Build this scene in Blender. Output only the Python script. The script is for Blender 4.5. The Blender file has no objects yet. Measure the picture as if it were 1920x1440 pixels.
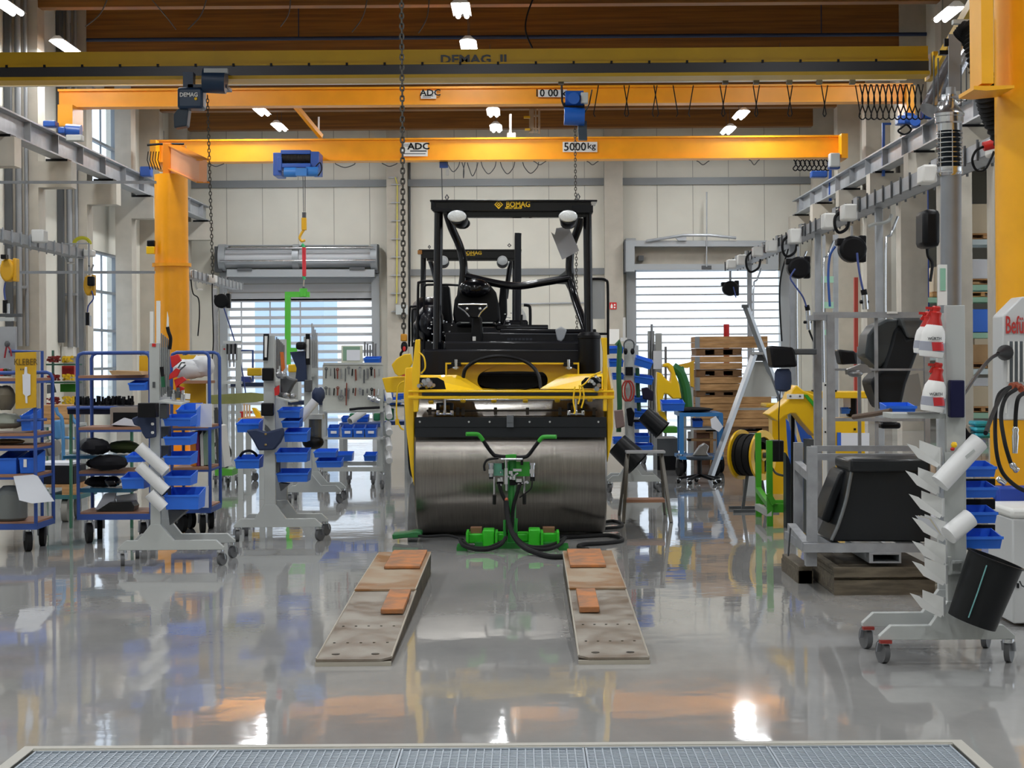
import bpy, bmesh, math, random
from mathutils import Vector, Matrix
random.seed(7)
S = bpy.context.scene
COL = S.collection
# ---------------------------------------------------------------- camera
# f = 3300 px on a 1920 px wide frame; the vanishing point of the hall axis sits at (985, 672)
F, VX, VY, EYE, ROLL = 3300.0, 985.0, 672.0, 1.6, math.radians(0.4)
cd = bpy.data.cameras.new('camera'); cam = bpy.data.objects.new('camera', cd); COL.objects.link(cam)
cd.sensor_width = 36.0; cd.lens = F / 1920 * 36
cd.shift_x = -(VX - 960) / 1920; cd.shift_y = -(720 - VY) / 1920
cd.clip_end = 300
cam.matrix_world = Matrix.Translation((0, 0, EYE)) @ Matrix.Rotation(ROLL, 4, 'Y') @ Matrix.Rotation(math.pi / 2, 4, 'X')
S.camera = cam
# ---------------------------------------------------------------- exposure, world
S.view_settings.view_transform = 'Standard'; S.view_settings.look = 'None'
S.view_settings.gamma = 1.0; S.view_settings.use_curve_mapping = False
S.view_settings.exposure = -0.1
S.cycles.max_bounces = 7; S.cycles.diffuse_bounces = 4; S.cycles.glossy_bounces = 4
S.cycles.transparent_max_bounces = 12; S.cycles.caustics_reflective = False; S.cycles.caustics_refractive = False
S.cycles.use_denoising = True; S.cycles.sample_clamp_indirect = 6
wd = bpy.data.worlds.new('sky'); S.world = wd; wd.use_nodes = True
nt = wd.node_tree; bg = nt.nodes['Background']
tc = nt.nodes.new('ShaderNodeTexCoord'); sp = nt.nodes.new('ShaderNodeSeparateXYZ')
cr = nt.nodes.new('ShaderNodeValToRGB')
nt.links.new(tc.outputs['Generated'], sp.inputs[0]); nt.links.new(sp.outputs['Z'], cr.inputs[0])
cr.color_ramp.elements[0].position = 0.0; cr.color_ramp.elements[0].color = (.85, .92, 1, 1)
cr.color_ramp.elements[1].position = 0.5; cr.color_ramp.elements[1].color = (.70, .84, 1, 1)
nt.links.new(cr.outputs[0], bg.inputs[0]); bg.inputs[1].default_value = 2.2
LAMP_W = 118.0          # radiant power of one twin-tube luminaire
# ---------------------------------------------------------------- helpers
def W(px, py, D):
    dx, dy = (px - VX) / F, (VY - py) / F
    c, s = math.cos(ROLL), math.sin(ROLL)
    return Vector(((c * dx + s * dy) * D, D, EYE + (-s * dx + c * dy) * D))
def DF(py): return EYE * F / (py - VY)          # distance of a floor contact seen at row py
def lin(c): return c / 12.92 if c <= .04045 else ((c + .055) / 1.055) ** 2.4
def rgb(h): return tuple(lin(int(h[i:i + 2], 16) / 255) for i in (0, 2, 4)) + (1,)
MATS = {}
def mt(name, hx, rough=.5, metal=0.0, var=0.0, scale=6.0, hx2=None, stretch=None, bump=0.0, coat=0.0, alpha=1.0, trans=0.0, rvar=0.0):
    if name in MATS: return MATS[name]
    m = bpy.data.materials.new(name); m.use_nodes = True; n = m.node_tree; b = n.nodes['Principled BSDF']
    b.inputs['Base Color'].default_value = rgb(hx); b.inputs['Roughness'].default_value = rough
    b.inputs['Metallic'].default_value = metal; b.inputs['Coat Weight'].default_value = coat
    b.inputs['Alpha'].default_value = alpha; b.inputs['Transmission Weight'].default_value = trans
    if var or hx2 or bump or rvar:
        t = n.nodes.new('ShaderNodeTexCoord'); mp = n.nodes.new('ShaderNodeMapping')
        if stretch: mp.inputs['Scale'].default_value = stretch
        ns = n.nodes.new('ShaderNodeTexNoise'); ns.inputs['Scale'].default_value = scale; ns.inputs['Detail'].default_value = 6
        n.links.new(t.outputs['Object'], mp.inputs[0]); n.links.new(mp.outputs[0], ns.inputs[0])
        if var or hx2:
            r = n.nodes.new('ShaderNodeValToRGB'); e = r.color_ramp.elements
            e[0].position = .35; e[1].position = .65
            c = rgb(hx); e[0].color = rgb(hx2) if hx2 else tuple(x * (1 - var) for x in c[:3]) + (1,)
            e[1].color = c if hx2 else tuple(min(1, x * (1 + var)) for x in c[:3]) + (1,)
            n.links.new(ns.outputs[0], r.inputs[0]); n.links.new(r.outputs[0], b.inputs['Base Color'])
        if rvar:
            q = n.nodes.new('ShaderNodeMapRange'); q.inputs[1].default_value = .3; q.inputs[2].default_value = .7
            q.inputs[3].default_value = max(0, rough - rvar); q.inputs[4].default_value = rough + rvar
            n.links.new(ns.outputs[0], q.inputs[0]); n.links.new(q.outputs[0], b.inputs['Roughness'])
        if bump:
            bp = n.nodes.new('ShaderNodeBump'); bp.inputs['Strength'].default_value = bump; bp.inputs['Distance'].default_value = .01
            n.links.new(ns.outputs[0], bp.inputs['Height']); n.links.new(bp.outputs[0], b.inputs['Normal'])
    if sum(rgb(hx)[:3]) < .12: b.inputs['Specular IOR Level'].default_value = .22
    MATS[name] = m; return m
def emit(name, hx, st):
    m = bpy.data.materials.new(name); m.use_nodes = True; b = m.node_tree.nodes['Principled BSDF']
    b.inputs['Base Color'].default_value = rgb(hx); b.inputs['Emission Color'].default_value = rgb(hx)
    b.inputs['Emission Strength'].default_value = st; return m
Z3 = Vector((0, 0, 1))
class M:
    def __init__(s): s.v = []; s.f = []
    def add(s, vs, fs):
        k = len(s.v); s.v += [Vector(v) for v in vs]; s.f += [tuple(k + i for i in f) for f in fs]; return s
    def box(s, x0, y0, z0, x1, y1, z1):
        return s.add([(x0, y0, z0), (x1, y0, z0), (x1, y1, z0), (x0, y1, z0), (x0, y0, z1), (x1, y0, z1), (x1, y1, z1), (x0, y1, z1)],
                     [(0, 3, 2, 1), (4, 5, 6, 7), (0, 1, 5, 4), (1, 2, 6, 5), (2, 3, 7, 6), (3, 0, 4, 7)])
    def cb(s, c, sx, sy, sz, R=None):
        h = [(a * sx / 2, b * sy / 2, d * sz / 2) for d in (-1, 1) for a, b in ((-1, -1), (1, -1), (1, 1), (-1, 1))]
        c = Vector(c); vs = [c + (R @ Vector(p) if R else Vector(p)) for p in h]
        return s.add(vs, [(0, 3, 2, 1), (4, 5, 6, 7), (0, 1, 5, 4), (1, 2, 6, 5), (2, 3, 7, 6), (3, 0, 4, 7)])
    def pb(s, a, b, c, d, D, dep):
        return s.pp([(a, d), (c, d), (c, b), (a, b)], D, dep)
    def pp(s, pts, D, dep):                       # outline at distance D given real thickness dep along the hall
        k = (len(s.v) // 8 % 7) * .0008                 # keeps neighbouring bars of one frame from sharing a face
        w = [W(x, y, D) + Vector((0, k, 0)) for x, y in pts]
        return s.ext(w, Vector((0, dep, 0)))
    def ext(s, w, vec):
        n = len(w); w = [Vector(q) for q in w]
        return s.add(w + [q + vec for q in w], [tuple(range(n)), tuple(range(2 * n - 1, n - 1, -1))] + [(i, i + n, (i + 1) % n + n, (i + 1) % n) for i in range(n)])
    def prism(s, pts, pl, a, b):
        k = {'xz': lambda u, v, t: (u, t, v), 'yz': lambda u, v, t: (t, u, v), 'xy': lambda u, v, t: (u, v, t)}[pl]
        w = [Vector(k(u, v, a)) for u, v in pts]
        return s.ext(w, Vector(k(0, 0, b - a)))
    def bar(s, a, b, w, h=None):
        a, b = Vector(a), Vector(b); d = (b - a); L = d.length; d.normalize(); h = h or w
        x = d.cross(Z3)
        if x.length < .05: x = d.cross(Vector((0, 1, 0)))
        x.normalize(); z = x.cross(d)
        R = Matrix((x, d, z)).transposed()
        return s.cb((a + b) / 2, w, L, h, R)
    def cyl(s, a, b, r, r2=None, n=16, cap=True):
        a, b = Vector(a), Vector(b); r2 = r if r2 is None else r2; d = (b - a).normalized()
        x = d.cross(Z3)
        if x.length < .05: x = d.cross(Vector((0, 1, 0)))
        x.normalize(); y = d.cross(x); vs = []
        for c, q in ((a, r), (b, r2)):
            vs += [c + (x * math.cos(t) + y * math.sin(t)) * q for t in [2 * math.pi * i / n for i in range(n)]]
        fs = [(i, (i + 1) % n, (i + 1) % n + n, i + n) for i in range(n)]
        if cap: fs += [tuple(range(n - 1, -1, -1)), tuple(range(n, 2 * n))]
        return s.add(vs, fs)
    def ring(s, c, ax, ro, ri, w, n=24):          # flat ring / rim
        c = Vector(c); ax = Vector(ax).normalized(); x = ax.cross(Z3)
        if x.length < .05: x = ax.cross(Vector((0, 1, 0)))
        x.normalize(); y = ax.cross(x); vs = []
        for r, t in ((ro, -w / 2), (ro, w / 2), (ri, w / 2), (ri, -w / 2)):
            vs += [c + ax * t + (x * math.cos(q) + y * math.sin(q)) * r for q in [2 * math.pi * i / n for i in range(n)]]
        return s.add(vs, [(k * n + i, k * n + (i + 1) % n, ((k + 1) % 4) * n + (i + 1) % n, ((k + 1) % 4) * n + i) for k in range(4) for i in range(n)])
    def tube(s, pts, r, n=8, closed=False, sub=0):
        p = [Vector(q) for q in pts]
        if sub: p = smooth(p, sub, closed)
        m = len(p); prev = None; vs = []
        for i in range(m):
            if closed: d = p[(i + 1) % m] - p[i - 1]
            else: d = p[min(i + 1, m - 1)] - p[max(i - 1, 0)]
            d.normalize()
            if prev is None:
                x = d.cross(Z3)
                if x.length < .05: x = d.cross(Vector((0, 1, 0)))
            else: x = prev - d * prev.dot(d)
            x.normalize(); prev = x; y = d.cross(x)
            rr = r[i] if isinstance(r, (list, tuple)) and not sub else r
            vs += [p[i] + (x * math.cos(t) + y * math.sin(t)) * rr for t in [2 * math.pi * k / n for k in range(n)]]
        fs = [(i * n + k, i * n + (k + 1) % n, ((i + 1) % m) * n + (k + 1) % n, ((i + 1) % m) * n + k) for i in range(m if closed else m - 1) for k in range(n)]
        if not closed: fs += [tuple(range(n - 1, -1, -1)), tuple(range((m - 1) * n, m * n))]
        return s.add(vs, fs)
    def lathe(s, a, d, prof, n=20):               # prof: (radius, distance along d)
        a = Vector(a); d = Vector(d).normalized(); x = d.cross(Z3)
        if x.length < .05: x = d.cross(Vector((0, 1, 0)))
        x.normalize(); y = d.cross(x); vs = []
        for r, t in prof: vs += [a + d * t + (x * math.cos(q) + y * math.sin(q)) * r for q in [2 * math.pi * i / n for i in range(n)]]
        m = len(prof)
        return s.add(vs, [(k * n + i, k * n + (i + 1) % n, (k + 1) * n + (i + 1) % n, (k + 1) * n + i) for k in range(m - 1) for i in range(n)] + [tuple(range(n - 1, -1, -1)), tuple(range((m - 1) * n, m * n))])
    def sph(s, c, rx, ry=None, rz=None, n=14, wob=0.0):
        ry = ry or rx; rz = rz or rx; c = Vector(c); vs = []; h = n // 2
        for j in range(1, h):
            t = math.pi * j / h
            for i in range(n):
                q = 2 * math.pi * i / n; k = 1 + random.uniform(-wob, wob)
                vs.append(c + Vector((math.sin(t) * math.cos(q) * rx, math.sin(t) * math.sin(q) * ry, math.cos(t) * rz)) * k)
        fs = [((j) * n + i, (j) * n + (i + 1) % n, (j + 1) * n + (i + 1) % n, (j + 1) * n + i) for j in range(h - 2) for i in range(n)]
        fs += [tuple(range(n - 1, -1, -1)), tuple((h - 2) * n + i for i in range(n))]
        return s.add(vs, fs)
    def out(s, name, mat, parent=None, bev=0, local=False, sharp=35, recalc=True):
        me = bpy.data.meshes.new(name); org = Vector((0, 0, 0))
        if parent is not None:
            if not local: org = wl(parent)
        else:
            xs = [v.x for v in s.v]; ys = [v.y for v in s.v]; zs = [v.z for v in s.v]
            org = Vector(((min(xs) + max(xs)) / 2, (min(ys) + max(ys)) / 2, min(zs)))
        me.from_pydata([tuple(v - org) for v in s.v], [], s.f)
        if recalc:
            bm = bmesh.new(); bm.from_mesh(me); bmesh.ops.recalc_face_normals(bm, faces=bm.faces); bm.to_mesh(me); bm.free()
        me.polygons.foreach_set('use_smooth', [True] * len(me.polygons)); me.set_sharp_from_angle(angle=math.radians(sharp))
        me.materials.append(mat); me.update()
        o = bpy.data.objects.new(name, me); COL.objects.link(o)
        if parent is not None: o.parent = parent
        else: o.location = org
        if bev:
            b = o.modifiers.new('bevel', 'BEVEL'); b.width = bev; b.segments = 2; b.limit_method = 'ANGLE'; b.harden_normals = False
        return o
def smooth(p, sub, closed=False):
    m = len(p); r = []
    for i in range(m if closed else m - 1):
        a, b, c, d = (p[i - 1] if (i or closed) else p[0]), p[i], p[(i + 1) % m], (p[(i + 2) % m] if (closed or i + 2 < m) else p[-1])
        for k in range(sub):
            t = k / sub
            r.append(.5 * ((2 * b) + (c - a) * t + (2 * a - 5 * b + 4 * c - d) * t * t + (3 * b - a - 3 * c + d) * t ** 3))
    if not closed: r.append(p[-1])
    return r
def wl(o):
    v = Vector((0, 0, 0))
    while o is not None: v += o.location; o = o.parent
    return v
def tag(o, label, cat, group=None, kind=None):
    if label: o['label'] = label
    if cat: o['category'] = cat
    if group: o['group'] = group
    if kind: o['kind'] = kind
    return o
def T(name, label, cat, loc, group=None, rz=0):
    o = bpy.data.objects.new(name, None); COL.objects.link(o); o.location = loc; o.rotation_euler = (0, 0, rz)
    o.empty_display_size = .1
    return tag(o, label, cat, group)
def st(o): o['kind'] = 'structure'; return o
def dup(root, loc, rz=None, label=None, group=None):
    def cp(o, par):
        c = o.copy(); COL.objects.link(c); c.parent = par
        for ch in list(o.children): cp(ch, c)
        return c
    r = cp(root, None); r.location = loc
    if rz is not None: r.rotation_euler = (0, 0, rz)
    if label: r['label'] = label
    if group: r['group'] = group
    return r
def text(s, name, size, mat, parent, center, bold=0.0, sx=1.0, depth=.004, ital=0.0, rot=None):
    c = bpy.data.curves.new(name, 'FONT'); c.body = s; c.size = size; c.extrude = depth; c.offset = bold * size; c.shear = ital
    c.align_x = 'CENTER'; c.align_y = 'CENTER'; c.resolution_u = 2
    o = bpy.data.objects.new(name, c); COL.objects.link(o)
    me = bpy.data.meshes.new_from_object(o); bpy.data.objects.remove(o); bpy.data.curves.remove(c)
    R = rot or Matrix.Rotation(math.pi / 2, 4, 'X')
    me.transform(Matrix.Translation(Vector(center) - wl(parent)) @ R @ Matrix.Diagonal((sx, 1, 1, 1)))
    me.materials.clear(); me.materials.append(mat); me.name = name
    o = bpy.data.objects.new(name, me); COL.objects.link(o); o.parent = parent; return o
def P(*l): return [W(*q) for q in l]
# ================================================================ materials
cream = mt('cream_panel', 'D3D1C6', .55, var=.03, scale=1.2)
conc = mt('precast_concrete', 'B0AA9E', .75, var=.07, scale=2.5)
greyst = mt('galvanised_grey', 'A3A7AC', .42, .35, var=.08, scale=5)
darkgr = mt('dark_grey', '4A4D50', .5)
black = mt('black_plastic', '0B0C10', .42)
blackg = mt('black_gloss_paint', '0C0D12', .22, coat=.4)
rubber = mt('rubber', '1B1B1C', .7)
orange = mt('crane_orange', 'FAA60A', .38, var=.04, scale=3)
yellow = mt('machine_yellow', 'F7C70A', .32, coat=.3)
olive = mt('crane_yellow', 'C99F00', .45, var=.05, scale=2)
ltgrey = mt('light_grey_paint', 'B4B8B6', .45)
white = mt('white_plastic', 'E6E6E2', .45)
paper = mt('paper', 'DFE1E8', .8)
blue = mt('bin_blue', '2A70E2', .38)
cblue = mt('cart_blue', '2F4F97', .4, var=.06)
hblue = mt('hoist_blue', '1F4E9E', .38)
navy = mt('navy_cloth', '22304F', .7)
green = mt('tool_green', '2F9E2A', .4)
red = mt('signal_red', 'C81E1E', .45)
glulam = mt('glued_timber', '8E5E22', .55, hx2='70461A', scale=2.2, stretch=(.25, 1, 9))
deck = mt('timber_deck', '5E3513', .6, hx2='4B2A10', scale=2, stretch=(1, .3, 1))
wood = mt('pallet_wood', 'CFA06C', .7, hx2='A67A4A', scale=3, stretch=(1.2, 8, 8))
oldwood = mt('old_wood', '6A6151', .8, hx2='4B4438', scale=4, stretch=(1.2, 8, 8))
brownb = mt('brown_board', '9A6F55', .6, var=.05)
chrome = mt('bright_metal', 'C9CCD0', .2, .9)
steel = mt('worn_steel', '8F9092', .35, .8, var=.1, scale=8)
card = mt('cardboard', 'B08E66', .8, var=.06)
clear = mt('clear_film', 'E8ECEE', .25, alpha=.35)
# floor: polished, sealed concrete
fm = bpy.data.materials.new('sealed_concrete'); fm.use_nodes = True; n = fm.node_tree; b = n.nodes['Principled BSDF']
t = n.nodes.new('ShaderNodeTexCoord'); mp = n.nodes.new('ShaderNodeMapping'); mp.inputs['Scale'].default_value = (1.1, .55, 1)
n1 = n.nodes.new('ShaderNodeTexNoise'); n1.inputs['Scale'].default_value = .9; n1.inputs['Detail'].default_value = 8; n1.inputs['Roughness'].default_value = .6
r1 = n.nodes.new('ShaderNodeValToRGB'); r1.color_ramp.elements[0].position = .3; r1.color_ramp.elements[1].position = .72
r1.color_ramp.elements[0].color = rgb('868787'); r1.color_ramp.elements[1].color = rgb('A9A8A5')
n.links.new(t.outputs['Object'], mp.inputs[0]); n.links.new(mp.outputs[0], n1.inputs[0]); n.links.new(n1.outputs[0], r1.inputs[0])
n.links.new(r1.outputs[0], b.inputs['Base Color'])
n2 = n.nodes.new('ShaderNodeTexNoise'); n2.inputs['Scale'].default_value = .55; n2.inputs['Detail'].default_value = 5
q = n.nodes.new('ShaderNodeMapRange'); q.inputs[1].default_value = .35; q.inputs[2].default_value = .7; q.inputs[3].default_value = .02; q.inputs[4].default_value = .075
n.links.new(mp.outputs[0], n2.inputs[0]); n.links.new(n2.outputs[0], q.inputs[0]); n.links.new(q.outputs[0], b.inputs['Roughness'])
n3 = n.nodes.new('ShaderNodeTexNoise'); n3.inputs['Scale'].default_value = 1.6; n3.inputs['Detail'].default_value = 3
bp = n.nodes.new('ShaderNodeBump'); bp.inputs['Strength'].default_value = .10; bp.inputs['Distance'].default_value = .02
mp2 = n.nodes.new('ShaderNodeMapping'); mp2.inputs['Scale'].default_value = (1.0, 2.2, 1); n4 = n.nodes.new('ShaderNodeTexNoise'); n4.inputs['Scale'].default_value = 7; n4.inputs['Detail'].default_value = 4
n.links.new(t.outputs['Object'], mp2.inputs[0]); n.links.new(mp2.outputs[0], n4.inputs[0]); mm = n.nodes.new('ShaderNodeMath'); mm.operation = 'MULTIPLY_ADD'; mm.inputs[1].default_value = .10
n.links.new(n4.outputs[0], mm.inputs[0]); n.links.new(n3.outputs[0], mm.inputs[2])
n.links.new(t.outputs['Object'], n3.inputs[0]); n.links.new(mm.outputs[0], bp.inputs['Height']); n.links.new(bp.outputs[0], b.inputs['Normal'])
b.inputs['IOR'].default_value = 1.7
# window glass: thin
gl = bpy.data.materials.new('window_glass'); gl.use_nodes = True; n = gl.node_tree
for x in list(n.nodes): n.nodes.remove(x)
o_ = n.nodes.new('ShaderNodeOutputMaterial'); tr = n.nodes.new('ShaderNodeBsdfTransparent'); g_ = n.nodes.new('ShaderNodeBsdfGlossy'); mx = n.nodes.new('ShaderNodeMixShader')
tr.inputs[0].default_value = (.93, .95, .97, 1); g_.inputs['Roughness'].default_value = .05; mx.inputs[0].default_value = .08
n.links.new(tr.outputs[0], mx.inputs[1]); n.links.new(g_.outputs[0], mx.inputs[2]); n.links.new(mx.outputs[0], o_.inputs[0])
# ================================================================ room
XL, XR, DB, ZT = -9.85, 8.6, 50.2, 9.4
PX0, PX1, PY0, PY1 = -2.06, 1.77, 5.6, 7.28
m = M(); m.box(-10.3, -9, -.5, 15, PY0, 0); m.box(-10.3, PY1, -.5, 15, 51, 0); m.box(-10.3, PY0, -.5, PX0, PY1, 0); m.box(PX1, PY0, -.5, 15, PY1, 0)
m.box(PX0, PY0, -.5, PX1, PY1, -.12); st(m.out('floor', fm))
apron = mt('outside_paving', 'E6E7E8', .9)
st(M().box(-30, 51, -.25, 30, 110, -.02).out('ground_outside', apron))
st(M().box(-10.3, -9, ZT, 15, 51, ZT + .2).out('ceiling', deck))
st(M().box(-10.3, -9.3, 0, 15, -9, ZT).out('wall_front', cream))
# back wall with two door openings, panel seams
def dx(px): return W(px, 500, DB).x
LD0, LD1, RD0, RD1 = dx(427), dx(697), dx(1192), dx(1462)
DOORZ = 4.15
m = M()
for a, b_ in ((-10.3, LD0), (LD1, RD0), (RD1, 15)): m.box(a, DB, 0, b_, DB + .3, ZT)
for a, b_ in ((LD0, LD1), (RD0, RD1)): m.box(a, DB, DOORZ, b_, DB + .3, ZT)
st(m.out('wall_back', cream))
seam = mt('panel_seam', '9B9A92', .7)
m = M()
for px in (426, 493, 560, 627, 694, 853, 895, 963, 1030, 1097, 1233, 1300, 1367, 1434, 1501):
    x = dx(px); z0 = 0 if not (LD0 < x < LD1 or RD0 < x < RD1) else DOORZ + .4
    m.box(x - .008, DB - .006, z0, x + .008, DB, ZT)
st(m.out('trim_1', seam))
# horizontal rails on the back wall
railm = mt('wall_rail_grey', '7F8386', .5, .2)
z = W(560, 345, DB).z
st(M().box(-9.85, DB - .1, z - .1, 8.6, DB, z + .1).out('trim_2', railm))
z = W(900, 510, DB - .1).z
m = M(); m.box(dx(738), DB - .08, z - .09, dx(1190), DB, z + .09); st(m.out('trim_3', railm))
# back wall columns
for i, (a, b_) in enumerate(((728, 766), (1133, 1167))):
    st(M().box(dx(a), DB - .45, 0, dx(b_), DB, ZT).out('trim_%d' % (4 + i), conc))
m = M(); m.tube(P((768, 300, DB - .06), (768, 640, DB - .06)), .03); st(m.out('trim_6', darkgr))
# side walls: left with bays
BAY = [7.7 + 3.75 * k for k in range(-4, 12)]
def bayD(k): return 30.05 + 3.75 * k
WIN = [(k, bayD(k) + 1.2, bayD(k) + (5.0 if k == 2 else 3.2)) for k in (-5, -3, -1, 2, 4)]
m = M(); y = -9.0
for k, a, b_ in WIN:
    m.box(-10.1, y, 0, XL, a, ZT); m.box(-10.1, a, 0, XL, b_, .5); m.box(-10.1, a, 4.15, XL, b_, 5.5); m.box(-10.1, a, 7.9, XL, b_, ZT); y = b_
m.box(-10.1, y, 0, XL, 51, ZT); st(m.out('wall_left', cream))
frm = mt('window_frame_grey', '7E858B', .5, .2)
for i, (k, a, b_) in enumerate(WIN):
    f = M()
    for z0, z1 in ((.5, 4.15), (5.5, 7.9)):
        for yy in (a, b_ - .06): f.box(XL - .12, yy, z0, XL - .02, yy + .06, z1)
        nn = 4 if z0 < 1 else 2
        for j in range(nn + 1):
            zz = z0 + (z1 - z0 - .06) * j / nn; f.box(XL - .12, a, zz, XL - .02, b_, zz + .06)
        for q_ in (1, 2): f.box(XL - .10, a + (b_ - a) * q_ / 3 - .01, z0, XL - .06, a + (b_ - a) * q_ / 3 + .01, z1)
    fo = st(f.out('window_%d' % (i + 1), frm))
    g = M(); g.box(XL - .085, a, .5, XL - .08, b_, 4.15); g.box(XL - .085, a, 5.5, XL - .08, b_, 7.9); g.out('glass', gl, fo)
m = M(); m.box(XR, bayD(3), 0, XR + .25, 51, ZT); st(m.out('wall_right', cream))
st(M().box(XR, -9, 5.9, XR + .25, bayD(3), ZT).out('wall_right_upper', cream))
m = M(); m.box(14.6, -9, 0, 15, 8, ZT); m.box(14.6, 26, 0, 15, 51, ZT); m.box(14.6, 8, 4, 15, 26, ZT); st(m.out('wall_right_outer', conc))
# columns with corbels
ORD = ['first', 'second', 'third', 'fourth', 'fifth', 'sixth', 'seventh', 'eighth', 'ninth', 'tenth', 'eleventh', 'twelfth', 'thirteenth', 'fourteenth', 'fifteenth']
for k in range(-5, 6):
    D = bayD(k)
    if k > 5 or D > 49.5: continue
    xa, xb = (-9.6, -9.22) if k == 3 else (-9.85, -9.33); m = M(); m.box(xa, D, 0, xb, D + .5, ZT); m.box(xb, D, 4.95, -8.7, D + .42, 5.45); c = m.out('concrete_column', conc); nth = ORD[5 - k] if k < 5 else 'rearmost'
    tag(c, 'grey concrete column with corbel under the left crane rail, ' + ('the rearmost' if k == 5 else nth + ' from the back wall'), 'column', 'left concrete columns')
    M().box(-9.2, D + .05, 5.45, -8.78, D + .37, 5.5).out('bearing_pad', black, c)
    m = M(); m.box(8.03, D, 0, 8.6, D + .5, ZT); m.box(7.38, D, 4.95, 8.03, D + .42, 5.5); c = m.out('concrete_column', conc)
    tag(c, 'beige concrete column with corbel under the right crane rail, ' + ('the rearmost' if k == 5 else nth + ' from the back wall'), 'column', 'right concrete columns')
    M().box(7.5, D + .05, 5.5, 7.9, D + .37, 5.55).out('bearing_pad', black, c)
# pipes and dark reveals on the left wall between columns
pipe = mt('grey_pipe', '8A8D90', .5, .2)
for k in (-1, 0, 1, 2):
    D = bayD(k) - .35
    o = M(); o.box(-9.84, D - .12, 2.0, -9.72, D, ZT - .05)
    o = tag(o.out('cable_trunking', darkgr), 'dark vertical trunking on the left wall, %s from the camera' % ORD[[-1, 0, 1, 2].index(k)], 'cable duct', 'trunking on the left wall')
    o = M(); o.cyl((-9.64, D + .1, 1.9), (-9.64, D + .1, ZT - .05), .06); o.cyl((-9.52, D + .2, 1.9), (-9.52, D + .2, ZT - .05), .035); o.box(-9.85, D + .08, 3, -9.5, D + .24, 3.05)
    tag(o.out('wall_pipe', pipe), 'pair of grey vertical pipes on the left wall, %s from the camera' % ORD[[-1, 0, 1, 2].index(k)], 'pipe', 'pipes on the left wall')
# crane rails (I beams) - real runway beams on the corbels
def runway(X, y0, y1, z, nm, lab, hh=.42, ww=.28):
    m = M(); m.box(X - ww / 2, y0, z, X + ww / 2, y1, z + .03); m.box(X - ww / 2, y0, z + hh - .03, X + ww / 2, y1, z + hh)
    m.box(X - .012, y0, z + .03, X + .012, y1, z + hh - .03)
    y = y0 + .6
    while y < y1: m.box(X - ww / 2 + .01, y, z + .03, X + ww / 2 - .01, y + .02, z + hh - .03); y += 1.875
    m.box(X - .03, y0, z + hh, X + .03, y1, z + hh + .05)
    return tag(m.out(nm, greyst), lab, 'crane rail')
runway(-8.95, 14, 49.4, 5.5, 'crane_runway_beam', 'long grey steel crane rail carried on the left row of corbels')
runway(7.66, 12, 49.4, 5.55, 'crane_runway_beam', 'long grey steel crane rail carried on the right row of corbels')
# roof beams
for i_, D in enumerate((48.8, 45.05, 41.3, 37.55)):
    b_ = tag(M().box(-10.1, D + .06, 8.0, 15, D + .4, 9.15).out('timber_beam', glulam), 'broad glued timber roof beam, %s from the back wall' % ORD[i_], 'beam', 'timber roof beams')
for k in range(-10, 0):
    D = 33.8 + 3.75 * k
    tag(M().box(-10.1, D, 8.25, 15, D + .35, 9.15).out('timber_beam', glulam), 'timber roof beam above the top edge of the picture, %s from the back wall' % ORD[4 - k], 'beam', 'timber roof beams')
b_ = tag(M().box(-10.1, 33.86, 8.42, 15, 34.16, 9.15).out('timber_beam', glulam), 'nearest visible timber roof beam along the top edge of the picture', 'beam', 'timber roof beams')
# blue service pipe under the roof
z = W(600, 72, 37.3).z
m = M(); m.cyl((-9.25, 37.3, z), (8.55, 37.3, z), .04)
m.cyl(W(560, 72, 37.3), (W(560, 72, 37.3).x, 37.3, 9.39), .012); m.cyl(W(1540, 65, 37.3), (W(1540, 65, 37.3).x, 37.3, 9.39), .012)
tag(m.out('service_pipe', navy), 'thin dark blue pipe running across the timber beam below the ceiling', 'pipe')
# ================================================================ luminaires
tubem = emit('tube_glow', 'FFFFFF', 14.0); lampw = mt('lamp_housing', 'E8E8E8', .4)
def luminaire(x, y, z, lab, first=[None], power=LAMP_W, grp='twin tube ceiling lamps'):
    if first[0] is None:
        r = T('ceiling_lamp', lab, 'lamp', (x, y, z), grp)
        h = M(); h.prism([(-.13, .0), (-.16, -.03), (-.05, .07), (.05, .07), (.16, -.03), (.13, 0), (.02, .0), (0, .02), (-.02, 0)], 'xz', -.6, .6); h.out('housing', lampw, r, local=True)
        for s_ in (-1, 1): t_ = M(); t_.cyl((s_ * .075, -.56, -.035), (s_ * .075, .56, -.035), .045, n=12); t_.out('lamp_tube', tubem, r, local=True)
        w = M(); w.cyl((0, -.4, .07), (0, -.4, .5), .006); w.cyl((0, .4, .07), (0, .4, .5), .006); w.out('suspension_wire', darkgr, r, local=True)
        ld = bpy.data.lights.new('lamp_light', 'AREA'); ld.shape = 'RECTANGLE'; ld.size = .32; ld.size_y = 1.2; ld.energy = power; ld.color = (.96, .985, 1)
        lo = bpy.data.objects.new('lamp_light', ld); COL.objects.link(lo); lo.parent = r; lo.location = (0, 0, -.09)
        first[0] = r; return r
    return dup(first[0], (x, y, z), label=lab, group=grp)
luminaire(*W(122, 84, 34), 'bright twin tube lamp at the far left above the yellow crane bridge')
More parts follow.
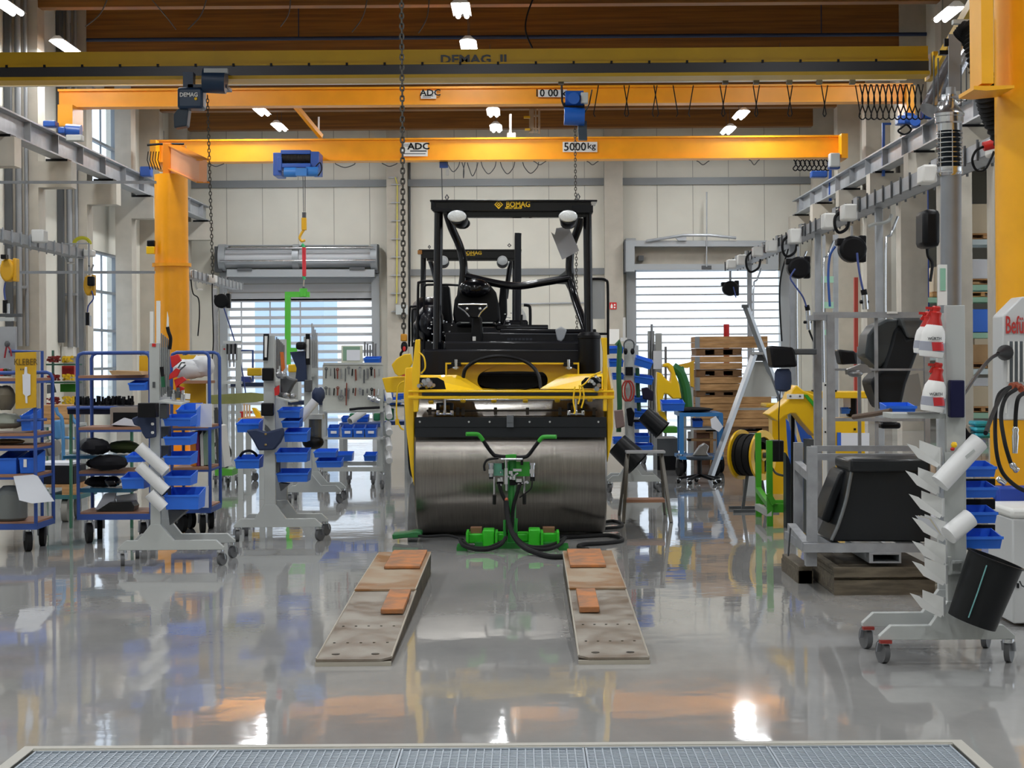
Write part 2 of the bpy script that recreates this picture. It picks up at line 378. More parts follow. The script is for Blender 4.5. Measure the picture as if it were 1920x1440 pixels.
L2 = [((15, 10, 30.6), 'bright twin tube lamp cut off by the top left corner'),
      ((865, 15, 30.6), 'bright twin tube lamp at the top middle, above its hanging neighbour'),
      ((879, 84, 34), 'bright twin tube lamp hanging just above the lettering of the yellow crane bridge'),
      ((490, 206, 43.2), 'small bright lamp left of centre just below the upper orange crane beam'),
      ((524, 236, 46.4), 'small bright lamp left of centre just above the lower orange crane beam'),
      ((925, 208, 43.2), 'small bright lamp at the centre just below the upper orange crane beam'),
      ((930, 238, 46.4), 'small bright lamp at the centre just above the lower orange crane beam'),
      ((1389, 213, 43.4), 'small bright lamp right of centre, nearer one of its pair'),
      ((1365, 242, 46.6), 'small bright lamp right of centre just above the lower orange crane beam'),
      ((1778, 22, 30.4), 'bright slanting twin tube lamp at the top right beside the yellow jib arm')]
for p, l in L2: luminaire(*W(*p), l)
SIDE = ('left', 'middle', 'right')
for D, t_ in ((37.4, 'nearest'), (40.8, 'upper orange')):
    for i, X in enumerate((-6.5, -.7, 5.4)): luminaire(X, D, 7.7, 'ceiling lamp hidden behind the %s crane beam, %s one of three' % (t_, SIDE[i]))
for i, X in ((0, -6.5), (2, 5.2)): luminaire(X, 29, 7.8, 'ceiling lamp just above the top edge of the picture, %s one' % SIDE[i])
for j, D in enumerate((-5, 0, 5, 10, 15, 20)):
    for i, X in enumerate((-6.6, -.8, 5.2)): luminaire(X, D, 7.75, 'ceiling lamp above the near floor, %s row, %s one' % (ORD[j], SIDE[i]))
for j, D in enumerate((6, 14, 22, 30, 38)): luminaire(11.5, D, 7.0, 'ceiling lamp over the storage racks of the side aisle, %s one' % ORD[j])
# cables hanging under the ceiling
def cable(name, pts, r, mat, lab, cat='cable', group=None, sub=6, closed=False):
    return tag(M().tube(pts, r, 6, sub=sub, closed=closed).out(name, mat), lab, cat, group)
for i, (x0, x1, y1) in enumerate(((205, 160, 50), (275, 330, 55), (390, 352, 55), (545, 526, 50), (690, 660, 60), (805, 785, 62))):
    cable('hanging_cable', P((x0, -12, 33.5), ((x0 + x1) / 2 + 6, y1 / 2, 33.5), (x1, y1, 33.5)), .012, darkgr, 'thin loose cable drooping in front of the timber beam, %s from the left' % ORD[i], group='cables under the roof')
cable('hanging_cable', P((1004, -14, 33.5), (988, 30, 33.5), (986, 60, 33.5), (998, 90, 33.5)), .018, black, 'black cable bowing down right of the centre lamps', group='cables under the roof')
# ================================================================ far doors
def slat_door(px0, px1, ytop_px, nslat, group):
    pass
dgrey = mt('door_grey', '9FA4A8', .45, .2); dlight = mt('door_slat', 'B5B8BC', .5)
# left door: closed upper panels, glazed slats below
m = M(); m.box(LD0 - .22, DB - .12, 0, LD0, DB - .02, 4.7); m.box(LD1, DB - .12, 0, LD1 + .22, DB - .02, 4.7); f = st(m.out('door_1', dgrey))
zt = W(560, 563, DB).z; m = M(); m.box(LD0, DB + .05, zt, LD1, DB + .11, 4.2); m.out('upper_panel', dlight, f)
m = M()
for yy in (532, 548): z = W(560, yy, DB).z; m.box(LD0, DB + .035, z - .01, LD1, DB + .05, z + .01)
m.out('panel_joint', seam, f)
m = M(); n_ = 12; pitch = zt / n_ * 1.0
for i in range(n_): z = zt - .24 * (i + 1); 
for i in range(0, 14):
    z = zt - .245 * i
    if z > .1: m.box(LD0, DB + .05, z - .045, LD1, DB + .09, z + .045)
for q_ in (.09, .29, .5): m.box(LD0 + (LD1 - LD0) * q_ - .02, DB + .055, 0, LD0 + (LD1 - LD0) * q_ + .02, DB + .085, zt)
m.out('slat', dlight, f)
M().box(LD0, DB + .068, .02, LD1, DB + .072, zt).out('glass', gl, f)
# right door: narrow slats
m = M(); m.box(RD0 - .28, DB - .12, 0, RD0, DB - .02, 5.0); m.box(RD1, DB - .12, 0, RD1 + .28, DB - .02, 5.0); f = st(m.out('door_2', dgrey))
zt = W(1320, 507, DB).z; m = M()
for i in range(0, 18):
    z = zt - .228 * i
    if z > .1: m.box(RD0, DB + .05, z - .022, RD1, DB + .09, z + .022)
m.out('slat', dlight, f)
M().box(RD0, DB + .05, zt, RD1, DB + .11, 4.2).out('upper_panel', dlight, f)
M().box(RD0, DB + .068, .02, RD1, DB + .072, zt).out('glass', gl, f)
# roller drum housings over the doors
r = T('roller_shutter_drum', 'open grey roller drum with bright shafts above the left door', 'door gear', W(560, 512, DB - .4))
m = M()
for px in (418, 556, 702): c = W(px, 483, DB - .4); m.cyl(c - Vector((.09, 0, 0)), c + Vector((.09, 0, 0)), .38, n=24)
m.out('end_disc', dgrey, r)
m = M(); m.cyl(W(412, 490, DB - .82), W(704, 488, DB - .82), .035); m.cyl(W(425, 466, DB - .78), W(700, 464, DB - .78), .03); m.out('shaft', chrome, r)
m = M(); m.cyl(W(420, 486, DB - .4), W(700, 484, DB - .4), .26, n=20); m.out('rolled_curtain', dlight, r)
m = M(); m.pb(425, 505, 702, 519, DB - .7, .6); m.pb(408, 459, 428, 464, DB - .5, .4); m.pb(428, 459, 690, 461, DB - .5, .4); m.out('cross_beam', dgrey, r)
m = M(); m.pb(445, 503, 472, 508, DB - .75, .05); m.pb(655, 501, 684, 506, DB - .75, .05); m.pb(402, 462, 416, 510, DB - .6, .4); m.pb(700, 458, 709, 512, DB - .5, .4); m.out('bracket', darkgr, r)
r = T('roller_shutter_box', 'wide grey shutter housing with open front above the right door', 'door gear', W(1320, 512, DB - .5))
m = M(); m.pb(1171, 451, 1460, 462, DB - .7, .66); m.pb(1171, 462, 1190, 509, DB - .7, .66); m.pb(1190, 495, 1460, 506, DB - .7, .66); m.pb(1440, 462, 1460, 506, DB - .7, .66); m.out('frame', dgrey, r)
M().pb(1190, 462, 1440, 495, DB - .3, .1).out('inner_panel', conc, r)
m = M(); m.pb(1170, 449, 1173, 509, DB - .72, .02); m.pb(1197, 479, 1207, 489, DB - .5, .2); m.pb(1316, 498, 1334, 504, DB - .75, .05); m.out('fitting', darkgr, r)
m = M(); m.tube(P((1325, 360, DB - .75), (1325, 500, DB - .75)), .02); m.tube(P((1212, 452, DB - .75), (1282, 441, DB - .8), (1330, 441, DB - .8), (1380, 446, DB - .75)), .04); m.pp([(1264, 443), (1287, 439), (1287, 451), (1272, 451)], DB - .8, .1); m.out('support_arm', greyst, r)
# outside seen through the doors
tag(M().box(-12.9, 84, 0, -9.6, 90, 5.2).out('outbuilding', mt('pale_blue_cladding', 'C3D4E6', .8)), 'pale blue building far outside behind the left door', 'building')
# small things on the back wall
o = T('fire_extinguisher_sign', 'small red and white sign on the column between the doors', 'sign', W(1149, 573, DB - .47))
M().pb(1143, 567, 1156, 580, DB - .47, .015).out('plate', red, o)
m = M(); m.pp([(1145, 573), (1147, 568.5), (1149, 573), (1149, 578), (1145, 578)], DB - .475, .004); m.pb(1151, 570, 1154, 573, DB - .475, .004); m.pb(1151, 575, 1154, 578, DB - .475, .004); m.out('symbol', white, o)
tag(M().pb(1141, 617, 1161, 645, DB - .5, .05).out('notice_board', white), 'white notice sheet on the column between the doors', 'sign')
r = T('cable_ladder', 'yellow cables clipped to a ladder beside the left back column', 'cable ladder', W(745, 640, DB - .5))
M().tube(P((741, 332, DB - .5), (745, 345, DB - .5), (744, 560, DB - .5), (743, 569, DB - .5)), .022, 6).out('yellow_cable', mt('cable_pale_yellow', 'C8BC5A', .6), r)
m = M(); [m.pb(733, y, 752, y + 2, DB - .52, .03) for y in range(345, 590, 34)]; m.pb(728, 331, 744, 334, DB - .5, .04); m.out('rung', greyst, r)
tag(M().pb(743, 572, 765, 590, DB - .55, .2).out('junction_box', ltgrey), 'grey junction box low on the left back column', 'box')
tag(M().tube(P((960, 570, DB - .05), (1130, 567, DB - .05)), .02).out('wall_conduit', greyst), 'thin grey conduit low on the middle back wall', 'pipe')
# ================================================================ cranes
chain_m = mt('chain_steel', '55524C', .45, .7)
def chain(px, y0, y1, D, lab, px2=None, link=.085, r=.0085, cat='chain', group=None):
    a, b = W(px, y0, D), W(px2 if px2 else px, y1, D); n_ = int((a - b).length / (link * .78)); m = M(); d = (b - a).normalized(); h = link / 2
    for i in range(n_):
        c = a + (b - a) * ((i + .5) / n_); s_ = Vector((1, 0, 0)) if i % 2 else Vector((0, 1, 0))
        w_ = link * .28
        m.tube([c + d * h * u + s_ * w_ * v for u, v in ((-1, 0), (-.7, .8), (0, 1), (.7, .8), (1, 0), (.7, -.8), (0, -1), (-.7, -.8))], r, 5, closed=True)
    return tag(m.out('load_chain', chain_m), lab, cat, group)
def bridge(px0, px1, yt, yb, D, wd, mat, fl=.04):
    m = M(); a, b = W(px0, yt, D), W(px1, yt - (px1 - px0) * .007, D); h = W(px0, yb, D).z
    z1 = (a.z + b.z) / 2; hh = a.z - h; z0 = z1 - hh
    m.box(a.x, D, z1 - fl, b.x, D + wd, z1); m.box(a.x, D, z0, b.x, D + wd, z0 + fl); m.box(a.x + .01, D + .06, z0 + fl, b.x - .01, D + wd - .06, z1 - fl)
    return m, z0, z1
# crane 1, olive yellow, nearest
D1 = 28.0
r = T('bridge_crane', 'olive yellow crane bridge with dark rail nearest the camera below the roof', 'crane', W(800, 158, D1))
m = M(); za, zb = W(900, 92, D1).z, W(900, 143, D1).z; x1 = W(1740, 100, D1).x
m.box(-9.7, D1, zb + .02, x1, D1 + .3, za); m.out('girder', olive, r)
m = M(); m.box(-9.7, D1 - .06, W(900, 121, D1).z - .0, x1, D1, W(900, 121, D1).z + .03); m.out('upper_flange', olive, r)
dr = mt('rail_dark', '3B3B3E', .35, .4)
zc, zd = W(900, 121, D1).z, W(900, 141, D1).z
M().box(-9.7, D1 - .05, zd, x1, D1 - .005, zc).out('power_rail', dr, r)
M().box(-9.7, D1 - .14, W(900, 147.5, D1).z, x1, D1 + .35, zd).out('lower_flange', olive, r)
m = M()
for i in range(26): xx = -9.4 + i * .6; 
for i in range(26): m.cb((-9.4 + i * .6, D1 - .065, zc + .01), .035, .03, .045)
m.out('clamp', black, r)
text('DEMAG  II', 'lettering', .19, darkgr, r, W(888, 112, D1) + Vector((0, -.01, 0)), bold=.03, sx=1.25)
# white festoon track below it
r2 = T('festoon_track', 'white festoon rail running under the nearest crane bridge', 'rail', W(1200, 152, D1 + .6))
m = M(); p0, p1 = W(330, 157, 28.9), W(1200, 150.5, 28.9); m.box(-9.7, 28.9, p1.z - .025, W(1700, 148, 28.9).x, 29.0, p1.z + .025); m.out('track', mt('alu_white', 'E4E0D6', .4), r2)
m = M()
for px in (1360, 1418, 1480, 1536, 1598, 1052): m.cb(W(px, 154, 28.9), .09, .1, .07)
m.out('carrier', darkgr, r2)
for i, px in enumerate((1052, 1294, 1350, 1416, 1486)):
    pass
m = M()
for a, b_ in ((1122, 1170), (1180, 1226), (1232, 1262), (1300, 1350), (1362, 1412), (1424, 1476), (1486, 1540), (1552, 1604)):
    m.tube(P((a, 160, 28.95), (a - 5, 190, 28.95), (a - 9, 214, 28.95), (a - 6, 219, 28.95)), .010, 6); m.tube(P((b_, 160, 28.95), (b_ + 5, 190, 28.95), (b_ + 9, 214, 28.95), (b_ + 6, 219, 28.95)), .010, 6)
tag(m.out('festoon_cable', black), 'long thin black festoon cable loops hanging below the white rail', 'cable')
for i in range(11):
    x = 1612 + i * 11
    q_ = 28.93 + (i % 2) * .07
    cable('festoon_loop', P((x, 158, q_), (x + 6, 190, q_), (x - 1, 216, q_), (x + 5, 224, q_), (x + 11, 216, q_), (x + 4, 190, q_), (x + 9, 158, q_)), .012, black, 'tightly bunched black cable loop at the upper right, %s from the left' % ORD[i], group='bunched festoon loops of the near crane')
# crane end brace (yellow sloping) at upper right belongs to crane 1
m = M(); a, b_ = W(1760, 122, D1 - .2), W(1838, -14, 25.2); m.bar(a, b_, .14, .16); m.bar(W(1780, 122, D1 + .2), W(1868, -14, 25.4), .12, .14)
m.pb(1750, 96, 1762, 142, D1 - .2, .6)
tag(m.out('crane_end_truck', olive), 'yellow sloping end girder closing the nearest crane bridge at the right', 'crane part')
# crane 2 (1000 kg)
D2 = 33.6
r = T('bridge_crane', 'upper orange crane bridge marked 1000 kg', 'crane', W(800, 200, D2))
m, z0, z1 = bridge(108, 1712, 167, 201, D2, .35, orange); zg2 = z0; m.out('girder', orange, r)
m = M(); m.pb(108, 196, 136, 236, D2 - .3, .8); m.pb(1700, 160, 1716, 222, D2 - .3, .8); m.out('end_carriage', orange, r)
Mw = W(803, 177, D2); m = M(); m.pb(789, 170, 818, 185, D2 - .012, .01); m.pb(1009, 168, 1063, 182, D2 - .012, .01); m.out('label_plate', white, r)
text('ADC', 'lettering', .17, black, r, W(807, 174.5, D2) + Vector((0, -.018, 0)), bold=.02, sx=1.1, depth=.003)
text('10 00 kg', 'lettering', .2, black, r, W(1036, 175, D2) + Vector((0, -.018, 0)), bold=.015, depth=.003)
m = M(); m.pb(793, 179, 812, 180.5, D2 - .015, .003); m.pb(792, 182, 808, 183, D2 - .015, .003); m.out('small_print', darkgr, r)
def drive(px, py, D, lab, parts):
    r = T('travel_drive', lab, 'motor', W(px, py, D)); m = M()
    for a in parts: m.pb(*a, D - .35, .3)
    m.out('gearbox', hblue, r, bev=.02); return r
r = drive(118, 262, 33.3, 'blue travel drive with round motors on the left crane rail', [(80, 226, 103, 237), (108, 238, 122, 250)])
m = M(); m.cyl(W(124, 244, 33.1), W(152, 246, 33.1), .12); m.out('motor', hblue, r); M().pb(123, 252, 153, 264, 32.95, .2).out('cover', ltgrey, r, bev=.02)
r = drive(1716, 232, 33.3, 'blue travel drive with round motors on the right crane rail', [(1684, 216, 1698, 232), (1712, 226, 1726, 237)])
m = M(); m.cyl(W(1694, 222, 33.1), W(1712, 224, 33.1), .12); m.cyl(W(1728, 211, 33.1), W(1750, 213, 33.1), .12); m.cyl(W(1716, 226, 32.95), W(1716, 226, 32.8), .1); m.out('motor', hblue, r)
tag(M().tube(P((1690, 240, 33), (1700, 234, 33), (1708, 244, 33), (1696, 252, 33), (1684, 246, 33)), .02, 6, sub=5, closed=True).out('motor_cable', black), 'black cable coil under the right travel drive', 'cable')
# crane 3 (5000 kg)
D3 = 41.0
r = T('bridge_crane', 'lower wide orange crane bridge marked 5000kg', 'crane', W(800, 300, D3))
m, z0, z1 = bridge(284, 1586, 262, 304, D3, .45, orange); m.out('girder', orange, r)
m = M(); m.pb(281, 262, 292, 312, D3 - .4, 1.2); m.pb(1578, 250, 1590, 296, D3 - .4, 1.2); m.out('end_carriage', orange, r)
m = M(); m.pb(753, 267, 802, 293, D3 - .012, .01); m.pb(1055, 266, 1120, 285, D3 - .012, .01); m.out('label_plate', white, r)
text('ADC', 'lettering', .21, black, r, W(785, 275, D3) + Vector((0, -.018, 0)), bold=.03, sx=1.15, depth=.003)
m = M(); m.pb(769, 282, 800, 284.5, D3 - .015, .003); m.pb(757, 287.5, 798, 289, D3 - .015, .003); [m.pb(757, y, 767, y + 1, D3 - .015, .003) for y in (270, 273, 276, 279)]; m.out('small_print', darkgr, r)
text('5000', 'lettering', .27, black, r, W(1078, 276, D3) + Vector((0, -.018, 0)), bold=.012, sx=.98, depth=.003)
text('kg', 'lettering', .2, black, r, W(1109, 274, D3) + Vector((0, -.018, 0)), bold=.012, sx=1.1, depth=.003)
for i in range(8):
    x = 1488 + i * 8.6
    q_ = D3 + .15 + (i % 2) * .08; g_ = P((x, 300, q_), (x + 5, 307, q_), (x - 1, 316, q_), (x + 4, 320, q_), (x + 8, 314, q_), (x + 3, 306, q_), (x + 7, 300, q_)); g_[0].z = g_[-1].z = z0 - .03
    cable('festoon_loop', g_, .015, black, 'small black cable loop under the right end of the lower orange crane, %s' % ORD[i], group='festoon loops under the lower orange crane')
for i, (a, b_, dd) in enumerate(((390, 420, 312), (628, 666, 314), (716, 745, 312), (838, 862, 322), (866, 872, 334), (876, 896, 330), (902, 930, 326), (938, 965, 326), (980, 1010, 325), (1000, 1024, 303), (1100, 1122, 303), (1306, 1330, 299), (1404, 1424, 299))):
    q_ = D3 + .12 + (i % 3) * .08; g_ = P((a, 298, q_), (a + 4, (298 + dd) / 2 + 3, q_), ((a + b_) / 2, max(dd, 309), q_), (b_ - 3, (298 + dd) / 2 + 3, q_), (b_, 297, q_)); g_[0].z = g_[-1].z = z0 - .03; g_[1].z = min(g_[1].z, z0 - .05); g_[3].z = min(g_[3].z, z0 - .05)
    cable('festoon_loop', g_, .012, darkgr, 'thin sagging cable loop below the lower orange crane beam, %s from the left' % ORD[i], group='sagging loops below the lower orange crane')
r = drive(1536, 322, 40.64, 'dark blue travel drive at the right end of the lower orange crane', [(1522, 320, 1552, 332), (1556, 300, 1576, 316)])
M().pb(1557, 286, 1576, 312, 40.1, .3).out('control_box', ltgrey, r, bev=.02)
drive(275, 320, 40.7, 'small blue travel drive beside the top of the orange column', [(262, 312, 282, 330)])
for px, a, b_, D in ((1557, 294, 377, 44.0), (1657, 230, 330, 37.4)):
    r = T('rail_stop_post', ('tall thin blue steel post clamped to the right crane rail, %s one' % ('farther' if px < 1600 else 'nearer')), 'post', W(px, b_, D))
    m = M(); m.pb(px - 2.5, a, px + 2.5, b_, D, .06); m.pb(px, a, px + (14 if px > 1600 else 30), a + 4, D, .06); m.pb(px, b_ - 40, px + 20, b_ - 37, D, .05); m.out('arm', hblue, r)
# antenna-like stand pieces between cranes
m = M(); [m.pb(*q, 45.15, .1) for q in ((992, 190, 1001, 250), (1003, 190, 1006, 250), (1009, 190, 1013, 250), (992, 215, 1013, 218), (992, 240, 1013, 243))]; tag(m.out('hanging_ladder', mt('warm_steel', '9C8C78', .5, .2)), 'narrow hanging metal ladder frame above the lower orange crane', 'ladder')
m = M(); m.pb(982, 218, 994, 222, 45.1, .1); m.pb(984, 241, 994, 245, 45.1, .1); tag(m.out('ladder_bracket', olive), 'two small yellow brackets left of the hanging ladder frame', 'bracket')
m = M(); m.pb(955, 214, 959, 254, 41.2, .05); m.pb(951, 249, 967, 257, 41.2, .1); tag(m.out('hanger_rod', white), 'white hanger rod standing on the lower orange crane at the centre', 'bracket')
m = M(); m.bar(W(552, 196, 40), W(602, 256, 41), .1, .1); tag(m.out('diagonal_brace', orange), 'orange diagonal brace between the two orange crane beams', 'brace')
m = M(); m.pb(596, 219, 599, 259, 41.2, .05); tag(m.out('hanger_rod', white), 'white hanger rod beside the orange diagonal brace', 'bracket')
# hoist on crane 1 (dark blue)
dk = mt('hoist_dark_blue', '1C3550', .4)
r = T('chain_hoist', 'dark blue electric hoist under the nearest yellow crane bridge', 'hoist', W(360, 180, 27.5))
m = M(); m.pb(332, 163, 380, 203, 27.3, .35); m.out('motor_body', dk, r, bev=.04)
m = M(); m.pb(343, 135, 362, 166, 27.4, .2); m.cyl(W(382, 150, 27.4), W(424, 152, 27.4), .2, n=20); m.pb(380, 128, 418, 168, 27.5, .3); m.pb(352, 158, 425, 164, 27.4, .5); m.out('trolley', dk, r)
M().pb(382, 128, 426, 136, 27.2, .1).out('nameplate', ltgrey, r)
m = M(); m.pp([(334, 203), (354, 199), (350, 236), (326, 240), (325, 214)], 27.4, .25); m.out('chain_bag', mt('dark_slate', '2E3B47', .5), r, bev=.02)
text('DEMAG', 'lettering', .09, white, r, W(354, 178, 27.3) + Vector((0, -.008, 0)), bold=.03, sx=.92)
m = M(); m.sph(W(367, 185, 27.28), .025, .01, .025); m.out('warning_dot', yellow, r)
chain(389, 179, 520, 27.45, 'long thin dark chain hanging from the dark blue hoist down past the orange column', px2=399, link=.07, r=.007)
# hoist on crane 3 (big blue)
r = T('rope_hoist', 'bright blue rope hoist with ribbed drum on the lower orange crane beam', 'hoist', W(556, 330, 40.5))
m = M(); m.pb(512, 286, 528, 329, 40.2, .775); m.pb(582, 284, 598, 326, 40.2, .775); m.pb(526, 281, 582, 289, 40.2, .5); m.pb(528, 306, 582, 314, 40.1, .4); m.pb(520, 294, 528, 320, 40.1, .3); m.out('frame', hblue, r, bev=.015)
m = M(); a, b_ = W(528, 297, 40.3), W(582, 297, 40.3); m.lathe(a, b_ - a, [(.1 + (.012 if i % 2 else 0), .66 * i / 40) for i in range(41)]); m.out('drum', mt('drum_dark', '34302C', .5, .3), r)
m = M(); m.cyl(W(533, 323, 40.1), W(556, 323, 40.1), .11); m.cyl(W(574, 322, 40.1), W(597, 322, 40.1), .11); m.pb(554, 315, 575, 329, 39.95, .25); m.out('motor', mt('motor_blue', '2A6FB5', .4), r)
M().tube(P((592, 312, 40), (600, 305, 40), (603, 318, 40), (596, 330, 40)), .015, sub=4).out('motor_cable', black, r)
m = M(); m.cyl(W(568, 330, 40.2), W(569, 397.4, 40.2), .008); m.cyl(W(572, 330, 40.2), W(572, 397.4, 40.2), .008); m.out('wire_rope', darkgr, r)
M().box(W(530, 300, 40.9).x, 40.9, z0 - .06, W(580, 300, 40.9).x, 41.35, z0 - .012).out('suspension_plate', hblue, r)
r = T('hook_block', 'yellow hook block hanging on the wire rope of the bright blue hoist', 'hook', W(570, 420, 40.2))
M().pb(565, 408, 574, 431, 40.1, .12).out('block_body', mt('hook_yellow', 'D7A419', .45), r, bev=.01); M().pb(566.5, 398, 573, 408, 40.1, .1).out('rope_clamp', darkgr, r)
M().tube(P((570, 431, 40.15), (565, 438, 40.15), (562, 446, 40.15), (566, 452, 40.15), (572, 450, 40.15)), .03, 8, sub=5).out('hook', mt('hook_yellow', 'D7A419', .45), r)
grs = mt('sling_green', '2FA866', .6)
r = T('lifting_sling', 'round sling, green at the ends and red in the middle, hanging from the yellow hook', 'sling', W(570, 520, 40.2))
m = M(); m.tube(P((566, 458, 40.15), (569, 461, 40.15), (570, 466, 40.15)), .035, 8, sub=4); m.tube(P((569, 516, 40.15), (571, 524, 40.15)), .035); m.out('green_end', grs, r)
M().tube(P((570, 464, 40.15), (570.5, 518, 40.15)), .045, 8).out('red_sleeve', mt('sling_red', 'C22A35', .6), r)
M().tube(P((570, 522, 40.15), (569.5, 536.5, 40.15)), .015, 6).out('link', chrome, r)
lg = mt('frame_green', '4FB23A', .45)
r = T('lifting_bracket', 'light green C shaped lifting bracket hanging before the left door', 'lifting gear', W(550, 690, 40.2))
m = M(); m.pb(534, 557, 544, 684, 40.1, .14); m.pb(534, 547, 580, 557, 40.1, .14); m.pb(544, 652, 556, 662, 40.1, .14); m.cyl(W(569, 541, 40.15), W(569, 556, 40.15), .09); m.out('frame', lg, r)
M().cyl(W(569.5, 538, 40.15), W(569.5, 545, 40.15), .03).out('eye', darkgr, r)
# hoist on crane 2 (blue with chain)
r = T('chain_hoist', 'blue chain hoist with white box under the upper orange crane beam', 'hoist', W(1080, 230, 33.2))
m = M(); m.cyl(W(1060, 184, 33.1), W(1094, 184, 33.1), .14, n=20); m.cyl(W(1076, 184, 33), W(1076, 184, 32.85), .11, n=20); m.cyl(W(1058, 218, 33.1), W(1096, 219, 33.1), .17, n=20); m.pb(1064, 210, 1090, 230, 33.0, .25); m.out('motor', mt('hoist_mid_blue', '1A55A8', .4), r)
m = M(); m.pb(1058, 192, 1096, 206, 33.1, .25); m.out('trolley', black, r)
M().pb(1089, 173, 1103, 193, 32.9, .2).out('control_box', ltgrey, r, bev=.01)
M().pp([(1083, 230), (1100, 226), (1101, 262), (1085, 262)], 33.1, .15).out('chain_bag', mt('dark_slate', '2E3B47', .5), r)
m = M(); m.tube(P((1053, 160, 33.1), (1054, 190, 33.1), (1060, 205, 33.1)), .02); m.tube(P((1110, 168, 33), (1105, 195, 33), (1096, 212, 33)), .012); m.out('cable', black, r)
M().box(W(1062, 200, 33.3).x, 33.3, zg2 - .05, W(1092, 200, 33.3).x, 33.9, zg2 - .012).out('suspension_plate', black, r)
chain(1078, 237, 640, 33.15, 'thin chain hanging behind the black roll bar at its right lamp', px2=1082, link=.07, r=.008)
# chain and hook nearest the machine on the left
chain(751, -295, 626, 22.7, 'long dark chain falling from the roof to the orange hook block left of the machine', px2=757, link=.085, r=.0115)
r = T('chain_hook', 'orange hook block with black hook on the long chain left of the machine', 'hook', W(757, 660, 22.7))
M().pb(751, 626, 763, 640, 22.65, .1).out('block_body', mt('hook_orange', 'C98A1C', .45), r, bev=.015)
m = M(); m.sph(W(758, 650, 22.7), .045, .04, .07); m.out('swivel', black, r)
M().tube(P((758, 655, 22.7), (752, 662, 22.7), (752, 668, 22.7), (758, 671, 22.7), (762, 666, 22.7)), .016, 8, sub=4).out('hook', black, r)
M().sph(W(758, 654, 22.65), .02, .01, .035).out('latch', red, r)
tag(M().tube(P((757, 670, 22.7), (757, 730, 22.7)), .03, 8).out('lifting_strap', mt('strap_orange', 'D03A1C', .6)), 'orange red strap hanging below the hook left of the machine', 'strap')
# pendant control between crane and machine
r = T('pendant_control', 'small blue hanging box with white handset above the roll bar', 'control', W(830, 340, 41.32))
M().pb(824, 303, 840, 314, 41.32, .12).out('box', hblue, r, bev=.01)
M().pb(836, 313, 842, 328, 41.34, .06).out('handset', ltgrey, r, bev=.01)
M().tube(P((828, 314, 41.37), (830, 400, 41.37), (829, 500, 41.37)), .012, 6).out('cable', darkgr, r)
# ================================================================ orange jib column on the left
r = T('jib_crane', 'round orange steel jib column with short pink orange arm at the left', 'crane', (W(322, 600, 31).x, 31, 0))
cx = W(322, 500, 31).x
m = M(); m.lathe((cx, 31, 0), (0, 0, 1), [(.5, 0), (.5, .03), (.3, .03), (.3, W(322, 497, 31).z - .03), (.34, W(322, 497, 31).z - .03), (.34, W(322, 497, 31).z + .03), (.29, W(322, 497, 31).z + .03), (.29, W(322, 328, 31).z)], n=32)
m.out('column', orange, r)
m = M(); m.pb(305, 268, 320, 330, 30.75, .5); m.pb(320, 272, 348, 318, 31.1, .08); m.out('head_bracket', mt('orange_shade', 'D9820F', .4), r, bev=.01)
m = M(); a = W(346, 276, 31); b_ = W(388, 304, 27.2)
pk = mt('pink_orange', 'E8A070', .5)
a1, a2, b1, b2 = W(330, 272, 31), W(330, 316, 31), W(388, 300, 26.8), W(388, 342, 26.8)
m.add([a1, b1, b2, a2, a1 + Vector((-.12, 0, 0)), b1 + Vector((-.12, 0, 0)), b2 + Vector((-.12, 0, 0)), a2 + Vector((-.12, 0, 0))], [(0, 1, 2, 3), (7, 6, 5, 4), (0, 4, 5, 1), (3, 2, 6, 7), (1, 5, 6, 2), (0, 3, 7, 4)])
m.out('jib_arm', pk, r)
m = M(); m.bar(a1 + Vector((-.06, 0, 0)), b1 + Vector((-.06, 0, 0)), .2, .02); m.bar(a2 + Vector((-.06, 0, 0)), b2 + Vector((-.06, 0, 0)), .2, .02); m.out('flange', mt('orange_shade', 'D9820F', .4), r)
m = M(); [m.tube(P((278 + i * 5, 284, 30.9), (276 + i * 5, 300, 30.9), (282 + i * 5, 318, 30.9)), .009, 6) for i in range(5)]; m.tube(P((276, 272, 30.9), (300, 270, 30.9), (345, 270, 30.9)), .02); m.out('cable_bundle', black, r)
r = T('motor_switch', 'yellow and black switch box on the left side of the orange column', 'switch', W(285, 475, 30.7))
M().pb(274, 462, 289, 476, 30.68, .12).out('box', yellow, r, bev=.01); M().pb(275, 450, 289, 462, 30.68, .12).out('cap', black, r, bev=.02)
# ================================================================ floor grating
galv = mt('grating_zinc', 'A4AEB8', .5, .2)
pw = (PX1 - PX0 - .06) / 5
for i in range(5):
    x0 = PX0 + .03 + i * pw + .006; x1 = x0 + pw - .012; m = M()
    for j in range(23): x = x0 + (x1 - x0) * j / 22; m.box(x - .003, PY0 + .04, -.03, x + .0022, PY1 - .04, -.004)
    for j in range(60): y = PY0 + .04 + (PY1 - PY0 - .08) * j / 59; m.box(x0, y - .007, -.024, x1, y + .007, -.008)
    m.box(x0 - .004, PY0 + .03, -.03, x0 + .004, PY1 - .03, -.002); m.box(x1 - .004, PY0 + .03, -.03, x1 + .004, PY1 - .03, -.002)
    m.box(x0, PY1 - .045, -.03, x1, PY1 - .035, -.002)
    tag(m.out('floor_grating', galv), 'zinc floor grating panel, ' + ('leftmost', 'second from the left', 'the middle one', 'second from the right', 'rightmost')[i] + ' of five along the bottom edge', 'grating', 'floor grating panels')
m = M(); m.box(PX0 - .03, PY1 - .02, 0, PX1 + .03, PY1 + .03, .004); m.box(PX0 - .03, PY0, 0, PX0 + .02, PY1 - .02, .004); m.box(PX1 - .02, PY0, 0, PX1 + .03, PY1 - .02, .004)
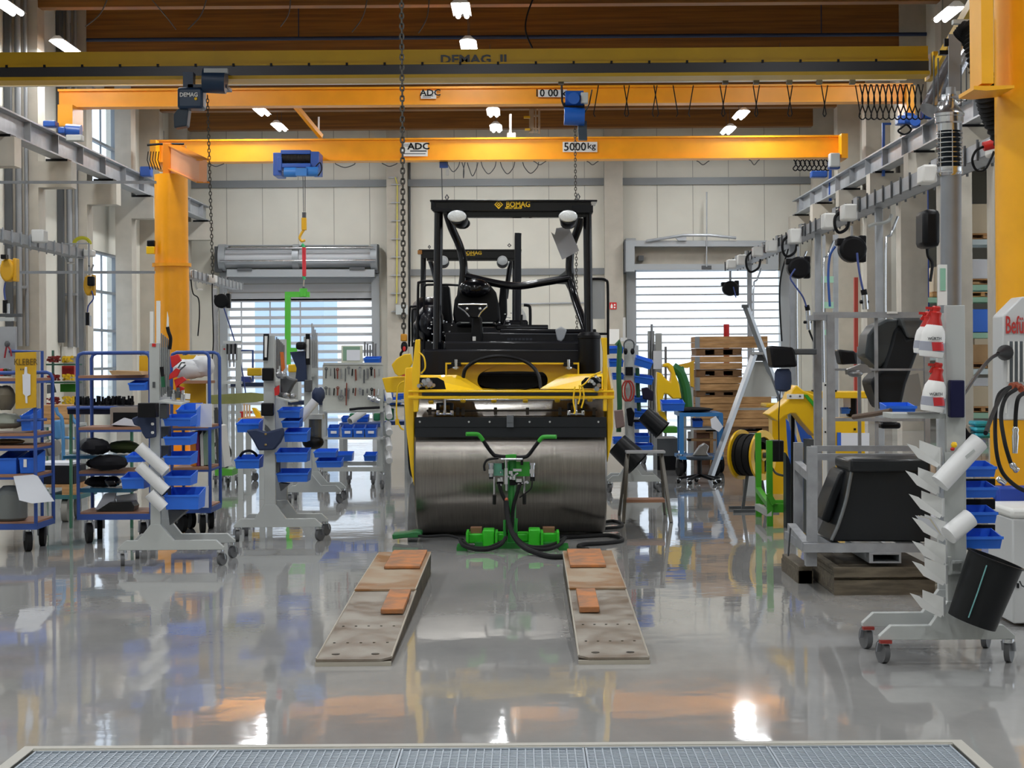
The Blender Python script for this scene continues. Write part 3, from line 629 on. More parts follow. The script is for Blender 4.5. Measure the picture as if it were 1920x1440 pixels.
m.box(PX0, PY1 - .035, -.1, PX1, PY1 - .02, 0); st(m.out('trim_7', mt('pit_frame', 'B0AEA6', .6)))
# ================================================================ ramps
rampm = mt('dirty_steel_plate', '938D82', .45, .1, hx2='6F6152', scale=5.5, bump=.25, rvar=.15)
rampe = mt('ramp_edge_oily', '1C1914', .5, hx2='5A4F3E', scale=7)
rustb = mt('rust_orange_block', 'B8743E', .7, hx2='85634A', scale=9)
def ramp(x0, x1, lab, chx):
    r = T('loading_ramp', lab, 'ramp', ((x0 + x1) / 2, 9.2, 0), 'pair of loading ramps')
    prof = [(9.2, .0), (13.1, 0), (13.15, .145), (11.35, .115), (11.3, .10), (9.6, .045), (9.2, .02)]
    m = M(); m.prism([(a, b_ - .001 if b_ > .01 else b_) for a, b_ in prof], 'yz', x0, x1); m.out('ramp_body', rampe, r)
    # cover plates
    m = M(); c = .05
    if chx < 0: pts = [(x0, 9.19), (x1 - c, 9.19), (x1, 9.25), (x1, 11.3), (x0, 11.3)]
    else: pts = [(x0 + c, 9.19), (x1, 9.19), (x1, 11.3), (x0, 11.3), (x0, 9.25)]
    zz = lambda y: .03 + (y - 9.2) * (.108 - .03) / 2.1
    vs = [(x, y, zz(y) - .006) for x, y in pts] + [(x, y, zz(y) + .006) for x, y in pts]; k = len(pts)
    m.add(vs, [tuple(range(k - 1, -1, -1)), tuple(range(k, 2 * k))] + [(i, (i + 1) % k, (i + 1) % k + k, i + k) for i in range(k)])
    m.out('lower_plate', rampm, r)
    m = M(); z = lambda y: .122 + (y - 11.3) * (.155 - .122) / 1.85
    vs = []
    for dz in (-.006, .006): vs += [(x0, 11.28, z(11.28) + dz), (x1, 11.28, z(11.28) + dz), (x1, 13.15, z(13.15) + dz), (x0, 13.15, z(13.15) + dz)]
    m.add(vs, [(0, 3, 2, 1), (4, 5, 6, 7), (0, 1, 5, 4), (1, 2, 6, 5), (2, 3, 7, 6), (3, 0, 4, 7)]); m.out('upper_plate', mt('rusty_steel_plate', 'A0907A', .5, .1, hx2='8C6238', scale=4, bump=.25, rvar=.15), r)
    m = M()
    for y in (9.62, 10.1):
        for j in range(5): x = x0 + .05 + (x1 - x0 - .1) * j / 4; m.cyl((x, y, zz(y) + .006), (x, y, zz(y) + .009), .007, n=8)
    for j in range(2): x = x0 + .09 + (x1 - x0 - .18) * j; m.cyl((x, 9.32, zz(9.32) + .005), (x, 9.32, zz(9.32) + .008), .022, n=12)
    m.out('bolt', rampe, r)
    m = M(); m.box(x0 - .004, 9.18, 0, x1 + .004, 9.2, .022)
    for xe in (x0, x1): m.tube([(xe, 9.25 if xe == (x1 if chx < 0 else x0) else 9.2, .036), (xe, 11.3, .114)], .006, 6); m.tube([(xe, 11.28, .124), (xe, 13.1, .156)], .005, 6)
    m.out('front_lip', mt('bare_edge', 'B5AFA2', .4, .4), r)
ramp(-1.105, -.715, 'left of the two rusty steel loading ramps before the roller', -1)
ramp(.27, .635, 'right of the two rusty steel loading ramps before the roller', 1)
def block(x0, x1, y0, y1, z0, th, sl, lab):
    m = M(); vs = [(x0, y0, z0), (x1, y0, z0), (x1, y1, z0 + sl), (x0, y1, z0 + sl)]
    m.add(vs + [(a, b_, c + th) for a, b_, c in vs], [(0, 3, 2, 1), (4, 5, 6, 7), (0, 1, 5, 4), (1, 2, 6, 5), (2, 3, 7, 6), (3, 0, 4, 7)])
    tag(m.out('wooden_block', rustb, bev=.004), lab, 'block', 'rusty orange blocks on the ramps')
block(-.99, -.74, 12.2, 13.1, .147, .02, .015, 'wide orange block at the far end of the left ramp')
block(-.87, -.735, 10.45, 11.15, .088, .03, .026, 'narrow orange block in the middle of the left ramp')
block(.30, .55, 12.2, 13.1, .147, .02, .015, 'wide orange block at the far end of the right ramp')
block(.31, .43, 10.45, 11.1, .088, .035, .026, 'narrow orange block in the middle of the right ramp')
# ================================================================ drum roller
dm = bpy.data.materials.new('rolled_steel_drum'); dm.use_nodes = True; n = dm.node_tree; b = n.nodes['Principled BSDF']
b.inputs['Metallic'].default_value = .9; b.inputs['Roughness'].default_value = .27
t = n.nodes.new('ShaderNodeTexCoord'); mp = n.nodes.new('ShaderNodeMapping'); mp.inputs['Scale'].default_value = (60, 2.5, 2.5)
ns = n.nodes.new('ShaderNodeTexNoise'); ns.inputs['Scale'].default_value = 1.5; ns.inputs['Detail'].default_value = 6
r_ = n.nodes.new('ShaderNodeValToRGB'); r_.color_ramp.elements[0].position = .3; r_.color_ramp.elements[1].position = .7
r_.color_ramp.elements[0].color = rgb('7F7B76'); r_.color_ramp.elements[1].color = rgb('938E87')
n.links.new(t.outputs['Object'], mp.inputs[0]); n.links.new(mp.outputs[0], ns.inputs[0]); n.links.new(ns.outputs[0], r_.inputs[0]); n.links.new(r_.outputs[0], b.inputs['Base Color'])
bp = n.nodes.new('ShaderNodeBump'); bp.inputs['Strength'].default_value = .035; bp.inputs['Distance'].default_value = .003; n.links.new(ns.outputs[0], bp.inputs['Height']); n.links.new(bp.outputs[0], b.inputs['Normal'])
b.inputs['Anisotropic'].default_value = .3
DA = 16.12; rx0, rx1 = W(777, 850, 15.6).x, W(1137, 850, 15.6).x
scr = mt('scraper_dark', '26292D', .4)
R = T('road_roller', 'yellow and black road roller with steel drum and open roll bar facing the camera', 'road roller', ((rx0 + rx1) / 2, DA, 0))
m = M(); m.lathe((rx0, DA, .622), (1, 0, 0), [(.55, 0), (.60, .0), (.62, .015), (.62, rx1 - rx0 - .015), (.60, rx1 - rx0), (.55, rx1 - rx0)], n=96); dr_ = m.out('drum', dm, R, sharp=25)
m = M(); m.lathe((rx0 - .02, DA, .622), (1, 0, 0), [(.2, 0), (.2, rx1 - rx0 + .04)], n=24); m.out('drum_hub', black, dr_)
# yellow frame
m = M(); m.pb(765, 732, 1152, 736, 15.38, .16); m.pb(765, 742, 1152, 748, 15.38, .16); m.pb(765, 734, 1152, 744, 15.42, .12); fr = m.out('front_crossbeam', yellow, R, bev=.006)
M().pb(791, 736.5, 1121, 741.5, 15.375, .05).out('rubber_strip', scr, fr)
m = M(); m.pp([(779, 637), (787, 636), (787, 700), (784, 772), (775, 773), (772, 700)], 15.40, .12); m.out('left_upright', yellow, R, bev=.005)
m = M(); m.pp([(1127, 633), (1138, 633), (1139, 700), (1138, 771), (1131, 771), (1131, 660)], 15.40, .12); m.out('right_upright', yellow, R, bev=.005)
m = M(); m.pp([(760, 690), (773, 688), (776, 730), (776.5, 912), (770, 880), (761, 800), (757, 740)], 15.6, 1.0); m.out('left_side_arm', yellow, R, bev=.008)
m = M(); m.pp([(1138.5, 688), (1143, 690), (1150, 730), (1150, 800), (1145, 840), (1138.5, 868)], 15.6, 1.0); m.out('right_side_arm', yellow, R, bev=.008)
m = M(); m.pp([(1140, 688), (1142, 690), (1150, 726), (1146, 730)], 15.5, .04); m.out('reflective_strip', white, R)
# side brackets with blacked-in openings
def dpts(l): return [W(x, y, d) for x, y, d in l]
m = M()
for l in ([(778, 703, 15.55), (856, 703, 16.3), (872, 709, 16.3), (906, 731, 15.6), (778, 732, 15.55)],
          [(1130, 700, 15.55), (1062, 702, 16.3), (1046, 708, 16.3), (1012, 729, 15.6), (1130, 730, 15.55)]):
    m.ext(dpts(l), Vector((0, .03, -.012)))
m.out('deck_plate', yellow, R)
m = M(); m.pp([(785, 708), (820, 708), (832, 714), (836, 730), (785, 731)], 15.45, .03); m.pp([(1128, 706), (1098, 708), (1090, 716), (1090, 729), (1128, 729)], 15.45, .03); m.out('opening', black, R)  # black plates stand in for the shade inside the bracket openings
m = M()
for k in range(16):
    x, y = (random.uniform(783, 808), random.uniform(708, 729)) if k % 2 else (random.uniform(1106, 1128), random.uniform(707, 728))
    m.cyl(W(x, y, 15.42), W(x + random.uniform(-6, 6), y + random.uniform(-3, 3), 15.36), random.uniform(.014, .024), n=8)
m.out('hydraulic_fitting', chrome, R)
# rear yellow plate with oval opening
def plate_hole(D, outer, hole, dep, mat, name):
    ox0, oy0, ox1, oy1 = outer; hx0, hy0, hx1, hy1 = hole; n_ = 40; cx, cy = (hx0 + hx1) / 2, (hy0 + hy1) / 2; rr = (hy1 - hy0) / 2
    inn, out_ = [], []
    for i in range(n_):
        q = 2 * math.pi * i / n_; c, s_ = math.cos(q), math.sin(q)
        inn.append((cx + (hx1 - hx0 - 2 * rr) / 2 * max(-1, min(1, c * 2.2)) + rr * c, cy + rr * s_))
        k_ = min((ox1 - cx) / abs(c) if abs(c) > 1e-6 else 1e9, ((oy1 if s_ > 0 else cy * 2 - oy0) - cy) / abs(s_) if abs(s_) > 1e-6 else 1e9)
        out_.append((cx + c * k_, min(oy1, max(oy0, cy + s_ * k_))))
    w = [W(x, y, D) for x, y in out_] + [W(x, y, D) for x, y in inn]; b2 = [v + Vector((0, dep, 0)) for v in w]; m = M(); N = n_; fs = []
    for i in range(N):
        j = (i + 1) % N
        fs += [(i, j, N + j, N + i), (2 * N + i, 3 * N + i, 3 * N + j, 2 * N + j), (N + i, N + j, 3 * N + j, 3 * N + i), (i, 2 * N + i, 2 * N + j, j)]
    m.add(w + b2, fs); return m.out(name, mat, R)
plate_hole(16.7, (837, 682, 1084, 731), (895, 696, 1027, 730), .06, yellow, 'rear_plate')
m = M(); m.pb(835, 680, 1086, 683, 16.55, .3); m.pb(835, 682, 838, 704, 16.55, .2); m.pb(1083, 682, 1086, 702, 16.55, .2); m.out('rear_plate_flange', yellow, R)
M().pb(880, 690, 1040, 738, 17.1, .05).out('cavity_shade', black, R)  # black sheet behind the oval hole stands in for the cavity's shade
m = M()
for px in (855, 1066): m.pb(px - 9, 680, px + 9, 687, 16.5, .2)
m.out('rubber_mount', black, R)
m = M()
for px in (855, 1066): m.cyl(W(px, 693, 16.5), W(px, 674, 16.5), .014); m.cyl(W(px, 688, 16.48), W(px, 691, 16.48), .03, n=6)
m.out('mount_bolt', chrome, R)
m = M(); m.tube(P((868, 712, 16.3), (874, 690, 16.3), (900, 674, 16.3), (940, 668, 16.3), (985, 678, 16.3), (1008, 700, 16.2), (1014, 729, 16.1)), .017, 8, sub=6); m.out('hydraulic_hose', black, R)
# drum-top pipework
M().cyl(W(809, 750, 15.62), W(1116, 748, 15.62), .012).out('spray_bar', chrome, R)
m = M()
for px, py in ((808, 754), (868, 752), (926, 752), (985, 752), (1045, 751), (1106, 750)): m.sph(W(px, py, 15.58), .026, .02, .022, 8)
m.out('spray_nozzle', mt('nozzle_yellow', 'D9B312', .5), R)
m = M(); m.cyl(W(800, 770, 15.7), W(1120, 769, 15.7), .01)
for px in (858, 868, 929, 989, 1050, 1114, 806): m.pb(px - 3, 764, px + 3, 778, 15.68, .03)
m.out('scraper_rod', mt('brown_steel', '4A4540', .5, .5), R)
m = M()
for px in (834, 1080):
    for dx_ in (-13, 13): m.cyl(W(px + dx_, 756, 15.56), W(px + dx_, 780, 15.56), .016, n=10)
    m.pb(px - 14, 755, px + 14, 760, 15.56, .03)
m.out('scraper_spring', black, R)
m = M()
for px in (834, 1080):
    m.cyl(W(px, 746, 15.54), W(px, 776, 15.54), .012); m.cyl(W(px - 12, 776, 15.54), W(px + 12, 776, 15.54), .012)
    for dx_ in (-13, 0, 13): m.sph(W(px + dx_, 774, 15.54), .02, .02, .03, 8)
m.out('spring_bolt', chrome, R)
m = M(); m.pb(778, 782, 1137, 801, 15.5, .03); m.pb(778, 800, 1137, 820, 15.51, .025); sb = m.out('scraper_blade', scr, R, bev=.003)
m = M()
for px in (787, 879, 918, 993, 1031, 1122): m.cyl(W(px, 791, 15.5), W(px, 791, 15.49), .009, n=8)
m.out('scraper_bolt', chrome, sb)
m = M(); m.pb(950, 779, 963, 792, 15.46, .05); m.pb(950, 792, 963, 801, 15.47, .05); m.out('centre_bracket', mt('bracket_grey', '6C7178', .4, .3), sb)
m = M()
for l in ([(1078, 725), (1075, 750), (1078, 770), (1076, 776)], [(1092, 725), (1095, 745), (1090, 765)], [(1086, 722), (1088, 740), (1084, 758)], [(1128, 697), (1110, 705), (1098, 718), (1086, 726)]):
    m.tube([W(x, y, 15.33) for x, y in l], .008, 6, sub=4)
m.tube(P((785, 660, 15.36), (795, 670, 15.34), (797, 690, 15.34), (790, 700, 15.36)), .007, 6, sub=4)
m.out('yellow_hose', yellow, R)
# black body
bodym = mt('body_black', '0B0C14', .35, coat=.2)
m = M(); m.pb(792, 655, 1112, 704, 17.0, 2.2); m.pb(832, 640, 1118, 660, 17.1, 2.0); m.out('front_body', bodym, R, bev=.02)
m = M(); m.pb(835, 624, 1120, 642, 17.5, 1.6); m.pb(930, 609, 1028, 618, 18.2, 1.2); m.pb(830, 606, 900, 630, 18.0, 1.2); m.pb(938, 617, 1118, 624, 17.6, 1.2); m.out('platform', bodym, R, bev=.01)
m = M(); m.pb(938, 626, 1118, 627, 17.49, .01); m.pb(950, 613, 1028, 614, 17.6, .01); m.pb(900, 657, 1100, 658, 16.99, .01); m.out('edge_highlight', mt('edge_highlight_grey', '5C6068', .3, .5), R)  # highlights along the body's top edges, painted as thin grey lines
m = M(); [m.pb(951 + i * 7, 634, 956 + i * 7, 638, 17.49, .01) for i in range(7)]; m.out('vent_slot', mt('vent_grey', '33363E', .4), R)
m = M(); a = W(1105, 702, 16.75); m.lathe(a, (0, 0, 1), [(.10, 0), (.105, .02), (.105, .34), (.112, .345), (.112, .37), (.085, .40), (.03, .405)], n=28); m.out('air_filter', black, R)
# steering column, console, seat
m = M(); m.pp([(882, 655), (885, 598), (889, 590), (899, 590), (903, 598), (906, 655)], 17.45, .22); m.out('steering_column', black, R, bev=.02)
m = M(); m.pp([(858, 571), (915, 571), (913, 575), (900, 588), (896, 596), (884, 596), (876, 588), (860, 576)], 17.3, .12); cs = m.out('console', black, R, bev=.01)
m = M(); m.tube(P((880, 594, 17.28), (872, 584, 17.28), (859, 575, 17.28), (860, 571, 17.28), (886, 570.5, 17.28), (913, 571, 17.28), (913, 575, 17.28), (902, 585, 17.28), (897, 594, 17.28)), .008, 6); m.sph(W(876, 579, 17.27), .018); m.sph(W(900, 579, 17.27), .018); m.out('console_trim', chrome, cs)
M().pb(886, 631, 892, 639, 17.44, .01).out('sticker', white, R)
m = M(); m.pp([(861, 545), (866, 532), (880, 526), (904, 526), (917, 532), (930, 548), (936, 575), (938, 600), (932, 607), (852, 607), (849, 590), (852, 562)], 18.1, .3); se = m.out('seat_back', black, R, bev=.05)
m = M(); m.sph(W(890, 541, 18.0), .16, .12, .1, 20); m.out('headrest', blackg, se)
m = M(); m.pb(855, 603, 930, 613, 17.75, .5); m.out('seat_cushion', black, R, bev=.04)
m = M(); m.pb(864, 604, 880, 606, 17.74, .02); m.pb(902, 604, 924, 606, 17.74, .02); m.out('seat_edge_trim', ltgrey, R)
m = M(); m.pp([(938, 534), (950, 534), (951, 590), (943, 612), (932, 600)], 18.6, .2); m.pp([(827, 532), (842, 536), (848, 600), (842, 640), (828, 640)], 18.5, .25); m.out('side_panel', black, R, bev=.02)
m = M(); m.sph(W(806, 606, 18.2), .15, .3, .2, 16); m.sph(W(792, 622, 18.6), .12, .2, .15, 14); m.pb(785, 640, 830, 660, 18.0, 1.2); m.out('engine_cover', bodym, R)
m = M()
for k in range(22): m.sph(W(random.uniform(800, 850), random.uniform(572, 645), 17.9), .012, .01, .012, 6)
for k in range(8): m.sph(W(random.uniform(935, 960), random.uniform(585, 612), 17.9), .012, .01, .01, 6)
m.out('small_fitting', chrome, R)
# roll bar
m = M(); m.pb(811, 377.5, 1108, 396, 17.3, .2); m.pb(838, 395, 1100, 407.5, 17.36, .12); m.pb(806, 374.5, 1120, 378, 17.26, .5); rb = m.out('roll_bar_beam', blackg, R, bev=.006)
m = M(); m.pb(808, 379, 815, 392, 17.25, .25); m.pb(813, 390, 846, 396, 17.24, .3); m.pb(1072, 385, 1112, 398, 17.24, .3); m.out('beam_bracket', black, rb)
text('BOMAG', 'lettering', .078, yellow, rb, W(971.5, 383.5, 17.29), bold=.03, sx=.86, depth=.003)
text('FAYAT GROUP', 'lettering', .025, yellow, rb, W(963, 390.3, 17.29), bold=.03, sx=1.0, depth=.003)
m = M(); c = (935, 383.5)
for a0, a1 in ((8.5, 5.6), (3.9, 1.4)):
    o4 = [(c[0] + a0, c[1]), (c[0], c[1] - a0), (c[0] - a0, c[1]), (c[0], c[1] + a0)]; i4 = [(c[0] + a1, c[1]), (c[0], c[1] - a1), (c[0] - a1, c[1]), (c[0], c[1] + a1)]
    w = [W(x, y, 17.285) for x, y in o4 + i4]; b2 = [v + Vector((0, .006, 0)) for v in w]
    m.add(w + b2, [(i, (i + 1) % 4, 4 + (i + 1) % 4, 4 + i) for i in range(4)] + [(8 + i, 12 + i, 12 + (i + 1) % 4, 8 + (i + 1) % 4) for i in range(4)] + [(4 + i, 4 + (i + 1) % 4, 12 + (i + 1) % 4, 12 + i) for i in range(4)] + [(i, 8 + i, 8 + (i + 1) % 4, (i + 1) % 4) for i in range(4)])
m.out('emblem', yellow, rb)
def post(px0, y0, px1, y1, D, r, nm='roll_bar_post'): return M().tube([W(px0, y0, D), W(px1, y1, D)], r, 20).out(nm, blackg, R)
post(822.5, 382, 820, 656, 17.4, .043); post(1101, 382, 1104, 642, 17.4, .043)
m = M(); m.tube(P((836, 392, 18.2), (846, 425, 18.3), (862, 462, 18.4), (869, 495, 18.4), (868, 525, 18.4), (864, 562, 18.4), (868, 600, 18.4)), .043, 16, sub=5); m.out('rear_roll_bar_tube', blackg, R)
m = M(); m.tube(P((1094, 388, 18.2), (1085, 425, 18.3), (1072, 462, 18.4), (1068, 495, 18.4), (1070, 525, 18.4), (1078, 560, 18.3), (1096, 612, 18.0), (1100, 632, 17.9)), .043, 16, sub=5); m.out('rear_roll_bar_tube', blackg, R)
m = M(); m.tube(P((866, 516, 18.4), (905, 526, 18.4), (945, 534, 18.4), (975, 536, 18.4), (1015, 530, 18.4), (1070, 521, 18.4)), .04, 16, sub=5); m.out('rear_cross_tube', blackg, R)
m = M(); m.pp([(868, 498), (873, 498), (876, 508), (888, 518), (901, 521), (901, 526), (868, 524)], 18.38, .02); m.pp([(1068, 494), (1063, 496), (1060, 508), (1048, 517), (1034, 520), (1034, 525), (1068, 524)], 18.38, .02); m.pp([(1034, 532), (1060, 533), (1066, 545), (1070, 556), (1074, 556), (1070, 528)], 18.38, .02)
m.out('gusset_plate', mt('gusset_grey', '4B4E4E', .5), R)
for px, hx in ((857, 867), (1065, 1065.5)):
    m = M(); c = W(hx, 419, 17.5); m.lathe(W(px, 406, 17.18), c - W(px, 406, 17.18), [(.075, 0), (.085, .05), (.08, .2), (.03, .3)], n=24); lo_ = m.out('work_lamp', black, R)
    m = M(); m.lathe(W(px, 406, 17.19), Vector((0, -1, -.12)), [(.082, 0), (.07, .02), (.03, .03)], n=24); [setattr(v, 'z', W(px, 406, 17.19).z + (v.z - W(px, 406, 17.19).z) * .72) for v in m.v]; m.v = [Vector((W(px, 406, 17.19).x + (v.x - W(px, 406, 17.19).x) * 1.12, v.y - .02, v.z)) for v in m.v]; m.out('lamp_lens', mt('lamp_glass', 'E6EAEC', .2, .15, bump=.4, scale=60), lo_)
    M().sph(W(hx, 419, 17.5), .078, .05, .058, 16).out('lamp_cap', black, lo_)
m = M(); m.tube(P((838, 376, 17.35), (835, 370, 17.35), (838, 365, 17.35), (841, 370, 17.35)), .008, 6, closed=True); m.tube(P((1084, 376, 17.35), (1081, 369, 17.35), (1084, 363, 17.35), (1087, 369, 17.35)), .008, 6, closed=True); m.out('lifting_eye', darkgr, R)
m = M(); m.tube(P((1100, 532, 18.1), (1112, 532, 18.1)), .012); m.tube(P((1106, 523, 17.9), (1128, 523, 17.9), (1136, 526, 17.9), (1139.5, 535, 17.9), (1140, 600, 17.9), (1140, 665, 17.9)), .014, 10, sub=3); m.tube(P((1106, 626, 17.9), (1140, 626, 17.9)), .012); m.out('mirror_frame', black, R)
M().pb(1107, 525, 1134, 598, 17.92, .012).out('clear_panel', mt('milky_panel', 'B9BDC0', .3, alpha=.85), R)
m = M(); m.tube(P((815, 527, 18.0), (796, 527, 18.0), (787, 530, 18.0), (784, 540, 18.0), (783, 655, 18.0)), .014, 10, sub=3); m.tube(P((860, 535, 18.0), (840, 534, 18), (803, 534, 18.0), (797, 537, 18.0), (795, 548, 18.0), (795, 655, 18.0)), .012, 10, sub=3)
m.tube(P((786, 574, 18.4), (773, 575, 18.4), (768, 582, 18.4), (767, 650, 18.4)), .012, 10, sub=3); m.tube(P((786, 579, 18.4), (777, 580, 18.4), (773, 588, 18.4), (773, 650, 18.4)), .01, 10, sub=3); m.out('grab_rail', black, R)
# bag and cable ties on the platform
tag(M().pp([(1041, 618), (1052, 612), (1063, 618), (1058, 634), (1053, 640), (1045, 638)], 17.3, .06).out('plastic_bag', mt('grey_film', 'AEB4BC', .3, alpha=.6), bev=.01), 'small clear plastic bag hanging on the right of the roller platform', 'bag')
o = M(); o.pp([(1033, 435), (1040, 440), (1043, 428), (1066, 424), (1086, 470), (1054, 487)], 17.9, .01)
tag(o.out('paper_sheet', mt('film_paper', 'A9ABB2', .5)), 'crumpled grey film sheet taped under the right work lamp', 'paper')
# ================================================================ second roller behind
R2 = T('road_roller', 'second black road roller standing behind the front one, offset to the left', 'road roller', (W(880, 900, 25).x, 25, 0)); Rs = R; R = R2
m = M(); m.pb(790, 469, 974, 484, 27.4, .2); m.pb(800, 483, 965, 489, 27.45, .14); m.pb(785, 467.5, 978, 470, 27.35, .45); rb = m.out('roll_bar_beam', blackg, R)
text('BOMAG', 'lettering', .078, yellow, rb, W(886, 474.5, 27.39), bold=.035, sx=1.05, depth=.003)
text('FAYAT GROUP', 'lettering', .025, yellow, rb, W(881, 479, 27.39), bold=.03, sx=1.0, depth=.003)
M().pb(783, 469, 791, 476, 27.3, .2).out('amber_reflector', mt('amber', 'B5762A', .4), rb)
post(794, 474, 792, 660, 27.5, .043); post(966, 472, 965, 650, 27.5, .043)
m = M(); m.tube(P((803, 478, 28.3), (812, 505, 28.3), (818, 530, 28.3)), .04); m.tube(P((963, 478, 28.3), (955, 505, 28.3), (948, 560, 28.3)), .04); m.out('rear_roll_bar_tube', blackg, R)
for px in (942, 831):
    m = M(); m.lathe(W(px, 490, 27.3), Vector((0, 1, -.25)), [(.085, 0), (.09, .08), (.03, .16)], n=20); lo_ = m.out('work_lamp', black, R)
    M().lathe(W(px, 489, 27.29), Vector((0, -1, -.1)), [(.08, 0), (.06, .02), (.02, .025)], n=20).out('lamp_lens', MATS['lamp_glass'], lo_)
m = M(); m.tube(P((971, 640, 26.6), (971, 445, 26.6), (971.5, 437, 26.6)), .052, 16); m.sph(W(971.3, 441, 26.6), .052, .052, .04, 14); m.out('exhaust_stack', mt('stack_dark', '24262B', .4), R)
m = M(); m.tube(P((955, 463, 27.5), (952, 460, 27.5), (955, 457, 27.5), (958, 460, 27.5)), .01, 6, closed=True); m.tube(P((805, 466, 27.5), (803, 463, 27.5), (805, 460, 27.5), (807, 463, 27.5)), .01, 6, closed=True); m.out('lifting_eye', darkgr, R)
m = M(); m.pb(774, 640, 1010, 760, 24.5, 3.6); m.pb(800, 600, 990, 650, 26, 2.0); m.sph(W(800, 592, 26), .25, .4, .3, 14); m.out('body', bodym, R, bev=.03)
m = M(); m.tube(P((982, 572, 26), (990, 573, 26), (994, 580, 26), (994, 625, 26)), .022, 8, sub=3); m.tube(P((976, 625, 26), (978, 590, 26)), .02); m.out('grab_rail', black, R)
m = M(); m.pp([(978, 575), (986, 590), (992, 612), (978, 612)], 26.1, .3); m.out('white_tank', white, R, bev=.02)
m = M(); m.lathe((W(763, 800, 22.7).x, 23.35, .72), (1, 0, 0), [(.4, 0), (.66, .0), (.72, .05), (.72, .38), (.66, .43), (.4, .43)], n=40); ty = m.out('tyre', rubber, R)
m = M(); m.lathe((W(763, 800, 22.7).x + .03, 23.35, .72), (1, 0, 0), [(.3, 0), (.4, .02), (.4, .3)], n=24); m.out('rim', yellow, ty)
m = M(); m.box(rx1 - .75, 23, .1, rx1 - .4, 24.6, 1.2); m.out('rear_drum_frame', black, R)
m = M(); m.lathe((-.9, 24.0, .622), (1, 0, 0), [(.55, 0), (.62, .015), (.62, 1.3), (.55, 1.31)], n=48); m.out('drum', dm, R)
m = M(); m.pp([(734, 684), (744, 672), (758, 664), (770, 663), (774, 680), (762, 700), (748, 706), (740, 700)], 20.0, .08); m.pp([(716, 709), (742, 706), (770, 706), (770, 736), (724, 736)], 20.2, .5); m.out('yellow_arm', yellow, R, bev=.01)
m = M(); m.tube(P((758, 715, 19.5), (748, 722, 19.5), (744, 745, 19.5), (744, 780, 19.5), (750, 800, 19.5), (757, 806, 19.5)), .01, 6, sub=5); m.pb(741, 786, 748, 797, 19.5, .04); m.out('yellow_hose', yellow, R)
R = Rs
# ================================================================ green hand tool in front of the drum
gd = mt('tool_green_dark', '1C7A2A', .4); mint = mt('mint_panel', '5FA58A', .4); gb = mt('tool_green_bright', '2FB81E', .38)
G = T('hydraulic_lifting_tool', 'green hydraulic hand tool with wide black handlebar standing before the drum', 'tool', (W(958, 1030, 14.75).x, 14.75, 0))
m = M()
for a in ((918, 1000, 905 + 0, 1018),): pass
for x0, y0, x1, y1, d in ((876, 1001, 906, 1019, 14.9), (905, 994, 927, 1025, 14.75), (931, 1001, 949, 1016, 14.9), (970, 1001, 991, 1016, 14.9), (991, 993, 1013, 1025, 14.75), (1017, 1000, 1047, 1018, 14.9)): m.pb(x0, y0, x1, y1, d, .22)
m.out('foot_housing', gb, G, bev=.01)
m = M(); m.pb(856, 1026, 876, 1033, 14.65, .3); m.pb(1048, 1025, 1066, 1032, 14.65, .3); m.pb(890, 1018, 1040, 1030, 14.8, .3); m.out('base_frame', gd, G)
m = M(); [m.cb(W(x, 1008, 14.85), .02, .3, .11) for x in (877, 931, 1016, 1046)]; m.out('rib', gb, G)
m = M(); m.pb(882, 990, 903, 1001, 14.95, .15); m.pb(1018, 990, 1040, 1001, 14.95, .15); m.out('pad', mt('pad_brown', '7E5A3F', .7), G)
m = M(); m.tube([W(960, 1020, 14.9), W(960, 905, 15.0), W(961, 862, 15.0)], .035, 12); m.tube(P((947, 1018, 14.75), (946, 990, 14.75), (946, 975, 14.75)), .012); m.tube(P((968, 1015, 14.75), (967, 985, 14.75), (968, 972, 14.75)), .014); m.out('column', gd, G)
m = M(); m.pb(926, 869, 944, 892, 14.98, .02); m.out('front_plate', mint, G); m = M(); m.pb(945, 866, 993, 893, 14.99, .02); m.pb(955, 852, 968, 870, 14.99, .04); m.out('back_plate', green, G)
M().tube(P((905, 824, 14.95), (914, 838, 14.95), (924, 851, 14.95), (932, 855, 14.95), (958, 857, 14.95), (982, 857, 14.95), (991, 853, 14.95), (1001, 840, 14.95), (1011, 826, 14.95)), .017, 10, sub=4).out('handlebar', black, G)
M().tube(P((874, 814, 14.9), (893, 814, 14.93), (899, 817, 14.94), (906, 826, 14.95)), .018, 10, sub=4).out('grip', green, G)
M().tube(P((1043, 819, 14.9), (1022, 819, 14.93), (1016, 821, 14.94), (1010, 828, 14.95)), .018, 10, sub=4).out('grip', green, G)
m = M(); m.pb(948, 853, 968, 859, 14.93, .05); m.out('clamp', green, G)
m = M()
for px in (921, 998): m.cyl(W(px, 868, 14.95), W(px, 894, 14.95), .02, n=12); m.cyl(W(px, 868, 14.95), W(px, 872, 14.95), .027, n=12); m.pb(px - 5, 880, px + 4, 888, 14.92, .04)
for x0, y0, x1, y1 in ((933, 897, 943, 903), (954, 883, 961, 889), (961, 890, 966, 900), (968, 898, 978, 904), (946, 878, 952, 908), (962, 879, 978, 884)): m.pb(x0, y0, x1, y1, 14.9, .03)
m.tube(P((927, 894, 14.93), (927, 930, 14.93)), .01); m.tube(P((983, 893, 14.93), (983, 928, 14.93)), .01); m.tube(P((949, 862, 14.92), (950, 920, 14.92)), .012); m.cyl(W(940, 861, 14.93), W(980, 861, 14.93), .011)
for k in range(18): m.sph(W(random.uniform(930, 990), random.uniform(882, 910), 14.9), random.uniform(.01, .018), n=6)
m.out('valve_block', chrome, G)
m = M()
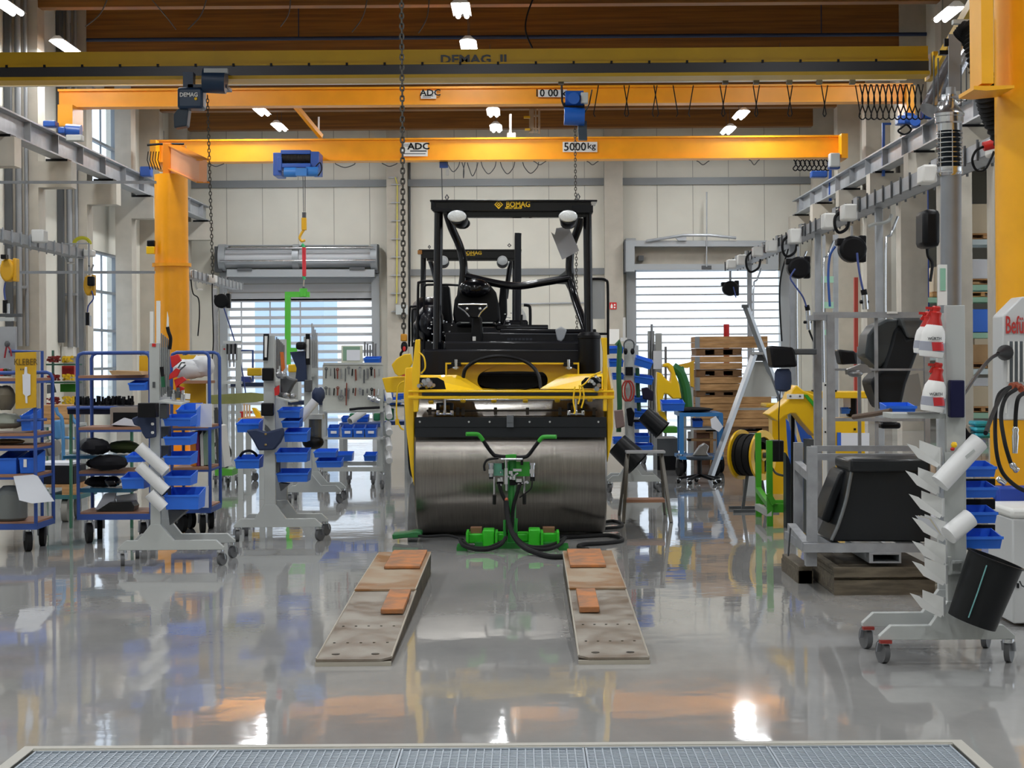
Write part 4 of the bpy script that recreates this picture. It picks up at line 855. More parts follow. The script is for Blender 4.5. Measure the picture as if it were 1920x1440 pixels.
for x0, y0, x1, y1 in ((917, 888, 925, 898), (994, 888, 1003, 902), (931, 903, 944, 908), (955, 898, 966, 910), (966, 903, 980, 909), (976, 858, 981, 872), (941, 868, 945, 880)): m.pb(x0, y0, x1, y1, 14.94, .04)
m.out('black_fitting', black, G)
M().sph(W(949, 937, 14.9), .02).out('brass_coupling', mt('copper', 'B0614A', .4, .6), G)
m = M(); H_ = lambda *l: m.tube(P(*l), .016, 8, sub=5)
H_((936, 907, 14.9), (941, 925, 14.9), (950, 945, 14.9), (954, 965, 14.9)); H_((975, 908, 14.9), (968, 930, 14.9), (962, 955, 14.9), (960, 1000, 14.9)); H_((927, 928, 14.9), (927, 945, 14.92)); H_((983, 926, 14.9), (983, 945, 14.92))
m.tube(P((909, 883, 14.9), (908, 872, 14.9), (915, 862, 14.9), (935, 859, 14.9)), .01, 8, sub=5); m.tube(P((998, 898, 14.9), (996, 915, 14.9), (985, 925, 14.9), (974, 933, 14.9)), .006, 8, sub=5)
m.out('hose', rubber, G)
M().tube([W(949, 940, 14.85), W(951, 965, 14.8), W(957, 990, 14.7), W(968, 1012, 14.55), W(985, 1028, 14.35), W(1010, 1038, 14.2), W(1035, 1044, 14.0), W(1056, 1043.5, 14.0)], .022, 10, sub=5).out('supply_hose', rubber, G)
m = M(); H_((862, 1010, 14.8), (868, 1022, 14.6), (890, 1030, 14.5), (915, 1030, 14.5), (938, 1022, 14.5), (948, 1008, 14.6)); H_((868, 1015, 14.7), (885, 1026, 14.6), (915, 1027, 14.6), (945, 1014, 14.7))
H_((966, 1002, 14.7), (975, 1018, 14.55), (995, 1028, 14.5), (1025, 1030, 14.5), (1048, 1022, 14.6), (1058, 1012, 14.8)); H_((968, 1008, 14.7), (985, 1022, 14.6), (1010, 1026, 14.55), (1040, 1020, 14.7), (1060, 1008, 14.9)); m.out('loop_hose', rubber, G)
def fl(px, py, r=.02): D = (EYE - r) * F / (py - VY); return W(px, py, D)
def floorhose(name, pts, r, lab, cat='hose', mat=None): return tag(M().tube([fl(x, y, r) for x, y in pts], r, 8, sub=6).out(name, mat or rubber), lab, cat)
floorhose('floor_hose', [(1052, 1008), (1090, 1006), (1140, 1004), (1164, 1009), (1162, 1015), (1130, 1019), (1095, 1021), (1085, 1025), (1095, 1030), (1103, 1031)], .02, 'thick black hose looping on the floor right of the green tool')
floorhose('floor_hose', [(1128, 980), (1150, 977), (1166, 982), (1162, 988), (1145, 990), (1110, 992)], .016, 'thin black hose loop on the floor behind the right edge of the drum')
J = T('floor_jack', 'dark green floor jack lying left of the drum foot', 'jack', tuple(fl(765, 1011, 0)))
m = M(); m.pp([(735, 1002), (757, 1000), (778, 996), (790, 998), (790, 1008), (757, 1009), (736, 1012)], 15.35, .22); m.out('jack_body', mt('jack_green', '1E6B35', .4), J, bev=.01)
M().tube(P((776, 1003, 15.4), (800, 1006, 15.3), (840, 1004, 15.2), (868, 1012, 15.0)), .012, 8, sub=4).out('jack_hose', rubber, J)
# ================================================================ shared builders for the shop-floor furniture
def A(m, name, mat, lab, cat, grp=None, bev=0): return tag(m.out(name, mat, bev=bev), lab, cat, grp)
def PB(name, mat, lab, cat, x0, y0, x1, y1, D, dep, grp=None, bev=0): return A(M().pb(x0, y0, x1, y1, D, dep), name, mat, lab, cat, grp, bev)
def PP(name, mat, lab, cat, pts, D, dep, grp=None, bev=0): return A(M().pp(pts, D, dep), name, mat, lab, cat, grp, bev)
castm = mt('caster_grey', '5B5C5E', .5)
def caster(par, x, y, top, r=.055, w=.03, turn=0.3, wm=None):
    c, s_ = math.cos(turn), math.sin(turn); ax = Vector((s_, c, 0)) if False else Vector((c, s_, 0))
    m = M(); k = Vector((x, y, top)); m.cyl(k, k - Vector((0, 0, .02)), .03, n=12)
    off = Vector((-s_, c, 0)) * .02
    for q in (-1, 1): m.bar(k + ax * q * (w / 2 + .008) - Vector((0, 0, .015)), Vector((x, y, r)) + off + ax * q * (w / 2 + .008), .03, .005)
    f = m.out('caster', chrome, par)
    m = M(); p = Vector((x, y, r)) + off; m.cyl(p - ax * w / 2, p + ax * w / 2, r, n=20); m.out('wheel', wm or castm, f); return f
def ubin(x0, y0, x1, y1, D, dep, lab, mat=None, grp='blue open bins', tilt=0):
    a, b_ = W(x0, y1, D), W(x1, y0, D); w, h = b_.x - a.x, b_.z - a.z; t = .006; k = .08; m = M()
    X0, X1, Z0, Z1, Y0, Y1 = a.x, b_.x, a.z, b_.z, D, D + dep; s_ = w * k / 2; hf = Z0 + h * .72
    o = [(X0 + s_, Y0 + .02, Z0), (X1 - s_, Y0 + .02, Z0), (X1 - s_, Y1, Z0), (X0 + s_, Y1, Z0), (X0, Y0, hf), (X1, Y0, hf), (X1, Y1, Z1), (X0, Y1, Z1)]
    i = [(X0 + s_ + t, Y0 + .02 + t, Z0 + t), (X1 - s_ - t, Y0 + .02 + t, Z0 + t), (X1 - s_ - t, Y1 - t, Z0 + t), (X0 + s_ + t, Y1 - t, Z0 + t), (X0 + t, Y0 + t, hf), (X1 - t, Y0 + t, hf), (X1 - t, Y1 - t, Z1), (X0 + t, Y1 - t, Z1)]
    m.add(o + i, [(0, 3, 2, 1), (0, 1, 5, 4), (1, 2, 6, 5), (2, 3, 7, 6), (3, 0, 4, 7), (8, 9, 10, 11), (8, 12, 13, 9), (9, 13, 14, 10), (10, 14, 15, 11), (11, 15, 12, 8), (4, 5, 13, 12), (5, 6, 14, 13), (6, 7, 15, 14), (7, 4, 12, 15)])
    m.box(X0 - .004, Y0 - .006, hf - .012, X1 + .004, Y0, hf + .003)
    if tilt:
        c = Vector(((X0 + X1) / 2, (Y0 + Y1) / 2, (Z0 + Z1) / 2)); Rm = Matrix.Rotation(tilt, 3, 'Y'); m.v = [c + Rm @ (v - c) for v in m.v]
    return tag(m.out('storage_bin', mat or blue), lab, 'bin', grp)
def pvc(x0, y0, x1, y1, D0, D1, r, lab, mat=None):
    a, b_ = W(x0, y0, D0), W(x1, y1, D1); L = (b_ - a).length; m = M(); m.lathe(a, b_ - a, [(r - .006, L * .4), (r - .006, 0), (r, 0), (r, L)], 24)
    return tag(m.out('tube_holder', mat or mt('pvc_grey', 'DCDDDD', .4)), lab, 'tube')
def trolley(lab, x0, x1, D, dep, post, pw, ztop, rpost=None, cr=.055, mat=None):
    mat = mat or ltgrey; s = F / D; X0, X1 = W(x0, 1000, D).x, W(x1, 1000, D).x; XP = W(post, 800, D).x
    r = T('tool_trolley', lab, 'tool trolley', ((X0 + X1) / 2, D + dep / 2, 0), 'tool trolleys')
    zb = .125
    for nm, y, xp in (('front_foot', D, XP), ('rear_foot', D + dep, XP if rpost is None else W(rpost, 800, D + dep).x)):
        m = M(); m.prism([(X0, zb), (X1, zb), (X1, zb + .02), (X1 - .06, zb + .075), (xp + .14, zb + .075), (xp + pw / 2, zb + .20), (xp - pw / 2, zb + .20), (xp - .14, zb + .075), (X0 + .06, zb + .075), (X0, zb + .02)], 'xz', y, y + .05)
        m.out(nm, mat, r, bev=.003)
        M().box(xp - pw / 2, y + .003, zb + .19, xp + pw / 2, y + .047, ztop - (0 if y == D else .03)).out('post', mat, r, bev=.003)
        for xx, tn in ((X0 + .03, .25), (X1 - .03, -.5)): caster(r, xx, y + .025, zb, cr, turn=tn)
    M().box(XP - pw / 2 + .004, D + .05, ztop - .45, XP + pw / 2 - .02, D + dep, ztop - .41).out('top_link', mat, r)
    M().box(XP - .02, D + .05, zb + .02, XP + .02, D + dep, zb + .06).out('cross_link', mat, r)
    return r
def shelfcart(lab, x0, x1, D, dep, shelves, ytop, mat=None, wr=.09, zb=.24, left=True, right=True, board=None):
    mat = mat or cblue; X0, X1 = W(x0, 800, D).x, W(x1, 800, D).x; zt = W(x0, ytop, D).z
    r = T('shelf_cart', lab, 'shelf cart', ((X0 + X1) / 2, D + dep / 2, 0), 'blue shelf carts')
    for k, y in enumerate((D, D + dep)):
        m = M(); c = .05
        m.tube([(X0, y, zb), (X0, y, zt - c), (X0 + c * .3, y, zt - c * .3), (X0 + c, y, zt), (X1 - c, y, zt), (X1 - c * .3, y, zt - c * .3), (X1, y, zt - c), (X1, y, zb)], .016, 10)
        m.out('end_frame', mat, r)
    m = M(); m.box(X0 - .01, D - .02, zb - .03, X1 + .01, D + dep + .02, zb + .02); m.out('base_frame', mat, r)
    m = M(); m.box(X0 + .0, D - .0, zb + .02, X1 - .0, D + dep, zb + .035); m.out('base_board', board or brownb, r)
    for yy in shelves:
        z = W(x0, yy, D).z
        s_ = M().box(X0, D - .012, z - .035, X1, D + dep + .012, z - .015).out('shelf_frame', mat, r)
        M().box(X0 + .01, D - .014, z - .015, X1 - .01, D + dep, z + .008).out('shelf_board', board or brownb, s_)
    for xx in (X0 + .08, X1 - .08):
        for y in (D + .06, D + dep - .06): caster(r, xx, y, zb - .03, wr, .045, turn=random.uniform(.1, .9), wm=rubber)
    return r
def bench(x0, x1, y, D, lab, mat=navy, th=7):
    r = T('workbench', lab, 'workbench', (W((x0 + x1) / 2, y, D).x, D + .3, 0), 'far work benches'); M().pb(x0, y, x1, y + th, D, .7).out('bench_top', mat, r)
    zt = W(x0, y + th, D).z
    for x in (x0 + 3, x1 - 3):
        for d in (.04, .62): q = W(x, y, D).x; M().box(q - .03, D + d, 0, q + .03, D + d + .05, zt).out('leg', ltgrey, r)
    return r
# ================================================================ trolley A (nearest left)
DA_ = 13.72
trolley('nearest light grey tool trolley at the left with three white tubes', 221, 419, DA_, .52, 290, .08, 1.74, rpost=306, cr=.048)
G1 = 'things on the nearest left trolley'
m = M(); m.pb(285, 644, 292, 650, DA_ - .004, .004); A(m, 'small_label', red, 'tiny red label at the top of the nearest left trolley post', 'label')
m = M(); m.pb(286, 716, 291, 727, DA_ - .004, .004); A(m, 'code_label', darkgr, 'tiny grey label half way up the nearest left trolley post', 'label')
PB('scale_strip', white, 'short white plastic strip standing on the nearest left trolley', 'ruler', 281, 584, 287, 655, DA_ + .055, .02)
PB('scale_strip', white, 'taller white plastic strip standing on the nearest left trolley', 'ruler', 293, 564, 300, 655, DA_ + .055, .02)
r = T('knife', 'knife with white blade and black handle pointing up at the orange column', 'knife', W(318, 655, DA_))
M().pp([(312, 613), (313.5, 584), (316, 596), (316.5, 613)], DA_, .006).out('blade', white, r)
M().tube(P((314, 613, DA_), (316, 622, DA_), (320, 635, DA_), (318, 655, DA_)), .014, 10, sub=4).out('handle', black, r)
for i in range(5): A(M().tube([W(303 + i * 3.6, 625 + i * 3, DA_ + .02), W(303 + i * 3.5, 700, DA_ + .02), W(303 + i * 3.4, 744 - i * 3, DA_ + .02)], .0065, 8), 'hanging_rod', mt('cloudy_grey', '8B9092', .2, .5, alpha=1), 'shiny grey rod hung on the nearest left trolley, %s from the left' % ORD[i], 'rod', 'grey rods on the nearest left trolley')
r = T('screwdriver', 'screwdriver with dark green handle hanging on the nearest left trolley', 'screwdriver', W(304, 727, DA_ - .03))
M().tube(P((303, 688, DA_ - .03), (305, 706, DA_ - .03)), .015, 10).out('cap', black, r); M().tube(P((305, 706, DA_ - .03), (306, 726, DA_ - .03)), .017, 10).out('handle', mt('dark_green', '0F5A3A', .4), r)
for i, l in enumerate(([(319, 668), (334, 664), (340, 676), (330, 684), (322, 690)], [(318, 702), (330, 690), (338, 694), (332, 706), (316, 712)], [(326, 712), (342, 706), (350, 712), (338, 720), (330, 728)], [(330, 722), (346, 727), (340, 735), (332, 746), (330, 735)])):
    PP('spring_clamp', red, 'red clamp hanging right of the nearest left trolley, ' + ('topmost', 'second from the top', 'third from the top', 'lowest')[i] + ' of four', 'clamp', l, DA_ - .02 + i * .02, .03, 'red clamps', bev=.004)
A(M().tube(P((334, 690, DA_ - .04), (340, 680, DA_ - .04), (347, 680, DA_ - .04)), .006).tube(P((337, 694, DA_ - .04), (344, 688, DA_ - .04), (348, 684, DA_ - .04)), .006), 'pliers', darkgr, 'small dark pliers among the red clamps', 'pliers')
A(M().add([W(297, 752, DA_ - .1), W(340, 757, DA_ - .18), W(356, 751, DA_ + .1), W(310, 748, DA_ + .15)] + [v + Vector((0, 0, -.012)) for v in (W(297, 752, DA_ - .1), W(340, 757, DA_ - .18), W(356, 751, DA_ + .1), W(310, 748, DA_ + .15))], [(0, 1, 2, 3), (7, 6, 5, 4), (0, 4, 5, 1), (1, 5, 6, 2), (2, 6, 7, 3), (3, 7, 4, 0)]), 'trolley_shelf', ltgrey, 'small grey shelf plate sticking out of the nearest left trolley', 'shelf')
for i, (x, y) in enumerate(((318, 736), (326, 742), (334, 738), (343, 743))): A(M().lathe(W(x, y + 8, DA_), (0, 0, 1), [(.02, 0), (.022, .05), (.014, .055), (.014, .08)], 12), 'socket_bit', chrome if i % 2 else darkgr, 'steel socket on the shelf of the nearest left trolley, ' + ORD[i] + ' from the left', 'socket', 'sockets on the trolley shelf')
A(M().cyl(W(351, 748, DA_), W(352, 738, DA_), .022), 'tape_roll', white, 'white roll at the right end of the small trolley shelf', 'roll')
PB('tool_pouch', black, 'black box shaped pouch on the front of the nearest left trolley', 'pouch', 265, 755, 299, 782, DA_ - .12, .12, bev=.006)
PB('tool_pouch', darkgr, 'dark grey narrow box beside the black pouch on the nearest left trolley', 'pouch', 299, 757, 313, 785, DA_ - .08, .1, bev=.006)
r = T('holster', 'dark blue cloth holster left of the nearest left trolley post', 'holster', W(270, 820, DA_ - .1))
M().pp([(246, 785), (268, 776), (290, 783), (291, 820), (273, 823), (266, 812), (262, 800), (251, 797)], DA_ - .1, .06).out('cloth', navy, r, bev=.01)
m = M(); [m.sph(W(286, y, DA_ - .1), .013, .006, .013, 10) for y in (795, 811)]; m.out('rivet', white, r)
pvc(260, 837, 311, 884, DA_ - .12, DA_ - .10, .046, 'white plastic tube slanting on the nearest left trolley, topmost of three')
pvc(260, 873, 311, 921, DA_ - .12, DA_ - .10, .046, 'white plastic tube slanting on the nearest left trolley, middle of three')
pvc(280, 925, 307, 952, DA_ - .12, DA_ - .10, .046, 'white plastic tube slanting on the nearest left trolley, lowest and shortest of three')
for i, (a, b_, c, d) in enumerate(((306, 778, 357, 799), (307, 813, 357, 835), (307, 849, 358, 872), (307, 886, 358, 911), (308, 918, 373, 956))): ubin(a, b_, c, d, DA_ - .05, .3, 'blue bin right of the nearest left trolley post, ' + ('topmost', 'second', 'third', 'fourth', 'lowest and widest')[i] + ' of five')
ubin(236, 850, 269, 867, DA_ + .05, .25, 'blue bin left of the nearest left trolley post, upper one'); ubin(227, 888, 270, 917, DA_ - .02, .25, 'blue bin left of the nearest left trolley post, lower one')
ubin(331, 757, 368, 800, 14.3, .3, 'tall blue crate behind the topmost bin of the nearest left trolley')
for i, (y0, y1) in enumerate(((800, 822), (836, 858), (914, 930))): PB('bin_bracket', darkgr, 'dark bracket between post and blue bins of the nearest left trolley, ' + ('upper', 'middle', 'lower')[i] + ' one', 'bracket', 299, y0, 316, y1, DA_ + .06, .1)
PP('waste_chute', darkgr, 'dark triangular sheet pointing down under the blue bins of the nearest left trolley', 'sheet', [(315, 956), (348, 958), (318, 985)], DA_ + .1, .2)
PB('paper_sheet', paper, 'large white paper sheet right of the tall blue crate', 'paper', 367, 757, 397, 801, 14.5, .01)
PB('paper_sheet', paper, 'white sheet of paper low beside the lowest blue bin of the nearest left trolley', 'paper', 363, 911, 391, 952, 16.26, .01)
# ================================================================ carts on the left
DBc = 15.45
shelfcart('blue shelf cart with brown boards behind the nearest left trolley', 146, 282, DBc, .5, (706, 803, 885), 662)
shelfcart('right blue shelf cart with yellow boards behind the nearest left trolley', 322, 393, 16.3, .55, (800, 878), 661, zb=.22)
PB('yellow_board', mt('yellow_board', 'D9A80C', .5), 'upper yellow panel on the right blue shelf cart', 'panel', 328, 666, 388, 690, 16.7, .02); PB('yellow_board', MATS['yellow_board'], 'large yellow panel under the brown board of the right blue shelf cart', 'panel', 330, 714, 386, 757, 16.7, .02)
PB('brown_shelf_board', brownb, 'brown board under the white bag', 'board', 336, 703, 390, 708, 16.3, .4)
o = M(); o.sph(W(352, 692, 16.5), .16, .12, .1, 14, .05); o.sph(W(380, 686, 16.5), .11, .1, .11, 12, .08); o.sph(W(366, 692, 16.5), .15, .1, .09, 12, .06); A(o, 'plastic_bag', mt('white_film', 'D9DADB', .4), 'crumpled white plastic bag on the brown board beside the orange column', 'bag')
for i, (x0, x1, c) in enumerate(((355, 366, 'D9821E'), (366, 372, '7A2A6A'), (374, 380, 'D8D8D2'), (380, 388, '8FA890'))): PP('standing_board', mt('panel_%s' % c, c, .5), ('orange', 'purple', 'white', 'pale green')[i] + ' panel standing upright in the right blue shelf cart', 'panel', [(x0, 808 + i * 3), (x1, 806), (x1 + 2, 876), (x0 + 2, 876)], 16.45, .4)
PP('leaning_board', mt('panel_grey', 'CCCCC8', .5), 'long white panel leaning at the right side of the right blue shelf cart', 'panel', [(396, 800), (401, 802), (411, 880), (405, 880)], 16.6, .4)
PP('leaning_board', mt('panel_wine', '4A1520', .5), 'dark red panel leaning beside the long white panel', 'panel', [(404, 850), (409, 852), (420, 876), (412, 879)], 22.28, .2)
# goods in cart B
PP('cardboard_sheet', card, 'flat cardboard sheet on the top board of the blue shelf cart', 'cardboard', [(214, 697), (272, 699), (276, 705), (220, 705)], 15.5, .35)
PB('yellow_box', mt('yellow_board', 'D9A80C', .5), 'yellow box at the right of the top board of the blue shelf cart', 'box', 261, 667, 277, 700, 15.7, .15)
ubin(242, 712, 272, 731, 15.3, .25, 'blue bin under the top board of the blue shelf cart')
PB('equipment_case', mt('case_beige', 'A79A8C', .6), 'beige equipment case on the middle board of the blue shelf cart', 'case', 206, 768, 268, 802, 15.6, .3, bev=.01)
PB('case_opening', black, 'dark front face of the beige equipment case', 'case front', 212, 776, 258, 801, 15.58, .015)
PP('document_folder', paper, 'grey white folder lying in front of the beige case', 'folder', [(208, 799), (232, 786), (258, 793), (262, 802)], 15.5, .05)
blk = mt('black_cloth', '121216', .8)
def lump(cx, cy, D, rx, ry, rz, lab, mat=None, name='cloth_bundle', cat='bundle'): return A(M().sph(W(cx, cy, D), rx, ry, rz, 14, .09), name, mat or blk, lab, cat)
lump(170, 835, 15.7, .115, .13, .07, 'rounded grey cover in the middle of the blue shelf cart, left one', darkgr); lump(190, 838, 15.6, .13, .15, .07, 'black moulded part in the middle of the blue shelf cart')
lump(232, 842, 15.7, .14, .12, .06, 'dark olive hoses heaped in the blue shelf cart', mt('dark_olive', '3A4424', .6))
PB('steel_shelf', mt('teal_steel', '2C6C8C', .4), 'teal blue steel bar shelf in the middle of the blue shelf cart', 'shelf', 118, 852, 262, 858, 15.62, .25)
lump(179, 873, 15.76, .085, .1, .045, 'small black cloth heap on the lower board of the blue shelf cart'); lump(220, 871, 15.7, .17, .14, .07, 'large black cloth heap on the lower board of the blue shelf cart')
lump(188, 903, 15.7, .14, .12, .05, 'black folded mat on the teal bar of the blue shelf cart'); lump(214, 902, 15.6, .07, .1, .05, 'shiny black cover beside the folded mat', blackg)
PB('steel_shelf', mt('teal_steel', '2C6C8C', .4), 'teal blue steel bar low in the blue shelf cart', 'shelf', 150, 913, 245, 921, 15.6, .3)
PP('paper_stack', paper, 'tilted white papers on the bottom of the blue shelf cart, left stack', 'paper', [(178, 958), (196, 928), (216, 925), (212, 958)], 15.7, .06); PP('paper_stack', paper, 'tilted white papers on the bottom of the blue shelf cart, right stack', 'paper', [(216, 930), (254, 925), (256, 944), (222, 946)], 15.8, .05)
PP('document_case', blackg, 'black open document case on the bottom board of the blue shelf cart', 'case', [(180, 961), (206, 944), (246, 943), (252, 952), (250, 961)], 15.5, .2)
gdk_ = mt('leg_green', '3F7A5E', .5)
# tray full of plugs
PB('parts_tray', mt('tray_navy', '14152A', .5), 'long dark tray of cable plugs behind the blue shelf cart', 'tray', 126, 762, 252, 777, 16.6, .5, bev=.01)
m = M()
for k in range(150):
    x = random.uniform(140, 250); y = random.uniform(744, 758); c = W(x, y, random.uniform(16.65, 17.0)); m.cyl(Vector((c.x, c.y, W(x, 762, c.y).z)), c, random.uniform(.006, .016), n=7)
A(m, 'cable_plugs', black, 'dense row of black cable plugs standing in the long dark tray', 'plugs').__setitem__('kind', 'stuff')
A(M().pb(130, 777, 134, 990, 16.9, .05).pb(244, 777, 248, 990, 16.9, .05), 'tray_stand', gdk_, 'thin dark green legs carrying the long dark tray', 'stand'); A(M().tube(P((126, 765, 16.57), (175, 764, 16.57), (232, 765, 16.57)), .015), 'tray_tube', cblue, 'blue tube along the front of the long dark tray', 'tube')
# cart A and yellow board
DAc = 14.8
shelfcart('blue shelf cart cut off by the left edge of the picture', -70, 66, DAc, .55, (712, 815, 838, 892), 700, zb=.22)
r = T('notice_board', 'yellow board with black lettering and white tag on the leftmost blue shelf cart', 'board', W(48, 766, DAc - .05))
M().pp([(28.5, 661), (67, 660), (67.5, 764), (29, 767)], DAc - .05, .02).out('board', mt('board_yellow', 'D8AC1C', .5, hx2='C99A10', scale=4), r)
text('KLEBER', 'lettering', .075, mt('marker_brown', '6B5518', .7), r, W(48, 679, DAc - .055), bold=.0, sx=.8, depth=.002)
M().pp([(45, 702), (46.5, 688), (50.5, 688), (51, 700), (57, 702), (57, 740), (51, 743), (51.5, 756), (48, 756), (47, 742), (43, 738), (42, 702)], DAc - .062, .005).out('paper_tag', paper, r)
m = M(); [m.pb(38 + i * 3, 691, 40 + i * 3, 694, DAc - .055, .003) for i in (0, 1.4)]; m.out('marks', darkgr, r)
A(M().tube(P((17, 658.5, 15.45), (79, 658.5, 15.45), (79, 1014, 15.45)), .014), 'tube_hoop', cblue, 'thin dark blue tube frame behind the yellow board', 'frame')
A(M().tube(P((27, 789, 14.75), (83, 787, 14.75)), .012), 'tube_rail', cblue, 'blue rail sticking right from the leftmost cart', 'rail')
for i, (a, b_, c, d) in enumerate(((36, 768, 54, 808), (36, 849, 64, 889), (-6, 848, 30, 889))): ubin(a, b_, c, d, DAc + .05, .35, 'blue plastic crate in the leftmost cart, ' + ('upper one', 'lower right one with a white tag', 'lower one at the picture edge')[i])
PB('crate_tag', white, 'white tag on the lower right blue crate of the leftmost cart', 'tag', 44, 861, 50, 876, DAc + .04, .004)
lump(14, 789, 14.95, .14, .14, .07, 'grey plastic film bundle in the leftmost cart', mt('film_grey', '8D9286', .4)); lump(10, 738, 14.9, .09, .12, .11, 'beige padded part under the top board of the leftmost cart', mt('beige_pad', '6E6656', .7))
lump(14, 832, 15.05, .16, .1, .022, 'brown paper bundle in the leftmost cart', card); PB('ribbed_pad', mt('purple_pad', '6E4A52', .7), 'dark reddish flat pad on the shelf of the leftmost cart', 'pad', 2, 808, 60, 811.8, 14.9, .3)
o = M(); o.add([W(25, 893, 14.75), W(62, 890, 14.75), W(70, 893, 14.75), W(101, 940, 14.6), W(60, 944, 14.5), W(36, 938, 14.6)] + [v + Vector((0, .02, .0)) for v in P((25, 893, 14.75), (62, 890, 14.75), (70, 893, 14.75), (101, 940, 14.6), (60, 944, 14.5), (36, 938, 14.6))], [(0, 1, 2, 3, 4, 5), (11, 10, 9, 8, 7, 6)] + [(i, i + 6, (i + 1) % 6 + 6, (i + 1) % 6) for i in range(6)])
A(o, 'plastic_sheet', mt('sheet_white', 'BFC2C8', .5, alpha=.92), 'white plastic sheet draped over the edge of the leftmost cart', 'sheet')
A(M().lathe(W(20, 976, 14.95), (0, 0, 1), [(.12, 0), (.14, .02), (.14, .22), (.06, .29)], 24), 'gas_cylinder', mt('bottle_grey', '6E7270', .4), 'grey rounded container on the bottom board of the leftmost cart', 'container')
PB('equipment_rack', greyst, 'grey perforated tool panel at the left edge above the leftmost cart', 'panel', -10, 612, 24, 706, 15.4, .05)
r = T('pliers', 'large pliers with red handles hanging at the left edge', 'pliers', W(12, 672, 15.375)); M().sph(W(12, 645, 15.375), .025, .02, .03).out('head', darkgr, r)
m = M(); m.tube(P((11, 648, 15.375), (9, 658, 15.375), (7, 671, 15.375)), .008); m.tube(P((13, 648, 15.375), (18, 657, 15.375), (20, 668, 15.375)), .008); m.out('handle', mt('dark_red', '8C1C28', .4), r)
for i, (x, c) in enumerate(((2, red), (9, mt('olive_dark', '3E3C18', .5)), (16, darkgr))): PB('small_bottle', c, 'small ' + ('red', 'olive', 'dark grey')[i] + ' bottle on the top board of the leftmost cart', 'bottle', x - 3, 691, x + 3, 705, 14.95, .05, bev=.008)
m = M(); m.pb(-8, 588, 39, 594, 16, .06); A(m, 'perforated_bar', darkgr, 'dark perforated steel arm at the left edge', 'arm'); PB('white_bar', ltgrey, 'light grey arm under the dark perforated arm', 'arm', -8, 595, 27, 602, 16, .06)
# pallet truck and hand truck between the carts
r = T('platform_truck', 'low platform truck with teal frame and large grey wheels between the two left carts', 'truck', (W(110, 950, 17.8).x, 17.8, 0))
PBm = lambda *a: M().pb(*a)
PBm(86, 928, 150, 936, 17.5, .7).out('frame', mt('teal_frame', '356B6E', .5), r)
m = M()
m.lathe(Vector((W(117, 950, 17.6).x, 17.6, .113)), (1, .1, 0), [(.03, -.01), (.113, 0), (.113, .06), (.03, .07)], 28); m.lathe(Vector((W(141, 950, 18.1).x, 18.1, .113)), (1, .1, 0), [(.03, -.01), (.113, 0), (.113, .05), (.03, .06)], 28); m.out('wheel', mt('wheel_grey', '8E8C85', .6), r)
PB('wooden_pallet_block', wood, 'pale wooden block at the right end of the platform truck', 'block', 115, 909, 141, 928, 17.5, .5); PB('wooden_plank', wood, 'wooden plank lying on the platform truck', 'plank', 86, 909, 116, 914, 17.5, .6)
PB('black_box', mt('box_black', '17171D', .6), 'black box with a white lid on the platform truck', 'box', 69, 874, 138, 908, 17.55, .5, bev=.008); PB('white_lid', paper, 'white lid on top of the black box', 'lid', 69, 869, 130, 874, 17.55, .45)  # the thin white slab is the lid of the black box
r = T('hand_truck', 'light blue hand truck with curved handles behind the carts', 'hand truck', W(110, 850, 19)); hb = mt('pale_blue_steel', '4C86B8', .4)
m = M(); m.tube(P((105, 764, 19), (108, 775, 19), (117, 790, 19), (119, 860, 19), (120, 948, 19)), .02, 8, sub=4); m.tube(P((133, 776, 19.1), (137, 786, 19.1), (143, 794, 19.1)), .02, 8, sub=4); m.tube(P((119, 820, 19), (140, 822, 19)), .015); m.out('tube_frame', hb, r)
PB('blue_canister', hb, 'light blue bottle standing behind the carts', 'canister', 100, 788, 113, 824, 19.3, .15, bev=.02)
bench(64, 118, 849, 19.22, 'low grey shelf carrying small grey wheels between the left carts', ltgrey, 4)
for i, (x, y) in enumerate(((94, 838), (75, 838), (108, 838))): A(M().lathe(W(x, y, 19.35), (1, -.4, 0), [(.02, -.01), (.09, 0), (.09, .05), (.02, .06)], 20), 'grey_castor', mt('wheel_grey', '8E8C85', .6), 'small grey wheel lying between the left carts, ' + ('middle', 'left', 'right')[i] + ' one', 'wheel')
PB('wooden_crate', wood, 'pale wooden crate on the workbench behind the left carts', 'crate', 76, 760, 130, 785, 20.1, .5); PB('wooden_pallet', wood, 'small pallet under the pale wooden crate', 'pallet', 80, 786, 128, 795, 20.1, .4)
lump(58, 800, 16.3, .06, .1, .07, 'coiled dark teal hose between the left carts', mt('teal_dark', '1B3B44', .6))
# rack of red and yellow caps
r = T('parts_rack', 'green rack with tiers of red and yellow caps behind the yellow board', 'rack', W(112, 770, 22)); gdk = mt('rack_green', '2B5A48', .5)
m = M(); m.pb(97, 657, 100, 765, 22.36, .05); [m.pb(86, y, 141, y + 3, 22, .35) for y in (682, 716, 763)]; [m.pb(x, 763, x + 3, 911, 22.36, .04) for x in (87, 137)]; m.out('rack_frame', gdk, r)
rc, yc = mt('cap_red', '7A1414', .4), mt('cap_yellow', 'E0B818', .4)
for nm, mat_, sd in (('red_plugs', rc, 0), ('yellow_plugs', yc, 1)):
    m = M()
    for (y0, y1) in ((668, 678.5), (702, 712.5), (744, 758.5)):
        for k in range(55):
            x = random.uniform(87, 140); x = random.uniform(118, 139) if sd else random.uniform(89, 112); lean = True
            if lean: m.sph(W(x, random.uniform(y0, y1), random.uniform(21.9, 22.3)), .018, .018, .018, 6)
    o = A(m, nm, mat_, ('dark red' if not sd else 'yellow') + ' caps heaped on the tiers of the green rack', 'caps'); o['kind'] = 'stuff'
